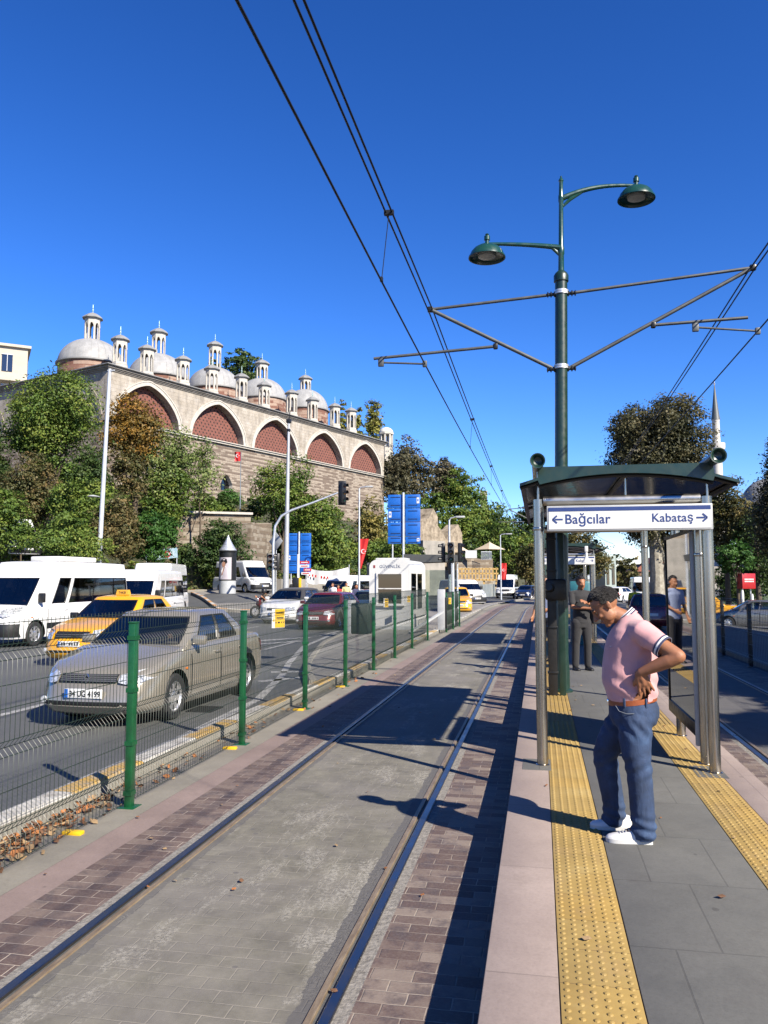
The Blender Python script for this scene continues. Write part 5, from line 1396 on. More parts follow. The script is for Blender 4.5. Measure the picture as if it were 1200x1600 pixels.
p = H(520, 930, 46); figure('pedestrian in white shirt left of the two others behind the dark red car', (p.x-.0, p.y, 0.05), R(-20), WHITEC, NAVYC, 1.72, group=None)
p = H(530, 930, 46.4); figure('pedestrian in red top between two others behind the dark red car', (p.x-.05, p.y, 0.05), R(-10), REDCL, NAVYC, 1.60)
p = H(541, 930, 46.9); figure('pedestrian in yellow shirt right of the two others behind the dark red car', (p.x, p.y, 0.05), R(10), CREAMC, BLACKC, 1.74)
p = H(556, 935, 40); figure('dark-dressed pedestrian standing before the parked white van', (p.x, p.y, 0.05), R(60), NAVYC, BLACKC, 1.66)
p = H(458, 925, 50); figure('pedestrian in dark jacket waiting by the black bin on its pole', (p.x, p.y, 0.2), R(0), BLACKC, NAVYC, 1.74)
# ------------------------------------------------------------ the domed stone building on the hill
A0 = Vector((-45.13, 76.79, 0)); B0 = Vector((-25.22, 129.57, 0))
U_ = (B0-A0).normalized(); LEN = (B0-A0).length; ROTB = math.atan2(U_.y, U_.x)
ZC, ZS, ZB = 25.05, 19.12, 5.0
hall = thing('domed_hall', 'long Ottoman stone hall with pointed brick-filled arches and lead domes on the hill', 'building', (A0.x, A0.y, 0), ROTB)
# local frame: x along the facade, y into the building (away from the road), z up
DEP = 26.0
def arch_h(u, c, hw, rise):
    t = abs(u-c)/hw
    if t >= 1: return 0
    return rise*(max(0, 1-t**1.75))**.62*(1-.0*t)*(1-.10*(t)*(1-t))
bay = LEN/5; AHW = bay*.415; RISE = 4.45
def facade_bays(fn, L_, nb, hw_, mats_par, name):
    pass
b = MB(); rv = MB(); trim = MB()
n = 36
for k in range(5):
    c = (k+.5)*bay; xs_ = [k*bay+bay*i/n for i in range(n+1)]
    xs_ = sorted(set(xs_+[c-AHW, c+AHW]))
    lo = [(x, ZS+.35+arch_h(x, c, AHW, RISE) if abs(x-c) < AHW else ZS) for x in xs_]
    b.grid([[Vector((x, 0, z)) for x, z in lo], [Vector((x, 0, ZC-.55)) for x, z in lo]])
    ar = [(x, z) for x, z in lo if abs(x-c) <= AHW+1e-6]
    ar = [(ar[0][0], ZS)]+[(x, max(z, ZS+.35)) for x, z in ar[1:-1]]+[(ar[-1][0], ZS)]
    rv.grid([[Vector((x, 0, z)) for x, z in ar], [Vector((x, .9, z)) for x, z in ar]])
    # raised moulding round the arch
    o1 = []; 
    for x, z in ar:
        dx, dz = x-c, z-(ZS-1.0); l = math.hypot(dx, dz); o1.append((x+dx/l*.42, max(ZS, z+dz/l*.42) if z > ZS else ZS, dx/l))
    trim.grid([[Vector((x, .05, z)) for x, z in ar], [Vector((x, -.14, z)) for x, z in ar], [Vector((q[0], -.14, q[1])) for q in o1], [Vector((q[0], .02, q[1])) for q in o1]])
    trim.grid([[Vector((q[0], -.2, q[1])) for q in o1], [Vector((q[0]+q[2]*.14, -.2, q[1]+.12)) for q in o1], [Vector((q[0]+q[2]*.14, .02, q[1]+.12)) for q in o1]])
up = b.build('upper_wall', ASHLAR, hall, smooth=False, recalc=False)
rv.build('arch_reveal', ASHLAR, hall); trim.build('arch_moulding', TURRETS, hall, ang=50)
for k in range(5):
    c = (k+.5)*bay
    b = MB(); b.box((c, .93, ZS+2.4), (AHW*2+.1, .1, 5.0)); b.build('brick_infill', INFILL, hall)
# lower wall with pointed windows
def wall_holes(x0, x1, z0, z1, holes, y, mat, name, parent, deep=.6):
    """holes: (cx, halfwidth, sill, top, pointed)"""
    b = MB(); r_ = MB(); xs_ = set([x0, x1])
    for c, hw_, s_, tp, pt in holes:
        for i in range(9): xs_.add(c-hw_+2*hw_*i/8)
    xs_ = sorted(xs_); k = 0
    while k < len(xs_)-1:
        a, d = xs_[k], xs_[k+1]; mid = (a+d)/2; hit = None
        for h in holes:
            if abs(mid-h[0]) < h[1]: hit = h
        if not hit: b.quad(Vector((a, y, z0)), Vector((d, y, z0)), Vector((d, y, z1)), Vector((a, y, z1)))
        else:
            c, hw_, s_, tp, pt = hit
            def th(x): return tp if not pt else tp-(abs(x-c)/hw_)**1.6*hw_*1.15
            b.quad(Vector((a, y, z0)), Vector((d, y, z0)), Vector((d, y, s_)), Vector((a, y, s_)))
            b.quad(Vector((a, y, th(a))), Vector((d, y, th(d))), Vector((d, y, z1)), Vector((a, y, z1)))
            r_.quad(Vector((a, y, th(a))), Vector((d, y, th(d))), Vector((d, y+deep, th(d))), Vector((a, y+deep, th(a))))
            r_.quad(Vector((a, y, s_)), Vector((d, y, s_)), Vector((d, y+deep, s_)), Vector((a, y+deep, s_)))
        k += 1
    for c, hw_, s_, tp, pt in holes:
        for e in (-1, 1):
            zt_ = tp if not pt else tp-hw_*1.15
            r_.quad(Vector((c+e*hw_, y, s_)), Vector((c+e*hw_, y+deep, s_)), Vector((c+e*hw_, y+deep, zt_)), Vector((c+e*hw_, y, zt_)))
    o = b.build(name, mat, parent, smooth=False, recalc=False)
    if r_.v: r_.build(name+'_reveal', TURRETS, parent, smooth=False)
    for c, hw_, s_, tp, pt in holes:
        g = MB(); g.box((c, y+deep+.03, (s_+tp)/2), (hw_*2+.2, .04, tp-s_+.3)); w_ = g.build('window', DARKGLASS, parent)
        g = MB()
        for e in (-.33, .33): g.bar((c+e*hw_, y+deep-.03, s_), (c+e*hw_, y+deep-.03, tp), .06)
        for q in range(1, 4): g.bar((c-hw_, y+deep-.03, lerp(s_, tp, q/4)), (c+hw_, y+deep-.03, lerp(s_, tp, q/4)), .05)
        g.build('window_grille', BLACKM, w_)
    return o
def ulen(px, py):   # facade coordinate of an image column: intersect sight plane with the facade
    v = ray(px, py); den = v.x*U_.y-v.y*U_.x; t = (A0.x*U_.y-A0.y*U_.x)/den
    p = Vector((0, 0, CZ))+v*t; return (p-A0).dot(U_), p.z
holes = []
for (xa, ya, xb, yb, pt) in [(345, 740, 363, 768, True), (229, 720, 243, 742, False), (268, 720, 282, 742, False), (386, 778, 404, 800, False), (560, 790, 572, 812, True), (110, 712, 120, 726, False)]:
    ua, za = ulen(xa, ya); ub, zb = ulen(xb, yb)
    if ua > 1: holes.append(((ua+ub)/2, (ub-ua)/2, zb, za, pt))
wall_holes(0, LEN, ZB, ZS-.0, holes, 0, COURSES, 'lower_wall', hall)
b = MB()
b.box((LEN/2, -.14, ZS), (LEN+.3, .3, .22)); b.box((LEN/2, -.22, ZS+.16), (LEN+.4, .46, .1)); b.build('string_course', TURRETS, hall)
# cornice in three steps, lead apron roof
b = MB()
for dy, z, h in ((.10, ZC-.5, .14), (.22, ZC-.36, .14), (.36, ZC-.2, .18), (.5, ZC-.05, .12)):
    b.box((LEN/2, DEP/2, z), (LEN+dy*2, DEP+dy*2, h))
b.build('cornice', M('cornice_stone', (.30, .275, .24), .85, 0, .25, 1.3, bump=.3, bscale=6), hall)
b = MB(); e = .62; z0 = ZC+.02; z1 = ZC+1.35; i_ = 6.5
b.grid([[Vector(q) for q in r_] for r_ in [[(-e, -e, z0), (LEN+e, -e, z0), (LEN+e, DEP+e, z0), (-e, DEP+e, z0), (-e, -e, z0)], [(i_-4, i_-3, z1), (LEN-i_+4, i_-3, z1), (LEN-i_+4, DEP-i_, z1), (i_-4, DEP-i_, z1), (i_-4, i_-3, z1)]]])
b.quad(Vector((i_-4, i_-3, z1)), Vector((LEN-i_+4, i_-3, z1)), Vector((LEN-i_+4, DEP-i_, z1)), Vector((i_-4, DEP-i_, z1)))
b.box((LEN/2, DEP/2, ZC+.0), (LEN+1.24, DEP+1.24, .09))
b.build('lead_roof', LEADF, hall)
# side walls: the left one shows a blind arch
b = MB(); nn_ = 28
for k in range(3):
    bl = DEP/3; c = (k+.5)*bl; xs_ = sorted(set([k*bl+bl*i/nn_ for i in range(nn_+1)]+[c-3.2, c+3.2]))
    b.grid([[Vector((0, y, ZS)) for y in xs_], [Vector((0, y, ZC-.5)) for y in xs_]])
o = MB(); o.quad(Vector((0, 0, ZB)), Vector((0, DEP, ZB)), Vector((0, DEP, ZS)), Vector((0, 0, ZS))); o.build('lower_wall', COURSES, hall, smooth=False, recalc=False)
b.quad(Vector((LEN, 0, ZB)), Vector((LEN, DEP, ZB)), Vector((LEN, DEP, ZC-.5)), Vector((LEN, 0, ZC-.5)))
b.quad(Vector((0, DEP, ZB)), Vector((LEN, DEP, ZB)), Vector((LEN, DEP, ZC-.5)), Vector((0, DEP, ZC-.5)))
b.build('side_wall', ASHLAR, hall, smooth=False, recalc=False)
b = MB()
for k in range(3):
    c = (k+.5)*DEP/3; ar = [(c-3.2+6.4*i/24) for i in range(25)]
    f = lambda y, r: ZS+.2+arch_h(y, c, 3.2, r)
    b.grid([[Vector((-.02, y, f(y, 3.9))) for y in ar], [Vector((-.14, y, f(y, 3.9))) for y in ar], [Vector((-.14, c+(y-c)*1.12, f(y, 3.9)+.4)) for y in ar], [Vector((-.02, c+(y-c)*1.12, f(y, 3.9)+.4)) for y in ar]])
b.box((-.1, DEP/2, ZS), (.25, DEP, .22)); b.build('blind_arch', M('blind_arch_stone', (.27, .24, .2), .9, 0, .2, 2), hall)  # arch band in a plain stone darker than the wall
# turrets
def turret(x, y, z, R_, h, fin=True):
    """eight-sided open lantern: piers, arched heads, lead cap, finial"""
    root = MB(); root.lathe([(R_*1.12, -1.2), (R_*1.12, -.05), (R_*1.16, 0), (R_*1.0, .06), (R_*1.0, .28)], (x, y, z), 8, Matrix.Rotation(PI/8, 3, 'Z')); o = root.build('lantern', TURRETS, hall, smooth=False)
    b = MB()
    for k in range(8):
        a = PI/8+k*PI/4; a2 = a+PI/4
        p, q = Vector((math.cos(a), math.sin(a), 0))*R_, Vector((math.cos(a2), math.sin(a2), 0))*R_
        zb_, zt_ = .28, h*.70; w_ = .17
        C_ = Vector((x, y, z))
        def W(u, zz, ins=0):
            v = p.lerp(q, u)*(1-ins); return C_+Vector((v.x, v.y, zz))
        # pier halves and arched head between neighbouring corners
        zl = h*.80
        for (u0, u1) in ((0, w_), (1-w_, 1)):
            b.grid([[W(u0, zb_), W(u1, zb_), W(u1, zb_, .2)], [W(u0, zl), W(u1, zl), W(u1, zl, .2)]])
        us = [w_+(1-2*w_)*i/8 for i in range(9)]
        hd = [zl-.42*R_*(abs((u-.5)/(.5-w_)))**2.2 for u in us]
        b.grid([[W(u, hz) for u, hz in zip(us, hd)], [W(u, h) for u in us]]); b.grid([[W(u, hz) for u, hz in zip(us, hd)], [W(u, hz, .2) for u, hz in zip(us, hd)]])
        for (u0, u1) in ((0, w_), (1-w_, 1)): b.grid([[W(u0, zl), W(u1, zl)], [W(u0, h), W(u1, h)]])
        b.grid([[W(0, zb_, .2), W(w_, zb_, .2)], [W(0, h, .2), W(w_, h, .2)]]); b.grid([[W(1-w_, zb_, .2), W(1, zb_, .2)], [W(1-w_, h, .2), W(1, h, .2)]])
    b.build('piers', TURRETS, o, smooth=False, recalc=False)
    b = MB(); b.lathe([(R_*1.05, h-.02), (R_*1.32, h), (R_*1.34, h+.07), (R_*1.0, h+R_*.38), (R_*.55, h+R_*.68), (R_*.12, h+R_*.86), (.02, h+R_*.9)], (x, y, z), 8, Matrix.Rotation(PI/8, 3, 'Z')); b.build('cap', LEADF, o, smooth=False)
    if fin:
        b = MB(); zz = z+h+R_*.86; b.lathe([(.05, 0), (.05, .15), (.12, .25), (.05, .35), (.03, .45), (.09, .55), (.03, .65), (.02, 1.0)], (x, y, zz), 8); b.build('finial', M('finial_metal', (.35, .5, .48), .4, .5), o)
def row_u(px, py, back):
    """facade coordinate at depth `back` behind the facade for an image column"""
    A1 = A0+Vector((-U_.y, U_.x, 0))*back; v = ray(px, py); den = v.x*U_.y-v.y*U_.x; t = (A1.x*U_.y-A1.y*U_.x)/den
    p = Vector((0, 0, CZ))+v*t; return (p-A1).dot(U_), p.z
for px, pyt, pyb, hwp in [(187, 529, 571, 12), (229, 544, 586, 11), (285.6, 561, 599, 10), (330.5, 575, 613, 10), (377, 588, 625, 9), (412.5, 601, 636, 8.5), (455.6, 613, 648, 8), (488, 624, 658, 8), (523, 634, 666, 7.5), (548.6, 641, 672, 7.5)]:
    u, zb = row_u(px, pyb, 1.6); u2, zt_ = row_u(px, pyt, 1.6)
    turret(u, 1.6, zb+.0, .82, (zt_-zb)*.92)
# domes
for px, ytop, yspring, ylant in [(143, 534, 556, 505), (247, 556, 578, 528), (335, 577, 597, 548), (409, 594, 613, 574), (477, 611, 630, 596)]:
    bk = 8.5
    u, _ = row_u(px, yspring, bk); _, zs_ = row_u(px, yspring, bk-3.4); _, zt_ = row_u(px, ytop, bk); _, zl_ = row_u(px, ylant, bk)
    r_ = 3.6
    d = MB(); d.lathe([(r_*1.03, ZC+.3), (r_*1.03, zs_-.25)], (u, bk, 0), 32); dr = d.build('dome_drum', COURSER, hall, ang=20)
    d = MB(); d.lathe([(r_*1.03, zs_-.25), (r_*1.1, zs_-.18), (r_*1.1, zs_-.02), (r_*1.02, zs_)], (u, bk, 0), 32); d.build('dome_cornice', LEADF, dr)
    d = MB(); h_ = zt_-zs_+.25; d.lathe([(r_*1.04*math.cos(a), h_*math.sin(a)) for a in [R(90)*i/14 for i in range(14)]]+[(.02, h_)], (0, 0, 0), 56); do = d.build('dome', LEAD, hall); do.location = (u, bk, zs_-.02)
    turret(u, bk, zt_-.15, .92, (zl_-zt_)*1.3)
# near-black volume added inside: its colour stands in for shade behind the openings
b = MB(); b.box((LEN/2, DEP/2, 14.5), (LEN-2.5, DEP-3.5, 18)); b.build('shade_core', DARKVOID, hall)

# detached white lantern past the far end
p = H(603.5, 700, 140); t = thing('stone_lantern_tower', 'small domed white lantern tower past the far end of the stone hall', 'tower', (p.x, p.y, p.z-6))
b = MB(); b.lathe([(1.2, 0), (1.2, 6), (1.3, 6.1)], (0, 0, 0), 8); b.build('base', TURRETS, t, smooth=False)
b = MB()
for k in range(8):
    a = k*PI/4; b.box((1.05*math.cos(a), 1.05*math.sin(a), 7.2), (.3, .3, 2.3), rz=a)
b.lathe([(1.2, 8.3), (1.35, 8.4), (1.35, 8.7), (1.2, 8.75)], (0, 0, 0), 8); b.build('piers', TURRETS, t, smooth=False)
b = MB(); b.lathe([(1.25*math.cos(a), 8.75+.95*math.sin(a)) for a in [R(88)*i/8 for i in range(9)]], (0, 0, 0), 20); b.build('dome', M('pale_plaster', (.7, .68, .62), .8), t)

# ------------------------------------------------------------ cream modern building, far left
p = H(8, 610, 105); t = thing('cream_building', 'cream modern building with balconies behind the trees at far left', 'building', (p.x-1, p.y, 6), R(38))
b = MB(); b.box((-8, 8, 9), (22, 16, 20)); b.box((3.2, 4, 22.2), (2.6, 9, 0)) if 0 else None
b.build('wall', CREAM, t)
zt_ = H(8, 540, 105).z-6
b = MB(); b.box((-8, 8, zt_-2.2), (22.8, 16.8, 4.4)); b.build('top_storey', CREAM, t)
b = MB(); b.box((-8, 8, zt_+.1), (23.6, 17.6, .35)); b.build('roof_slab', CREAM, t)
b = MB(); b.box((-8, 8, zt_-4.7), (24.8, 18.8, .35)); b.box((-8, -.9, zt_-8.6), (24.8, 3, .3)); b.build('balcony_slab', CREAM, t)
for k in range(5):
    for zz in (zt_-2.3, zt_-6.4):
        b = MB(); b.box((.9-k*3.4, -.45, zz), (1.3, .14, 2.3)); w_ = b.build('window', DARKGLASS, t)
        b = MB(); b.box((.9-k*3.4, -.54, zz), (.08, .06, 2.3)); b.box((.9-k*3.4, -.54, zz+1.15), (1.4, .08, .1)); b.build('frame', GREYP, w_)
for k in range(4):
    for zz in (zt_-2.3, zt_-6.4):
        b = MB(); b.box((3.45, 2.0+k*3.8, zz), (.14, 1.9, 2.2)); w_ = b.build('window', DARKGLASS, t)
        b = MB(); b.box((3.54, 2.0+k*3.8, zz), (.06, .08, 2.2)); b.build('frame', GREYP, w_)
# ------------------------------------------------------------ hillside
def mk_soil():
    t = NT('hillside_cover'); v = t.pos(); n = t.noise(v, .35, 6, .7); f = t.noise(v, 3, 6, .8)
    c = t.ramp(f, [(.3, (.025, .035, .014)), (.5, (.055, .065, .025)), (.7, (.13, .11, .06))])
    c = t.mix(t.ramp(n, [(.5, 0.0), (.7, .7)]), c, (.17, .14, .09)); t.bump(f, 1, .3)
    return t.fin(c, .95)
toe = [(-75, 15), (-46, 30), (-34.5, 43), (-29.5, 56), (-25, 69), (-21.5, 82), (-17.5, 95), (-12.5, 120), (-6, 155), (6, 200), (30, 260)]
prof_a = [(-.6, -.3), (0, .3), (2.5, 1.6), (6, 4.0), (10, 6.6), (14, 8.6), (20, 9.6), (28, 10), (45, 10.5), (80, 12), (160, 14)]
prof_b = [(-.6, -.3), (0, .3), (2.5, 2.0), (6, 5.5), (10, 8.5), (14, 10.5), (20, 12.5), (28, 15), (45, 19), (80, 23), (160, 24)]
def hill_rows():
    rows = []
    for i, (x, y) in enumerate(toe):
        a = toe[max(0, i-1)]; c = toe[min(len(toe)-1, i+1)]; d = Vector((c[0]-a[0], c[1]-a[1], 0)).normalized(); n_ = Vector((-d.y, d.x, 0))
        u = sm((i-4.5)/2.0); lo = 1.0-.35*sm((i-7)/3)
        rows.append([Vector((x, y, gz(x, y)))+n_*pa[0]+Vector((0, 0, lerp(pa[1], pb[1], u)*lo+random.uniform(-.3, .3)*(k > 1))) for k, (pa, pb) in enumerate(zip(prof_a, prof_b))])
    return rows
HR = hill_rows()
b = MB(); b.grid(HR); structure(b.build('hillside', mk_soil()))

def mk_leaf(name, c0, c1, c2, tr=.3):
    t = NT(name); at = t.new('ShaderNodeAttribute'); at.attribute_name = 'tone'
    c = t.ramp(at.outputs['Fac'], [(0.0, c0), (.5, c1), (1.0, c2)])
    t.fin(c, .6, 0, .3)
    tl = t.new('ShaderNodeBsdfTranslucent'); t.l.new(t.mix(1.0, c, (KALB, KALB, KALB), 'MULTIPLY'), tl.inputs[0]); mx = t.new('ShaderNodeMixShader'); mx.inputs[0].default_value = tr
    t.l.new(t.b.outputs[0], mx.inputs[1]); t.l.new(tl.outputs[0], mx.inputs[2]); t.l.new(mx.outputs[0], t.n['Material Output'].inputs[0]); return t.m
LEAF = dict(
    G=mk_leaf('leaf_green', (0.055, 0.115, 0.018), (0.140, 0.225, 0.034), (0.28, 0.32, 0.055)),
    L=mk_leaf('leaf_light_green', (0.095, 0.162, 0.041), (0.189, 0.257, 0.068), (0.324, 0.365, 0.121)),
    O=mk_leaf('leaf_autumn_orange', (0.095, 0.081, 0.020), (0.270, 0.162, 0.027), (0.459, 0.230, 0.041)),
    M=mk_leaf('leaf_mixed', (0.061, 0.081, 0.024), (0.149, 0.135, 0.047), (0.297, 0.203, 0.081)),
    D=mk_leaf('leaf_dark_green', (0.024, 0.061, 0.016), (0.061, 0.115, 0.024), (0.115, 0.162, 0.041)),
    E=mk_leaf('leaf_emerald', (0.027, 0.095, 0.016), (0.061, 0.162, 0.024), (0.108, 0.230, 0.041)),
    Y=mk_leaf('leaf_yellowing', (0.135, 0.149, 0.041), (0.297, 0.257, 0.068), (0.432, 0.351, 0.095)),
    B=mk_leaf('leaf_grey_brown', (0.068, 0.074, 0.041), (0.135, 0.128, 0.068), (0.230, 0.189, 0.108)),
    P=mk_leaf('leaf_poplar', (0.135, 0.162, 0.034), (0.270, 0.270, 0.054), (0.378, 0.351, 0.081)),
    A=mk_leaf('leaf_plane_autumn', (0.047, 0.061, 0.019), (0.135, 0.128, 0.038), (0.270, 0.203, 0.061)),
    PL=mk_leaf('leaf_plane_olive', (0.038, 0.046, 0.019), (0.101, 0.101, 0.043), (0.216, 0.182, 0.088)))
BARK = M('bark', (.10, .075, .05), .9, 0, .3, 5, bump=.8, bscale=14)
PBARK = M('plane_bark', (.28, .24, .18), .85, 0, .45, 3, bump=.4, bscale=8, col2=(.45, .42, .34))
def leafmesh(name, lobes, nleaf, ls, mat, parent, airy=.0, seed=1):
    """lobes (cx,cy,cz,rx,ry,rz). leaves gathered in twigs clusters around each lobe"""
    g = np.random.default_rng(seed)
    L_ = np.array(lobes, float); vol = L_[:, 3]*L_[:, 4]*L_[:, 5]; pr = vol**.75; pr /= pr.sum()
    ntw = max(30, nleaf//22)
    li = g.choice(len(L_), ntw, p=pr)
    d = g.normal(size=(ntw, 3)); d /= np.linalg.norm(d, axis=1)[:, None]
    rr = 1-np.abs(g.normal(size=ntw))*.22; rr = np.clip(rr, .15, 1.08)
    tw = L_[li, :3]+d*L_[li, 3:6]*rr[:, None]
    # irregular outline: displace radially by low-frequency noise
    ph = g.uniform(0, 6.28, 3); w_ = np.sin(tw[:, 0]*1.3+ph[0])*np.cos(tw[:, 2]*1.1+ph[1]); tw += d*(L_[li, 3:6].mean(1)*.16*w_)[:, None]
    ttone = np.clip(g.normal(.45, .22, ntw)+.18*w_, 0, 1)
    ti = g.integers(0, ntw, nleaf)
    sp = L_[li, 3:6].mean(1)[ti]*(.17+airy*.10)
    c = tw[ti]+g.normal(size=(nleaf, 3))*sp[:, None]*np.array([1, 1, .55])
    nrm = d[ti]*.75+np.array([0, 0, .45])+g.normal(size=(nleaf, 3))*.55
    nrm /= np.linalg.norm(nrm, axis=1)[:, None]
    a = g.normal(size=(nleaf, 3)); a -= nrm*(a*nrm).sum(1)[:, None]; a /= np.linalg.norm(a, axis=1)[:, None]
    bb = np.cross(nrm, a)
    s = ls*g.uniform(.55, 1.25, nleaf)
    V = np.empty((nleaf, 4, 3)); 
    V[:, 0] = c-a*s[:, None]; V[:, 1] = c-bb*(s*.55)[:, None]+nrm*(s*.15)[:, None]; V[:, 2] = c+a*s[:, None]; V[:, 3] = c+bb*(s*.55)[:, None]+nrm*(s*.15)[:, None]
    me = bpy.data.meshes.new(name); me.vertices.add(nleaf*4); me.vertices.foreach_set('co', V.astype(np.float32).ravel())
    me.loops.add(nleaf*4); me.loops.foreach_set('vertex_index', np.arange(nleaf*4, dtype=np.int32))
    me.polygons.add(nleaf); me.polygons.foreach_set('loop_start', np.arange(0, nleaf*4, 4, dtype=np.int32)); me.polygons.foreach_set('loop_total', np.full(nleaf, 4, dtype=np.int32))
    at = me.attributes.new('tone', 'FLOAT', 'POINT'); tn = np.clip(ttone[ti]+g.normal(0, .12, nleaf), 0, 1); at.data.foreach_set('value', np.repeat(tn, 4).astype(np.float32))
    me.materials.append(mat); me.update(); me.validate()
    return link(name, me, parent), tw
TN = [0]
def plant(name, label, cat, base, W_, D_, Ht, cz, kind, group=None, nleaf=6000, ls=.15, airy=0.0, nl=9, trunk=.18, bark=None, nlimb=9, shape='round', show=True):
    """base: ground point; crown ellipsoid W_ x D_ x Ht centred cz above the base"""
    W_ *= 1.22; D_ *= 1.22; Ht *= 1.2; nleaf = int(nleaf*1.5)
    TN[0] += 1; sd = TN[0]*17+3; g = random.Random(sd)
    t = thing(name, label, cat, base, 0, group)
    lobes = []
    for i in range(nl):
        while True:
            p = [g.uniform(-1, 1) for _ in range(3)]
            if sum(q*q for q in p) < 1: break
        k = .62; rl = g.uniform(.30, .46)*(1.0 if nl < 12 else .8)
        if shape == 'poplar': rl = .5; k = .8; p[0] *= .4; p[1] *= .4
        if shape == 'round' and p[2] < -.2: k2 = .55
        lobes.append((p[0]*W_/2*k, p[1]*D_/2*k, cz+p[2]*Ht/2*k, rl*W_/2, rl*D_/2, rl*Ht/2*g.uniform(.75, 1.0)))
    if shape != 'poplar': lobes.append((0, 0, cz-.05*Ht, W_*.30, D_*.30, Ht*.30))
    o, tw = leafmesh('crown', lobes, nleaf, ls, LEAF[kind], t, airy, sd)
    if trunk:
        b = MB(); top = cz-Ht*.18; lean = g.uniform(-.06, .06)*W_
        pts = [Vector((lean*u*u+g.uniform(-.02, .02)*W_*u, g.uniform(-.02, .02)*W_*u, top*u)) for u in (0, .25, .5, .75, 1)]
        b.tube([pts[0]-Vector((0, 0, .4))]+pts, [trunk*1.5, trunk*1.25, trunk*.95, trunk*.85, trunk*.72, trunk*.55], 10)
        b.build('trunk', bark or BARK, t)
        idx = np.random.default_rng(sd).choice(len(tw), min(nlimb, len(tw)), replace=False)
        b = MB()
        for j in idx:
            e = Vector(tw[j]); u = g.uniform(.45, 1.0); s = pts[0].lerp(pts[-1], u) if u < .99 else pts[-1]
            s = pts[min(4, int(u*4))].lerp(pts[min(4, int(u*4)+1)], u*4-int(u*4)) if u < 1 else pts[-1]
            m_ = s.lerp(e, .5)+Vector((g.uniform(-.06, .06)*W_, g.uniform(-.06, .06)*W_, .06*Ht))
            b.tube([s, m_, e], [trunk*.42, trunk*.26, trunk*.08], 6)
        b.build('limbs', bark or BARK, t)
    return t
def pt(x0, y0, x1, y1, d, kind, label, name='tree', cat='tree', ybase=None, group=None, dens=1.0, lpx=2.3, depth=.9, **k):
    """plant surveyed from its outline on the photograph at real distance d"""
    c = H((x0+x1)/2, (y0+y1)/2, d); W_ = (x1-x0)*d/1244*1.02; Ht = (y1-y0)*d/1244*1.02
    zb = H((x0+x1)/2, ybase or y1, d).z
    area = (x1-x0)*(y1-y0)*.785
    n = int(area/(lpx*lpx*.9)*3.4*dens)
    n = max(700, min(n, 30000))
    return plant(name, label, cat, (c.x, c.y, zb), W_, W_*depth, Ht, c.z-zb, kind, group, n, lpx*d/1244*1.05, **k)
SH = dict(name='shrub', cat='shrub', trunk=.05, nlimb=5, nl=7)
# undergrowth all over the slope
g_ = np.random.default_rng(5); lob = []
for i in range(1, 9):
    for k in range(900 if i < 6 else 500):
        u, v_ = g_.random(), g_.random()**1.3*6.5; j = int(v_); f = v_-j
        p = (HR[i-1][j]*(1-f)+HR[i-1][j+1]*f).lerp(HR[i][j]*(1-f)+HR[i][j+1]*f, u); r_ = g_.uniform(.35, .95)
        lob.append((p.x, p.y, p.z+r_*.3, r_, r_, r_*g_.uniform(.5, .9)))
g_.shuffle(lob)
for nm, kd, sl in (('undergrowth', 'D', lob[::3]), ('undergrowth', 'M', lob[1::3]), ('undergrowth', 'G', lob[2::3])):
    o, _ = leafmesh(nm, sl, 42000, .16, LEAF[kd], None, .3, 77+len(kd))
    tag(o, {'D': 'dark ground cover growing over the hillside', 'M': 'dry mixed undergrowth over the hillside', 'G': 'green weeds over the hillside'}[kd], 'undergrowth', None, 'stuff')
# hillside left
pt(-6, 556, 166, 742, 62, 'G', 'broad green tree at far left, its top against the cream building', ybase=880, airy=.3, nl=15, trunk=.3, dens=1.0)
pt(-70, 620, 24, 800, 60, 'D', 'dark green tree cut by the left edge of the picture', ybase=880, nl=9)
pt(160, 610, 268, 735, 66, 'O', 'orange and brown autumn tree right behind the tall white pole', ybase=880, airy=.4, nl=10, trunk=.26)
pt(168, 690, 240, 790, 65, 'M', 'thin brown-green tree under the orange autumn tree', ybase=880, airy=.6, dens=.8)
pt(216, 640, 318, 800, 68, 'L', 'airy light green tree in front of the arches of the stone hall', ybase=890, airy=.9, dens=.55, nl=14, trunk=.16, nlimb=16)
pt(285, 690, 345, 800, 69, 'L', 'slender pale green sapling left of the small flag', ybase=860, airy=1.0, dens=.4, nl=8, trunk=.09)
pt(-15, 695, 88, 850, 54, 'M', 'straggly brown and green thicket at far left above the white van', ybase=880, airy=.5, **{**SH, 'nl': 12})
pt(72, 728, 200, 862, 53, 'G', 'bushy green tree under the broad tree at left', ybase=890, airy=.3, nl=12, trunk=.14)
pt(35, 800, 172, 885, 46, 'G', 'low yellow-green shrub just above the white minibus roof', ybase=905, **SH)
pt(145, 770, 236, 888, 50, 'M', 'reddish green shrub around the foot of the tall white pole', ybase=905, **SH)
pt(192, 782, 274, 892, 52, 'E', 'vivid green shrub behind the second minibus', ybase=905, **{**SH, 'nl': 9})
pt(288, 806, 392, 905, 65, 'D', 'round dark shrub behind the advertising column', ybase=905, dens=1.1, **{**SH, 'nl': 10})
pt(255, 850, 320, 905, 68, 'D', 'dark shrub beside the blue and white banner', ybase=905, **SH)
pt(330, 772, 372, 806, 84, 'D', 'small dark shrub on the terrace left of the flag', ybase=806, **SH)
pt(380, 776, 424, 810, 84, 'D', 'small dark shrub on the terrace right of the flag', ybase=806, **SH)
pt(393, 712, 490, 830, 80, 'G', 'green tree with ragged top left of the traffic signal arm', ybase=905, airy=.5, dens=.8, nl=11, trunk=.2)
pt(430, 765, 560, 915, 82, 'G', 'wide green tree behind the smaller blue sign board', ybase=925, airy=.2, nl=13, trunk=.28, lpx=2.3)
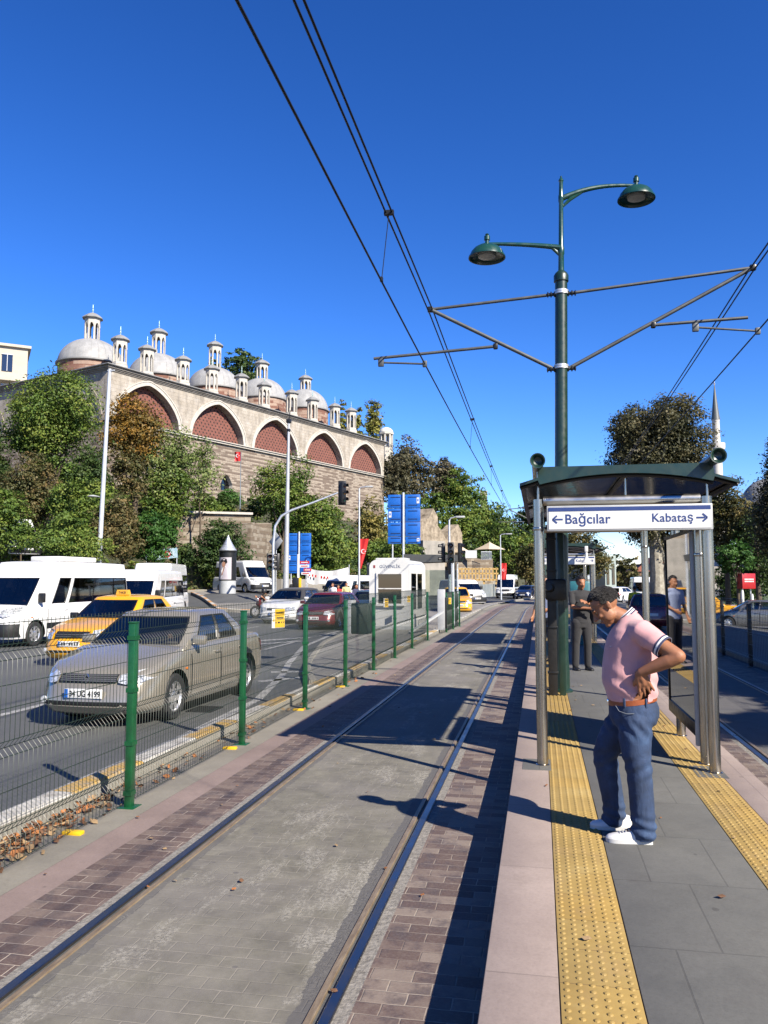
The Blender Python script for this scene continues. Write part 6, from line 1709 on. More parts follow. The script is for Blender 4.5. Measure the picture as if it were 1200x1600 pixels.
pt(392, 850, 440, 915, 76, 'B', 'bare grey-brown shrub beneath the stone bastion', ybase=915, airy=.6, **SH)
pt(555, 770, 608, 885, 100, 'Y', 'yellowing creeper-like tree between the lamp post and the larger blue board', ybase=890, airy=.6, dens=.6, nl=9, trunk=.1)
pt(600, 845, 668, 885, 92, 'G', 'green shrubs above the retaining wall behind the guard booth', ybase=885, **SH)
pt(352, 533, 408, 612, 150, 'D', 'dark green tree rising behind the roof of the stone hall', ybase=640, nl=8)
pt(322, 556, 346, 596, 152, 'D', 'small dark tree top between two domes of the stone hall', ybase=640, nl=5)
for i, (x0, y0, x1, y1) in enumerate([(520, 632, 548, 700), (545, 640, 568, 700), (566, 618, 598, 712)]):
    pt(x0, y0, x1, y1, 190, 'P', ['poplar top farthest left behind the stone hall', 'middle poplar top behind the stone hall', 'tallest yellow-green poplar behind the stone hall beside the white lantern tower'][i], 'poplar_tree', ybase=760, group='poplars behind the stone hall', shape='poplar', nl=7, airy=.3)
pt(600, 682, 682, 800, 138, 'B', 'grey-brown tree against the far corner of the stone hall', ybase=830, airy=.3, nl=11, trunk=.3)
pt(585, 692, 648, 790, 134, 'B', 'small brownish tree tucked behind the right corner of the stone hall', ybase=830, airy=.3, nl=8)
pt(655, 705, 728, 800, 150, 'B', 'faded brownish tree right of the stone hall on the skyline', ybase=830, airy=.3, nl=9)
pt(676, 735, 762, 850, 148, 'G', 'leafy green tree halfway down the skyline right of the hall', ybase=880, nl=10)
pt(720, 768, 800, 880, 150, 'G', 'green tree above the pale terrace umbrellas', ybase=890, nl=10)
pt(745, 800, 820, 900, 145, 'D', 'dark tree between the terrace umbrellas and the far street lamp', ybase=910, nl=9)
pt(785, 775, 856, 880, 160, 'D', 'dark green tree at the low end of the skyline', ybase=910, nl=9)
pt(795, 830, 862, 915, 112, 'A', 'yellow-green roadside tree behind the distant white van', ybase=935, nl=9, trunk=.2)
pt(640, 820, 700, 870, 110, 'G', 'shrub hanging over the concrete retaining wall', ybase=870, **SH)
pt(700, 840, 760, 905, 128, 'D', 'dark shrub beside the ochre ruin', ybase=905, **SH)
pt(222, 715, 305, 830, 67, 'G', 'leafy green tree under the airy light green one', ybase=890, airy=.3, nl=10)
pt(296, 768, 352, 835, 72, 'G', 'green shrubby tree left of the small window of the hall', ybase=880, airy=.3, nl=8)
pt(-20, 760, 60, 880, 50, 'G', 'green bush hanging over the van at the far left edge', ybase=890, **SH)
pt(95, 690, 170, 800, 58, 'D', 'dark green tree between the broad tree and the white pole', ybase=890, nl=9)
pt(548, 835, 622, 892, 96, 'G', 'green bush along the low wall left of the guard booth', ybase=892, **SH)
pt(612, 765, 700, 850, 132, 'G', 'green tree growing out of the rock behind the larger blue board', ybase=870, nl=9)
pt(690, 775, 770, 870, 138, 'G', 'light green tree on the slope above the ochre ruin', ybase=890, nl=9)
pt(755, 812, 850, 905, 128, 'G', 'green tree mass left of the shelter post at the foot of the hill', ybase=925, nl=10)
pt(560, 800, 612, 850, 102, 'L', 'pale green sapling by the creeper near the lamp post', ybase=880, airy=.5, nl=6)
# shrubs covering the slope
gs = random.Random(21); protos = {}
for i, (kd, hh, ww) in enumerate([('G', 2.6, 4.2), ('D', 3.2, 4.0), ('M', 2.4, 3.6), ('E', 2.8, 3.4), ('B', 2.2, 3.2)]):
    lab = ['green bushy', 'dark green', 'mixed brown and green', 'fresh green', 'dry grey-brown'][i]+' shrub in the thicket covering the slope below the stone hall'
    first = None
    for k in range(13):
        r_ = gs.randrange(1, 8); v_ = gs.choice([1, 1.6, 2.2, 2.8, 3.4, 4.2, 5.2, 6.2]); j = int(v_); f = v_-j; u = gs.random()
        p = (HR[r_-1][j]*(1-f)+HR[r_-1][j+1]*f).lerp(HR[r_][j]*(1-f)+HR[r_][j+1]*f, u)
        sc_ = gs.uniform(.75, 1.35)
        if first is None: first = plant('shrub', lab, 'shrub', p, ww, ww, hh, hh*.55, kd, lab.split(' shrub')[0]+' shrubs on the slope', 2600, .13, .15, 8, .05, nlimb=4)
        else: dup(first, p-Vector((0, 0, .2)), gs.uniform(0, 6.28), None, (sc_, sc_, sc_*gs.uniform(.8, 1.2)))
# behind the platform and on the right
PT_ = dict(bark=PBARK)
pt(845, 800, 905, 905, 96, 'A', 'tree with dull green crown left of the farther shelter', ybase=930, nl=9)
pt(880, 815, 958, 905, 74, 'A', 'autumn plane tree above the farther shelter', ybase=935, nl=10, airy=.2, trunk=.22, **PT_)
pt(952, 862, 1004, 925, 115, 'A', 'small round autumn tree far down the road', ybase=938, nl=8)
pt(932, 604, 1106, 770, 58, 'PL', 'huge plane tree rising above the near shelter roof', ybase=955, nl=26, airy=.15, trunk=.5, dens=1.9, nlimb=16, **PT_)
pt(962, 745, 1120, 872, 58.6, 'PL', 'lower plane tree in the shade under the huge one', ybase=950, nl=14, airy=.2, dens=1.1, trunk=.35, **PT_)
pt(1085, 735, 1182, 880, 50, 'A', 'yellow-brown tree right of the near shelter', ybase=960, nl=11, airy=.2)
pt(1120, 832, 1184, 900, 44, 'E', 'bright green bushy tree left of the red sign box', ybase=965, nl=8, trunk=.1)
pt(1150, 770, 1215, 925, 48, 'D', 'dark leafy tree behind the red sign box', ybase=958, nl=10, airy=.2)
pt(1172, 665, 1290, 900, 37, 'PL', 'dark tree cut by the right edge of the picture', ybase=985, nl=22, airy=.1, trunk=.3, dens=1.8)
pt(1105, 878, 1210, 948, 62, 'D', 'dark hedge behind the red sign box', 'hedge', 'hedge', ybase=955, trunk=0, nl=9)
for i, (x0, x1, y0) in enumerate([(868, 930, 885), (925, 985, 893), (985, 1040, 890), (1035, 1100, 880)]):
    pt(x0, y0, x1, 935, 150+i*12, 'A', ['first', 'second', 'third', 'fourth'][i]+' from the left of the hazy trees at the end of the road', ybase=938, group='trees at the end of the road', nl=6)
# street trees just outside the picture whose shade falls on the right-hand road
for i, (x, y) in enumerate([(16.2, -9.5), (15.7, -2.5), (16.0, 4.5), (15.8, 11.5), (15.3, 19), (16.5, 27.5)]):
    plant('plane_tree', 'plane tree on the right pavement, number %s from the camera outside the picture' % ['one', 'two', 'three', 'four', 'five', 'six'][i], 'tree', (x, y, gz(x, y)), 10.5, 9.5, 5.0, 7.4, 'PL', 'plane trees along the right pavement', 22000, .34, 0.1, 14, .3, PBARK)

words = ['one', 'two', 'three', 'four', 'five', 'six', 'seven', 'eight']
for i in range(8):  # unseen row added to close gaps in the shade over the right-hand track
    x, y = (14.3 if i < 3 else 13.2)+.25*(i % 2), -10+4.6*i
    plant('plane_tree', 'unseen young plane tree added at the right kerb for shade, number %s' % words[i], 'tree', (x, y, gz(x, y)), 6.4, 6.4, 4.6, 7.3, 'PL', 'young plane trees added for shade at the right kerb', 11000, .26, 0.0, 14, .2, PBARK)
for i, (x, y) in enumerate([(14.6, 9.5), (14.9, 17), (15.2, 24.5)]):  # taller unseen trees, added to carry shade onto the platform past the shelter
    plant('plane_tree', 'unseen tall plane tree added at the right kerb for shade, number %s' % words[i], 'tree', (x, y, gz(x, y)), 8.4, 7.4, 5.2, 11.6, 'PL', 'tall plane trees added for shade at the right kerb', 12000, .28, 0.1, 12, .3, PBARK)
# ------------------------------------------------------------ walls, booth, signs, poles
def put(px, py, d, z=None):
    p = H(px, py, d); 
    if z is None: z = gz(p.x, p.y)
    return Vector((p.x, p.y, z))
# guard booth on the island
t = thing('guard_booth', 'white guard booth lettered G\u00dcVENL\u0130K behind the green fence', 'booth', (-5.31, 28.3, .125), R(-2))
W2, D2, H2 = 1.50, 3.2, 2.5
def rr_prof(w, h, r, n=6):
    pts = [(-w/2, 0), (-w/2, h-r)]+[(-w/2+r-r*math.cos(PI/2*i/n), h-r+r*math.sin(PI/2*i/n)) for i in range(1, n+1)]
    return pts+[(-x, z) for x, z in pts[::-1]]
b = MB(); wx0, wx1, wz0, wz1 = -.42, .45, .92, 1.98
pr = rr_prof(W2, H2, .28)
# front wall with a window opening, side walls, roof in one shell
def F3(p, q, t_): return Vector((p, t_, q))
xsb = sorted(set([p[0] for p in pr]+[wx0, wx1]))
def ztop_(x):
    a = abs(x); return H2 if a <= W2/2-.28 else H2-.28+math.sqrt(max(0, .28**2-(a-(W2/2-.28))**2))
for i in range(len(xsb)-1):
    a, c = xsb[i], xsb[i+1]
    if c-a < 1e-6: continue
    m = (a+c)/2
    for (l0, l1) in ([((0, 0), (wz0, wz0)), ((wz1, wz1), (ztop_(a), ztop_(c)))] if wx0 < m < wx1 else [((0, 0), (ztop_(a), ztop_(c)))]):
        b.quad(Vector((a, 0, l0[0])), Vector((c, 0, l0[1])), Vector((c, 0, l1[1])), Vector((a, 0, l1[0])))
b.grid([[Vector((x, 0, z)) for x, z in pr], [Vector((x, D2, z)) for x, z in pr]])
b.prism(pr, D2-.02, D2, F3)
booth = b.build('shell', M('booth_white_panel', (.74, .75, .73), .45, 0, .05, 2, coat=.1), t, ang=30, recalc=False)
b = MB(); b.box((0, .6, H2+.03), (1.1, .9, .07), bev=.03); b.build('roof_cap', WHITEP, t)
b = MB()
for (x0, x1, z0, z1) in [(wx0-.06, wx1+.06, wz1, wz1+.06), (wx0-.06, wx1+.06, wz0-.06, wz0), (wx0-.06, wx0, wz0, wz1), (wx1, wx1+.06, wz0, wz1), (wx0, wx1, 1.44, 1.475)]: b.box(((x0+x1)/2, -.015, (z0+z1)/2), (x1-x0, .07, z1-z0))
b.box((0, -.02, .86), (1.15, .18, .04)); fr = b.build('window_frame', WHITEP, t)
b = MB(); b.box(((wx0+wx1)/2, .04, (wz0+wz1)/2), (wx1-wx0, .01, wz1-wz0)); b.build('window_pane', DARKGLASS, fr)
b = MB(); b.box((.0, 1.2, 1.2), (1.2, .03, 2.2)); b.box((.1, .5, .8), (1.1, .4, .1)); b.box((.15, .9, 1.15), (.35, .2, .8), bev=.08); b.build('inside', SEATC, t)
b = MB()
for y in (.7, 1.9): b.box((W2/2+.005, y, 1.35), (.02, .9, 1.3))
b.build('side_window', DARKGLASS, t)
text('G\u00dcVENL\u0130K', 'lettering', .15, M('lettering_blue_grey', (.09, .12, .22), .5), t, (.02, -.006, 2.2), (PI/2, 0, 0), 'CENTER', .001, 1.08, 1.0)
b = MB(); b.box((-.56, -.006, 2.25), (.07, .006, .1)); b.build('emblem', M('emblem_red', (.3, .05, .05), .5), t)
b = MB(); b.box((.02, -.004, .06), (W2+.06, .03, .12)); b.build('plinth', GREYP, t)
# barrier arm post, dark box on the island
p = put(565, 985, 26.5, .12); t = thing('barrier_housing', 'dark green barrier housing left of the guard booth', 'barrier', p, R(-8))
b = MB(); b.box((0, 0, .5), (.62, .5, 1.0), bev=.03); b.build('housing', M('housing_green', (.012, .03, .024), .5), t)
b = MB(); b.box((-.36, -.05, .55), (.22, .4, 1.1), bev=.02); b.build('cabinet', GREYP, t)
p = put(690, 983, 28.6, .12); t = thing('junction_post', 'narrow grey steel cabinet post between the two fence sections', 'cabinet', p)
b = MB(); b.box((0, 0, .72), (.26, .24, 1.44), bev=.02); b.build('body', GREYP, t); b = MB(); b.box((.16, .0, .6), (.07, .14, 1.1), bev=.02); b.build('cable_box', BLACKM, t)
b = MB(); p = put(640, 978, 26.2, .13); a_ = p+Vector((0, 0, .05)); b.bar(a_, a_+Vector((.9, 1.6, .62)), .1, .06)
tag(b.build('ramp_rail', GREYP), 'slanting grey metal rail in front of the guard booth', 'rail')
# bus shelter behind the booth
p = put(672, 960, 36, .12); t = thing('bus_shelter', 'small dark-roofed shelter right behind the guard booth', 'shelter', p, R(0))
b = MB(); b.prism([(-1.2, 2.55), (1.15, 2.62), (1.2, 2.9), (-1.2, 2.95)], 0, 2.0, F3); b.build('roof', M('shelter_roof_grey', (.08, .085, .085), .6), t)
for x in (-1.1, 1.05):
    for y in (.1, 1.9):
        b = MB(); b.cyl((x, y, 0), (x, y, 2.6), .045, n=10); b.build('post', GALV, t)
b = MB(); b.box((0, 1.9, 1.3), (2.1, .03, 1.9)); b.build('glass_panel', CLEARG, t)
# traffic lights
def signal(t, x, y, z, rz=0, n=3, s=1.0, back=False):
    h = .32*n*s
    b = MB(); b.box((x, y, z), (.30*s, .16*s, h), rz=rz, bev=.03); o = b.build('signal_head', BLACK, t)
    fx, fy = math.sin(rz), -math.cos(rz)
    for k in range(n):
        zz = z+h/2-.16*s-k*.32*s; b = MB(); R_ = Matrix.Rotation(rz, 3, 'Z')
        rows = [[Vector((x, y, zz))+R_ @ Vector((.11*s*math.cos(a), -.08*s-q, .11*s*math.sin(a))) for a in [R(-20)+R(220)*i/12 for i in range(13)]] for q in (0, .17*s)]
        b.grid(rows); b.build('visor', BLACK, o, recalc=False)
        b = MB(); b.lathe([(.095*s, 0), (.08*s, .012), (.01, .02)], Vector((x, y, zz))+R_ @ Vector((0, -.08*s, 0)), 14, R_ @ Matrix.Rotation(PI/2, 3, 'X')); b.build('lens', [M('lens_red', (.04, .006, .006), .2), M('lens_amber', (.12, .06, .01), .2), M('lens_green', (.01, .08, .05), .2)][k % 3], o)
    return o
p = put(708, 985, 31.6, .12); t = thing('traffic_light', 'cluster of black traffic signals on a pole at the end of the green fence', 'traffic light', p)
b = MB(); b.cyl((0, 0, 0), (0, 0, 3.2), .07, n=14); b.build('pole', GALV, t)
signal(t, -.05, -.16, 2.85, R(8), 3, .85); signal(t, .30, .0, 2.85, R(75), 3, .8); signal(t, -.38, .1, 2.85, R(-70), 3, .8); signal(t, -.08, .2, 2.25, R(180), 2, .8)
p = put(703, 960, 44, .05); t = thing('street_lamp', 'grey lamp pole rising right behind the black signal cluster', 'street lamp', p)
def lamppole(t, h, arm=(1.0, 0, .1), r=.07, both=False, hw=.35, lampz=None):
    b = MB(); b.tube([(0, 0, 0), (0, 0, h*.3), (0, 0, h)], [r*1.35, r*1.1, r*.7], 12); b.build('pole', GALV, t)
    b = MB(); b.tube([(0, 0, h-.1), (arm[0]*.15, arm[1]*.15, h+arm[2]*.6), (arm[0]*.6, arm[1]*.6, h+arm[2]), (arm[0], arm[1], h+arm[2])], r*.55, 8); b.build('arm', GALV, t)
    b = MB(); b.box((arm[0]*1.12, arm[1]*1.12, h+arm[2]), (abs(arm[0])*.5+.22, abs(arm[1])*.5+.22, .11), bev=.05); b.build('lamp_head', GREYP, t)
zt_ = H(703, 808, 44).z; lamppole(t, zt_-.2, (.55, 0, .15))
def flagmesh(t, x0, w_, z1, h, dropped=.0, mat=RED, ydir=0, name='flag', wavy=.06):
    b = MB(); rows = []
    for i in range(13):
        u = i/12; row = []
        for j in range(17):
            v_ = j/16; wv = wavy*math.sin(u*7+v_*3)*u
            ww = w_*(1-dropped*v_)
            row.append(Vector((x0+u*ww, wv+.05*u*math.sin(v_*5), z1-v_*h)))
        rows.append(row)
    b.grid(rows); o = b.build(name, mat, t, recalc=False)
    m = M('flag_white', (.8, .8, .8), .6); b = MB(); cx_, cz_ = x0+w_*.42, z1-h*.42; r_ = min(abs(w_), h)*.26
    outer = [(cx_+r_*math.cos(a), cz_+r_*math.sin(a)) for a in [R(40)+R(280)*k/24 for k in range(25)]]
    inner = [(cx_+r_*.25+r_*.78*math.cos(a), cz_+r_*.78*math.sin(a)) for a in [R(50)+R(260)*k/24 for k in range(25)]]
    for sgn in (-1, 1):
        b.grid([[Vector((p[0], sgn*wavy*1.3-.01, p[1])) for p in outer], [Vector((p[0], sgn*wavy*1.3-.01, p[1])) for p in inner]])
    sx_ = cx_+r_*.95
    st_ = [(sx_+(r_*.38 if k % 2 == 0 else r_*.15)*math.cos(R(180)+k*PI/5), cz_+(r_*.38 if k % 2 == 0 else r_*.15)*math.sin(R(180)+k*PI/5)) for k in range(10)]
    b.add([(p[0], -wavy*1.3-.012, p[1]) for p in st_], [tuple(range(10))]); b.build('crescent_and_star', m, o, recalc=False)
    return o
# tall white pole with small lamp at left
p = put(152, 905, 47); zt_ = H(170, 577, 47).z-p.z; t = thing('lighting_mast', 'tall white lighting mast with a small disc lamp among the trees at left', 'mast', p); t.rotation_euler = (0, R(1.6), 0)
b = MB(); b.tube([(0, 0, 0), (0, 0, zt_*.35), (0, 0, zt_)], [.16, .135, .10], 14); b.box((.12, -.05, zt_-.1), (.45, .06, .06)); b.build('pole', M('mast_white', (.62, .66, .70), .45, .2), t)
zl = H(150, 776, 47).z-p.z; b = MB(); b.tube([(0, 0, zl-.1), (-.3, 0, zl+.02), (-.5, 0, zl)], .025, 8); b.lathe([(.02, .1), (.2, .07), (.33, 0), (.30, -.03), (.1, -.06)], (-.62, 0, zl), 18); b.build('disc_lamp', GREYP, t)
# tall mast in the middle
p = put(446, 940, 58); zt_ = H(449, 658, 58).z-p.z; t = thing('lighting_mast', 'tall slim grey mast in front of the green tree and smaller blue sign board', 'mast', p); t.rotation_euler = (0, R(.5), 0)
b = MB(); b.tube([(0, 0, 0), (0, 0, zt_*.3), (0, 0, zt_)], [.24, .18, .09], 14); b.build('pole', M('mast_grey', (.50, .52, .54), .45, .3), t)
b = MB(); b.box((0, 0, zt_), (.35, .3, .3), bev=.05); b.box((0, 0, zt_-.7), (.25, .2, .25), bev=.05); b.tube([(0, 0, zt_), (.1, 0, zt_+.8)], .03, 6); b.build('camera', BLACKM, t)
# curved traffic light arm
d_ = 50; p = put(427, 950, d_, .3); t = thing('traffic_light', 'traffic signal hung from a long curved grey arm above the road', 'traffic light', p)
def L2(px, py, d=d_):
    q = H(px, py, d)-p; return Vector((q.x*math.cos(YAW)+q.y*math.sin(YAW), 0, q.z))
t.rotation_euler = (0, 0, YAW)
b = MB(); b.tube([Vector((0, 0, 0)), L2(427, 850), L2(430, 822), L2(440, 806), L2(456, 797), L2(490, 785), L2(528, 770)], [.10, .09, .085, .08, .075, .065, .055], 12); b.build('arm', GALV, t)
q = L2(536, 770); signal(t, q.x, 0, q.z, R(60), 3, 1.35); b = MB(); b.box((q.x-.06, .1, q.z), (.5, .03, 1.55), bev=.02); b.build('backboard', BLACKM, t)
q = L2(421, 878); signal(t, q.x, 0, q.z, R(20), 3, 1.1); q = L2(434, 878); signal(t, q.x, 0, q.z, R(-70), 3, 1.1)
# back of a diamond sign
p = put(430, 940, 52, .3); t = thing('diamond_sign', 'grey back of a diamond road sign beside the curved traffic light arm', 'sign', p, R(-25))
z_ = H(430, 846, 52).z-p.z; b = MB(); b.box((0, 0, z_), (.86, .03, .86), ry=PI/4, bev=.01); b.build('plate', GREYP, t); b = MB(); b.cyl((0, .04, 0), (0, .04, z_+.3), .03, n=8); b.build('post', GALV, t)
# lamp post with flag
p = put(561, 935, 56, .05); t = thing('street_lamp', 'grey street lamp with a drooping red flag left of the larger blue sign board', 'street lamp', p)
zt_ = H(562, 763, 56).z-p.z; lamppole(t, zt_, (.62, 0, .1)); b = MB(); 
zf = H(568, 842, 56).z-p.z; flagmesh(t, .05, .62, zf, 2.1, .75)
p = put(783, 935, 78, .05); t = thing('street_lamp', 'farthest grey street lamp with a red flag beside the distant white van', 'street lamp', p)
zt_ = H(783, 836, 78).z-p.z; lamppole(t, zt_, (.75, 0, .1)); zf = H(786, 880, 78).z-p.z; flagmesh(t, .08, .5, zf, 1.6, .1)
# small flag before the hall
p = H(375, 800, 84); t = thing('flagpole', 'thin flagpole with a small red flag on the stone terrace below the hall', 'flagpole', (p.x, p.y, 7.6))
zt_ = H(378, 706, 84).z-7.6; b = MB(); b.tube([(0, 0, 0), (0, 0, 1.2), (0, 0, 1.3), (0, 0, zt_)], [.14, .12, .05, .03], 10); b.build('pole', M('pole_blue_grey', (.12, .17, .22), .5), t)
flagmesh(t, -.02, -.75, zt_, 1.0, .15, wavy=.1)
# blue boards
def board(px0, py0, px1, py1, d, polex, label, rows, picto):
    c = H((px0+px1)/2, py1, d); w_ = (px1-px0)*d/1244; hz = (py1-py0)*d/1244; zg = gz(c.x, c.y)
    t = thing('direction_sign', label, 'sign', (c.x, c.y, zg), YAW*.3, 'blue direction boards'); z0 = c.z-zg
    xp = (polex-(px0+px1)/2)*d/1244
    b = MB(); b.cyl((xp, -.06, 0), (xp, -.06, z0+hz+.1), .075, n=12); b.build('pole', GALV, t)
    b = MB(); b.cyl((-w_*.36, .06, 0), (-w_*.36, .06, z0+.4), .045, n=8); b.build('rear_pole', GALV, t)
    zz = z0
    for i, fr_ in enumerate(rows):
        h = hz*fr_
        for s, (x0, x1) in enumerate([(-w_/2, -w_*.03), (w_*.04, w_/2)]):
            b = MB(); b.box(((x0+x1)/2, 0, zz+h/2), (x1-x0, .04, h-.03), bev=.012); o = b.build('panel', BLUEB, t)
            b = MB()
            for q in (.22, .80):
                b = MB(); b.box(((x0+x1)/2, -.028, zz+h*q), ((x1-x0)*.62, .02, .045)); b.build('stiffener', BLUED, o)
            if (i, s) in picto:
                b = MB(); e = x1-.13 if s else x0+.13; b.box((e, -.028, zz+h*.55), (.15, .012, h*.42)); b.build('pictogram', SIGNW, o)
                b = MB(); b.box((e, -.037, zz+h*.57), (.07, .01, h*.16)); b.build('symbol', BLUEB, o)
        zz += h
    return t
board(606, 772, 657, 850, 46, 630.5, 'larger blue direction board on a grey pole above the guard booth', [.15, .29, .28, .28], {(0, 1), (2, 0), (3, 1)})
board(449, 833, 486, 896, 61, 467, 'smaller blue direction board beside the tall slim grey mast', [.25, .25, .25, .25], {(1, 0)})
# red and white sign plates, banner
p = put(478, 930, 50, .3); t = thing('road_sign', 'small red and white sign plates on a thin post before the white banner', 'sign', p)
z_ = H(478, 880, 50).z-p.z; b = MB(); b.cyl((.0, 0, 0), (0, 0, z_+.2), .03, n=8); b.build('post', GALV, t)
for i, (dx, dz, w2, h2, mt) in enumerate([(-.1, .35, .62, .16, RED), (-.1, .12, .62, .18, SIGNW), (.1, -.12, .5, .18, RED), (.0, -.34, .6, .16, SIGNW)]):
    b = MB(); b.box((dx, -.04, z_+dz-.3), (w2, .02, h2)); o = b.build('plate', mt, t); b = MB(); b.box((dx, -.055, z_+dz-.3), (w2*.7, .01, h2*.3)); b.build('print', SIGNW if mt is RED else RED, o)
p = put(465, 930, 49, .3); t = thing('waste_bin', 'black bin with a yellow stripe on a white post at the traffic island', 'bin', p)
b = MB(); b.cyl((0, 0, 0), (0, 0, 3.2), .05, n=10); b.build('post', WHITEP, t); z_ = H(465, 912, 49).z-p.z; b = MB(); b.box((-.05, -.15, z_), (.42, .3, .72), bev=.05); o = b.build('container', BLACK, t); b = MB(); b.box((.2, -.16, z_), (.09, .28, .7), bev=.01); b.build('stripe', YELLOWS, o)
a_, c_ = H(480, 888, 66), H(545, 886, 66); t = thing('banner', 'white banner with red lettering strung below the green trees', 'banner', a_)
b = MB(); d = c_-a_; b.grid([[d*(i/14)+Vector((0, .12*math.sin(i), -.28*math.sin(i/14*PI)+(0 if k else -1.15-.1*math.sin(i*.9)))) for i in range(15)] for k in (0, 1)]); b.build('cloth', SIGNW, t, recalc=False)
b = MB()
for i in range(11):
    if i % 4 != 3: q = d*((i+1.0)/14); b.box(q+Vector((0, -.13, -.55-.28*math.sin(i/14*PI))), (.12, .02, .20))
b.build('lettering', RED, t)
for e, q in enumerate((a_, c_)):
    b = MB(); b.cyl((q.x, q.y+.1, gz(q.x, q.y)), (q.x, q.y+.1, q.z+.2), .04, n=8); o = b.build('post', GALV)
    tag(o, ['left', 'right'][e]+' thin post holding the white and red banner', 'post')
p = put(252, 885, 60); t = thing('banner', 'light blue and white banner with a round red emblem above the parked van', 'banner', p, R(10)); z_ = H(252, 866, 60).z-p.z
b = MB(); b.box((0, 0, z_), (2.4, .03, .75), ry=R(-6)); b.build('cloth', M('banner_blue', (.18, .45, .62), .6, 0, .2, 3, col2=(.6, .7, .75)), t)
b = MB(); b.lathe([(.25, 0), (.25, .02)], (.45, -.03, z_), 20, Matrix.Rotation(PI/2, 3, 'X')); b.build('emblem', RED, t); b = MB(); b.lathe([(.17, 0), (.17, .02)], (.45, -.055, z_), 20, Matrix.Rotation(PI/2, 3, 'X')); b.build('emblem_centre', SIGNW, t)
for x in (-1.15, 1.15):
    b = MB(); b.cyl((x, .05, -.5), (x, .05, z_+.4), .035, n=8); b.build('post', GALV, t)
# advertising column
p = put(355, 931, 55); t = thing('advertising_column', 'round advertising column with ribbed metal cone roof and a fashion poster', 'column', p, R(-5)); k = (931-840)*55/1244
R0 = .58; hb_, hd, ht_ = k*.22, k*.70, k
b = MB(); b.lathe([(R0, 0), (R0, hb_*.98), (R0*.95, hb_)], (0, 0, 0), 28); b.build('base', GREYP, t)
b = MB(); b.lathe([(R0*.98, hb_), (R0*1.02, hb_+.02), (R0*1.02, hd), (R0*1.1, hd+.03), (R0*1.12, hd+.12), (R0*.9, hd+.14)], (0, 0, 0), 28); b.build('drum', BLACKM, t)
pr_ = [(R0*1.05, hd+.14)]
n_ = 9
for i in range(n_):
    u = i/n_; r_ = R0*.95*(1-u)**1.25; z_ = lerp(hd+.16, ht_, u); pr_ += [(r_+.03, z_), (r_+.03, z_+.05), (r_, z_+.06)]
pr_ += [(.02, ht_)]
b = MB(); b.lathe(pr_, (0, 0, 0), 28); b.build('cone_roof', GALV, t)
def cyl_patch(a0, a1, z0, z1, r_): return [[Vector((r_*math.sin(lerp(a0, a1, i/10)), -r_*math.cos(lerp(a0, a1, i/10)), z)) for i in range(11)] for z in (z0, z1)]
b = MB(); b.grid(cyl_patch(R(-44), R(52), hb_+.08, hd-.35, R0*1.03)); po = b.build('poster', M('poster_paper', (.50, .46, .50), .5, 0, .08, 2), t, recalc=False)
b = MB()
def blobp(pts, mat, nm, off):
    q = MB(); q.add([Vector((R0*off*math.sin(a), -R0*off*math.cos(a), z)) for a, z in pts], [tuple(range(len(pts)))]); q.build(nm, mat, po, recalc=False)
zc0, zs0 = hb_+.08, hd-.43-hb_
def PP(l): return [(R(lerp(-44, 52, u)), zc0+zs0*v_) for u, v_ in l]
blobp(PP([(.25, .05), (.80, .05), (.85, .3), (.72, .52), (.60, .60), (.42, .56), (.28, .38), (.34, .2)]), SIGNW, 'figure_dress', 1.045)
blobp(PP([(.40, .55), (.52, .58), (.60, .66), (.56, .80), (.42, .82), (.33, .70)]), SKIN2, 'figure_face', 1.055)
blobp(PP([(.26, .70), (.36, .80), (.56, .79), (.62, .70), (.72, .78), (.66, .93), (.46, .97), (.28, .90), (.20, .80)]), BLACK, 'figure_hair', 1.065)
blobp(PP([(.30, .18), (.38, .2), (.56, .58), (.50, .66)]), SKIN2, 'figure_arm', 1.062)
# traffic islands with orange and white kerbs
for nm, pts in (('traffic_island', [(298, 925), (340, 944), (392, 944), (440, 938), (436, 930), (392, 924), (340, 922)]),):
    P_ = [put(x, y, d) for (x, y), d in zip(pts, (53, 44.5, 45, 47, 58, 62, 60))]
    P_ = [Vector((q.x, q.y, gz(q.x, q.y))) for q in P_]
    b = MB(); n = len(P_); b.add([q+Vector((0, 0, .16)) for q in P_]+[q-Vector((0, 0, .4)) for q in P_], [tuple(range(n))]+[(i, (i+1) % n, (i+1) % n+n, i+n) for i in range(n)]); structure(b.build(nm, ISLP, smooth=False))
    kerb([(q.x, q.y) for q in P_[:4]], [KO, KW], .75, .22, .2, z=None)
pk = [put(x, y, d) for x, y, d in ((-30, 905, 50), (150, 905, 54), (270, 903, 58), (322, 905, 62), (400, 905, 70))]
kerb([(q.x, q.y) for q in pk], [KW, KG, KO], 1.3, .25, .2, z=None)
# stone terrace bastion, retaining walls, ruins
def wallbox(px0, px1, pyt, pyb, d0, d1, mat, name, label, thick=2.5, cat='wall', rag=0):
    a, c = H(px0, pyt, d0), H(px1, pyt, d1); zb = min(H(px0, pyb, d0).z, H(px1, pyb, d1).z); zt = (a.z+c.z)/2
    d = Vector((c.x-a.x, c.y-a.y, 0)); L_ = d.length; t = thing(name, label, cat, (a.x, a.y, zb), math.atan2(d.y, d.x))
    b = MB(); g = random.Random(int(px0)); n = max(2, int(L_/.8)); tops = [(L_*i/n, (zt-zb)*(1-rag*g.random())) for i in range(n+1)]
    poly = [(0, 0)]+tops+[(L_, 0)]
    b.prism(poly, 0, thick, F3); b.build('masonry', mat, t, smooth=False)
    return t, L_, zt-zb
t, L_, h_ = wallbox(276, 392, 803, 905, 70, 72, RUBBLE, 'terrace_wall', 'striped stone terrace wall carrying the small flagpole', 9)
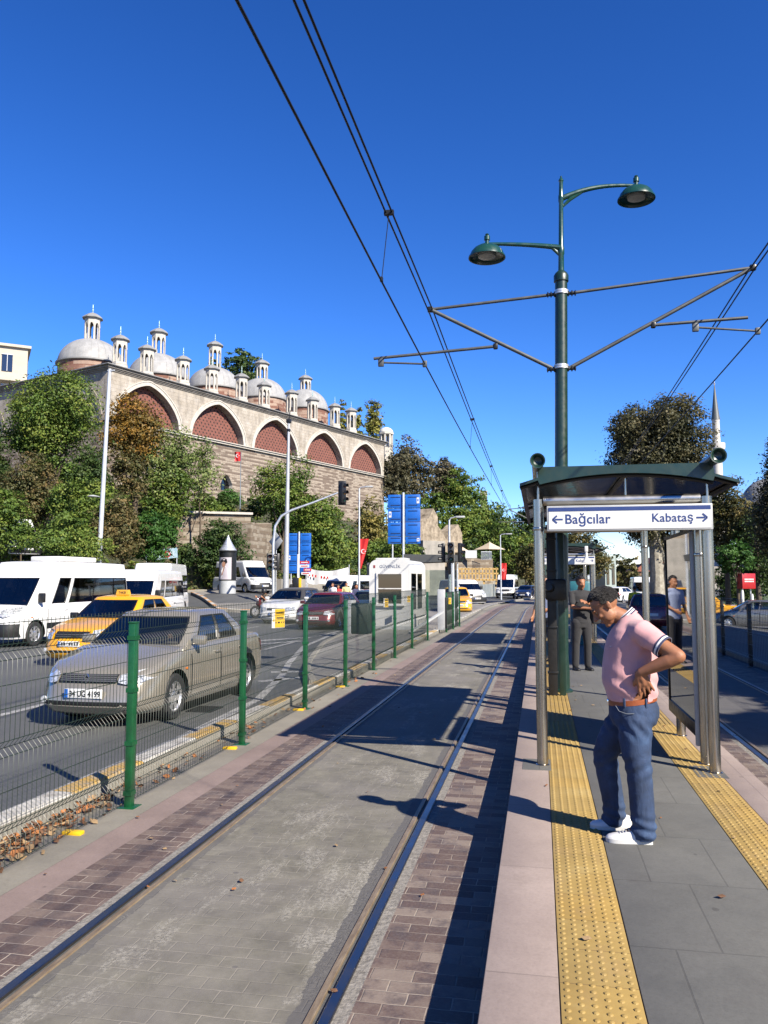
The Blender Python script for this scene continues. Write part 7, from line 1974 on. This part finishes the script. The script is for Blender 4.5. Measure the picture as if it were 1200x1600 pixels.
b = MB(); b.box((L_/2, 4.4, h_+.1), (L_+.3, 9.3, .2)); b.build('coping', TURRETS, t)
wallbox(392, 425, 812, 905, 71, 76, RUBBLE, 'terrace_wall', 'shaded return of the stone terrace wall behind bare shrubs', 3, rag=.15)
wallbox(600, 668, 880, 935, 74, 80, CONC, 'retaining_wall', 'low concrete retaining wall directly behind the guard booth', 2)
wallbox(661, 695, 845, 930, 84, 86, CONC, 'retaining_wall', 'tall weathered concrete wall between the booth and the black signals', 4)
wallbox(656, 684, 792, 872, 100, 103, OCHRE, 'ruined_wall', 'ochre ruined stone wall beside the large blue board', 2.5, rag=.38)
wallbox(684, 722, 808, 885, 104, 108, OCHRE, 'ruined_wall', 'crumbling lower piece of ochre ruin against the trees', 2, rag=.5)
pt(598, 832, 664, 884, 73, 'G', 'green hedge-like shrub over the low concrete wall behind the booth', ybase=884, **SH)
pt(650, 848, 700, 876, 98, 'D', 'dark shrub at the foot of the ochre ruin', ybase=880, **SH)
pt(664, 762, 700, 800, 104, 'G', 'green tuft growing on top of the ochre ruin', ybase=802, **SH)
wallbox(712, 770, 872, 935, 104, 108, RUBBLE, 'retaining_wall', 'rough stone wall under the umbrella terrace', 5, rag=.05)
wallbox(440, 560, 905, 925, 68, 84, CONC, 'retaining_wall', 'low pale wall along the pavement behind the pedestrians', .5)
wallbox(700, 800, 905, 935, 96, 118, CONC, 'retaining_wall', 'long low wall behind the yellow formwork', .6)
# yellow timber formwork
p = put(745, 935, 98, 0); t = thing('timber_formwork', 'yellow timber formwork on legs in front of the rough stone wall', 'formwork', p, YAW*.3); WOOD = M('yellow_timber', (.62, .40, .13), .7, 0, .15, 3)
z0, z1 = H(745, 906, 98).z-p.z, H(745, 889, 98).z-p.z
for z in (z0, (z0+z1)/2+.1, z1):
    b = MB(); b.box((.2, 0, z), (4.9, .3, .18)); b.build('beam', WOOD, t)
for k in range(12):
    b = MB(); b.box((-2.2+k*.42, -.05, (z0+z1)/2), (.14, .2, z1-z0+.3)); b.build('plank', WOOD, t)
for x in (-.2, .9, 2.4):
    b = MB(); b.box((x, .1, z0/2), (.22, .22, z0)); b.build('leg', WOOD, t)
# hoarding
a_, c_ = put(735, 935, 86, 0), put(800, 935, 110, 0); zt_ = H(760, 913, 92).z; d = c_-a_; t = thing('hoarding', 'grey corrugated metal hoarding beside the distant road', 'hoarding', a_, math.atan2(d.y, d.x))
b = MB(); n = 120; b.grid([[Vector((d.length*i/n, .04*(i % 2), z)) for i in range(n+1)] for z in (0, zt_)]); b.grid([[Vector((d.length*i/n, .05+.04*(i % 2), z)) for i in range(n+1)] for z in (0, zt_)]); b.build('sheet', M('corrugated_sheet', (.33, .37, .38), .4, .6, .15, 1), t, smooth=False, recalc=False)
# terrace with parasols
for i, (px, py, wpx) in enumerate([(718, 858, 32), (765, 853, 38)]):
    p = H(px, py, 108); t = thing('parasol', ['left pale parasol on the cafe terrace below the trees', 'right pale parasol on the cafe terrace below the trees'][i], 'parasol', (p.x, p.y, p.z-2.4), 0, 'parasols on the terrace')
    w_ = wpx*108/1244/2; b = MB(); b.lathe([(w_*1.3, 1.9), (w_*.6, 2.4), (.05, 2.9)], (0, 0, 0), 4); b.build('canopy', M('parasol_cream', (.62, .52, .38), .8), t, smooth=False); b = MB(); b.cyl((0, 0, 0), (0, 0, 3), .05, n=8); b.build('pole', WHITEP, t)
p = H(736, 866, 104); b = MB(); b.box(p, (1.5, .1, 1.0)); tag(b.build('sign_board', SIGNW), 'blank white board on the terrace railing', 'board')
a_, c_ = H(752, 868, 104.5), H(768, 868, 105); b = MB()
for k in range(12): q = a_.lerp(c_, k/11); b.cyl((q.x, q.y, q.z-.6), (q.x, q.y, q.z+.5), .03, n=5)
b.bar(a_+Vector((0, 0, .5)), c_+Vector((0, 0, .5)), .06); tag(b.build('railing', GALV), 'thin metal railing on the terrace beside the blank white board', 'railing')
# fence railing left of the parked van, dark wall
a_, c_ = put(262, 905, 62), put(335, 905, 66); d = c_-a_; t = thing('iron_railing', 'black iron railing behind the parked van and advertising column', 'railing', a_, math.atan2(d.y, d.x))
b = MB()
for k in range(int(d.length/.14)): b.cyl((k*.14, 0, .2), (k*.14, 0, 2.0), .012, n=4, caps=False)
for z in (.3, 1.9): b.bar((0, 0, z), (d.length, 0, z), .04)
b.build('bars', BLACKM, t, recalc=False)
# red sign box on the right, white bollards
p = put(1168, 960, 44, -.5); t = thing('advert_box', 'red advertising box on two legs beside the right-hand road', 'sign', p, R(35)); k = 44/1244
z0, z1 = H(1168, 920, 44).z-p.z, H(1168, 896, 44).z-p.z
b = MB(); b.box((0, 0, (z0+z1)/2), (1.0, .38, z1-z0), bev=.02); o = b.build('box', M('box_red', (.42, .012, .015), .4, 0, .1), t)
b = MB()
for i, (w_, zz) in enumerate([(.62, .62), (.72, .48)]):
    for q in range(7): b.box((-.3+q*.1, -.196, z0+(z1-z0)*zz), (.07, .008, .07))
b.build('lettering', SIGNW, o)
for x in (-.3, .3):
    b = MB(); b.cyl((x, 0, 0), (x, 0, z0), .035, n=8); b.build('leg', GALV, t)
for i, x in enumerate((1161, 1176)):
    p = put(x, 958, 43, -.5); b = MB(); h = H(x, 922 if i == 0 else 928, 43).z-p.z; b.lathe([(.17, 0), (.15, .12), (.09, .18), (.085, h*.9), (.06, h)], p, 14); tag(b.build('bollard', WHITEP), ['taller white bollard beneath the red advertising box', 'shorter pale bollard right beneath the red advertising box'][i], 'bollard')
b = MB(); ys_ = [18, 30, 45, 60, 90, 130]; b.grid([[(13.5+.02*y, y, gz(14, y)+.10), (40, y, gz(40, y)+.25)] for y in ys_]); structure(b.build('lawn', M('lawn', (.06, .10, .02), .95, 0, .4, 2, world=True, bump=.8, bscale=30)))
kerb([(13.5+.02*y, y) for y in range(18, 131, 8)], [KG], 1.0, .15, .12, z=None)
kerb([(4.75+cx(y), y) for y in range(0, 120, 6)], [KG], 1.0, .15, .12, z=0)
# minaret and mosque dome, far right
p = H(1122, 760, 210); t = thing('minaret', 'slender white minaret with dark pointed cap behind the right-hand trees', 'minaret', (p.x, p.y, 0))
def zz(y): return H(1122, y, 210).z
b = MB(); b.lathe([(2.0, 0), (1.6, 8), (1.25, zz(712)), (1.25, zz(706)), (2.0, zz(703)), (2.15, zz(700)), (2.15, zz(693)), (1.0, zz(692)), (.95, zz(658)), (1.1, zz(656))], (0, 0, 0), 20); b.build('shaft', M('minaret_stone', (.62, .60, .55), .8, 0, .1, .5), t, ang=30)
b = MB(); b.lathe([(1.15, zz(656)), (.9, zz(645)), (.12, zz(603)), (.05, zz(600))], (0, 0, 0), 20); b.build('cap', M('cap_lead', (.10, .115, .12), .5), t)
b = MB(); b.lathe([(.1, zz(602)), (.25, zz(599)), (.08, zz(597)), (.04, zz(592))], (0, 0, 0), 8); b.build('finial', CHROME, t)
p = H(1200, 795, 190); t = thing('mosque', 'pale grey mosque dome glimpsed behind the right-hand trees', 'mosque', (p.x, p.y, 0)); zt_ = H(1200, 748, 190).z; zb_ = H(1200, 800, 190).z
b = MB(); b.lathe([(6.5*math.cos(a), zb_+(zt_-zb_)*math.sin(a)) for a in [R(88)*i/12 for i in range(13)]], (0, 0, 0), 32); b.build('dome', LEADF, t); b = MB(); b.box((2, 0, zb_/2), (14, 16, zb_)); b.build('hall', CONC, t)
# distant buildings at the end of the street
def block(px0, px1, pyt, d, mat, label, roof=None, nw=5, dep=12):
    a, c = H(px0, pyt, d), H(px1, pyt, d); w_ = (c-a).length; t = thing('distant_building', label, 'building', ((a.x+c.x)/2, (a.y+c.y)/2, 0), YAW)
    h = a.z; b = MB(); b.box((0, dep/2, h/2), (w_, dep, h)); b.build('wall', mat, t)
    if roof: b = MB(); b.prism([(-w_/2-.4, h), (w_/2+.4, h), (w_/2-1.5, h+1.6), (-w_/2+1.5, h+1.6)], -.4, dep+.4, F3); b.build('roof', roof, t)
    nf = max(1, int(h/3.2))
    for f in range(nf):
        for k in range(nw):
            b = MB(); b.box((-w_/2+w_*(k+.5)/nw, -.02, (f+.55)*h/nf), (w_/nw*.45, .1, h/nf*.5)); b.build('window', DARKGLASS, t)
RT = M('red_tiles', (.32, .10, .06), .8, 0, .2, 2)
block(993, 1012, 893, 170, M('brown_render', (.25, .14, .10), .8), 'low building with reddish roof at the end of the street', RT, 5)
block(945, 962, 868, 95, M('green_grey_render', (.42, .50, .46), .8), 'narrow pale green building edge beyond the farther shelter', None, 2, 20)
block(1028, 1075, 880, 190, CREAM, 'cream building far behind the big plane tree', RT, 6)
block(1090, 1150, 885, 180, CONC, 'long grey building behind the hedge and red sign box', None, 12)
block(640, 700, 850, 260, CREAM, 'cream house far up the hill behind the trees', RT, 4)
for i, (px, w_) in enumerate([(753, 1.6), (758.5, 1.8)]):
    p = H(px, 790, 230); zt_ = H(px, 768, 230).z; b = MB(); b.box((p.x, p.y, zt_/2), (w_*.55, 1.2, zt_)); b.box((p.x, p.y, zt_), (w_*.7, 1.5, .3)); tag(b.build('chimney', CREAM), ['left', 'right'][i]+' pale chimney of the pair rising above the treeline', 'chimney', 'pair of pale chimneys')
# more traffic
def V_(px, d):
    p = H(px, 930, d); return (p.x, p.y)
def vcar(px, py, d, name, label, P, paint, rz, cat='car', z=None, grp=None, **k):
    p = put(px, py, d); return car(name, label, cat, p.x, p.y, rz, P, paint, grp, p.z if z is None else z, **k)
car('minibus', 'second white minibus with side windows behind the biggest one', 'minibus', *V_(226, 33), R(11), dict(VAN, H=2.35, L=5.4), WHITEV, 'white minibuses', 0)
car('minibus', 'tall white van behind the second minibus near the blue banner', 'minibus', *V_(248, 41), R(14), dict(SPRINTER, H=2.75), WHITEV, 'white minibuses', gz(*V_(248, 41)))
car('minibus', 'white minibus driving downhill to the right behind the advertising column', 'minibus', *(lambda p: (p.x, p.y))(put(380, 925, 60)), R(52), dict(VAN, H=2.45, L=5.8), WHITEV, 'white minibuses', .95)
car('minibus', 'white minibus facing the camera beyond the dark red car', 'minibus', *(lambda p: (p.x, p.y))(put(545, 930, 60)), R(-18), dict(VAN, H=2.3, L=5.0), WHITEV, 'white minibuses', .02)
car('minibus', 'white van partly hidden by leaves at the far left edge', 'minibus', *(lambda p: (p.x, p.y))(put(12, 880, 52)), R(60), dict(VAN, H=2.6), WHITEV, 'white minibuses', H(12, 866, 52).z-.3)
car('red_car', 'dark red hatchback beside the white car at the island tip', 'car', -8.35, 31.4, R(-3), HATCH, REDC, z=0)
car('white_car', 'white car with dark roof left of the dark red hatchback', 'car', -11.1, 35.2, R(-4), dict(SUV, roofm=BLACKC, H=1.55), WHITEV, z=0)
car('blue_car', 'slate blue car behind the dark red hatchback', 'car', *(lambda p: (p.x, p.y))(put(578, 940, 39)), R(0), SEDAN, BLUEC, z=0)
car('delivery_van', 'white delivery van seen past the black signals', 'van', *(lambda p: (p.x, p.y))(put(722, 935, 62)), R(35), dict(VAN, H=2.0, L=4.4, wheels=(-1.4, 1.3), ydeck=2.15, yroof1=2.0, ycowl=-1.5, yroof0=-.7, sidewin=[(4, 9)], seats=[-.3], doors=[(-.9, .1, 0)]), WHITEV, z=0)
car('taxi', 'small distant yellow taxi just right of the fence end', 'taxi', *(lambda p: (p.x, p.y))(put(712, 938, 47)), R(10), LOGAN, TAXIY, z=0)
car('minibus', 'distant white van with dark grille approaching beside the tracks', 'minibus', *(lambda p: (p.x, p.y))(put(793, 930, 88)), R(-4), dict(SPRINTER, H=2.6), WHITEV, 'white minibuses', 0)
car('navy_car', 'navy car right behind the distant approaching white van', 'car', *(lambda p: (p.x, p.y))(put(822, 934, 84)), R(-10), HATCH, DBLUEC, z=0)
car('silver_sedan', 'grey sedan side-on across the right-hand road', 'car', *(lambda p: (p.x, p.y))(put(1180, 955, 40)), R(-100), SEDAN, GREYC, z=-.52)
car('red_estate', 'dark red car seen from behind beyond the woman in yellow', 'car', *(lambda p: (p.x, p.y))(put(1012, 940, 33)), R(176), HATCH, REDC, z=-.05)
car('minibus', 'white minibus seen from behind far down the right-hand road', 'minibus', *(lambda p: (p.x, p.y))(put(1001, 925, 80)), R(178), dict(VAN), WHITEV, 'white minibuses', -.2)
car('white_hatchback', 'white car parked far down the right-hand road left of the white minibus', 'car', *(lambda p: (p.x, p.y))(put(970, 925, 75)), R(150), HATCH, WHITEV, z=-.1)
car('taxi', 'yellow taxi across the far track standing in for one reflected in the shelter glass', 'taxi', *(lambda p: (p.x, p.y))(put(1088, 945, 42)), R(-95), LOGAN, TAXIY, z=-.4)  # seen through the pane, it takes the place of a mirrored taxi
# motorbike and rider
p = put(415, 950, 41, .0); t = thing('motorbike', 'dark red motorbike with black top box ridden beside the white car', 'motorbike', p, R(-38))
for y in (-.62, .68):
    w_ = link('wheel', None, t); w_.location = (0, y, .3); b = MB(); Mx = Matrix.Rotation(PI/2, 3, 'Y')
    b.lathe([(.22, -.05), (.29, -.045), (.31, 0), (.29, .045), (.22, .05), (.21, 0)], (0, 0, 0), 24, Mx); b.build('tyre', RUBBER, w_); b = MB(); b.lathe([(.2, -.02), (.05, -.03), (.05, .03), (.2, .02)], (0, 0, 0), 16, Mx); b.build('rim', ALLOY, w_)
b = MB(); b.tube([(0, -.38, .95), (0, -.5, .6), (0, -.62, .3)], .035, 8); b.tube([(-.33, -.30, 1.05), (0, -.36, 1.0), (.33, -.30, 1.05)], .018, 8); b.build('fork_and_handlebar', BLACKM, t)
b = MB(); b.tube([(0, -.45, .78), (0, -.3, .6), (0, -.1, .38), (0, .25, .36), (0, .5, .55)], [.15, .16, .12, .14, .10], 12); b.box((0, -.42, .82), (.3, .12, .4), bev=.05); b.build('fairing', REDC, t)
b = MB(); b.tube([(0, -.02, .74), (0, .3, .76), (0, .62, .82)], [.09, .14, .10], 10); b.build('saddle', BLACK, t); b = MB(); b.box((0, .82, 1.0), (.42, .38, .34), bev=.06); b.build('top_box', BLACK, t)
b = MB(); b.lathe([(.02, .03), (.09, .02), (.1, 0), (.09, -.08)], (0, -.5, .92), 14, Matrix.Rotation(PI/2, 3, 'X')); b.build('headlight', HEADL, t)
figure('helmeted rider in brown jacket seated on the dark red motorbike', (p.x, p.y, p.z), R(-38), M('brown_jacket', (.12, .09, .06), .8), mk_cloth('light_jeans', (.3, .36, .42)), 1.74, 'ride', helmet=BLACK, arms=[((.26, -.16, 1.16), (.28, -.34, 1.30)), ((-.26, -.16, 1.16), (-.28, -.34, 1.30))])
# black fittings near the second shelter
p = put(893, 930, 26, .25); t = thing('ticket_machine', 'teal ticket machine by the farther shelter', 'machine', (1.0, 21.0, .25)); b = MB(); b.box((0, 0, .8), (.5, .4, 1.6), bev=.04); b.build('cabinet', M('teal_paint', (.03, .16, .19), .4), t); b = MB(); b.box((0, -.205, 1.15), (.3, .01, .3)); b.build('screen', DARKGLASS, t)
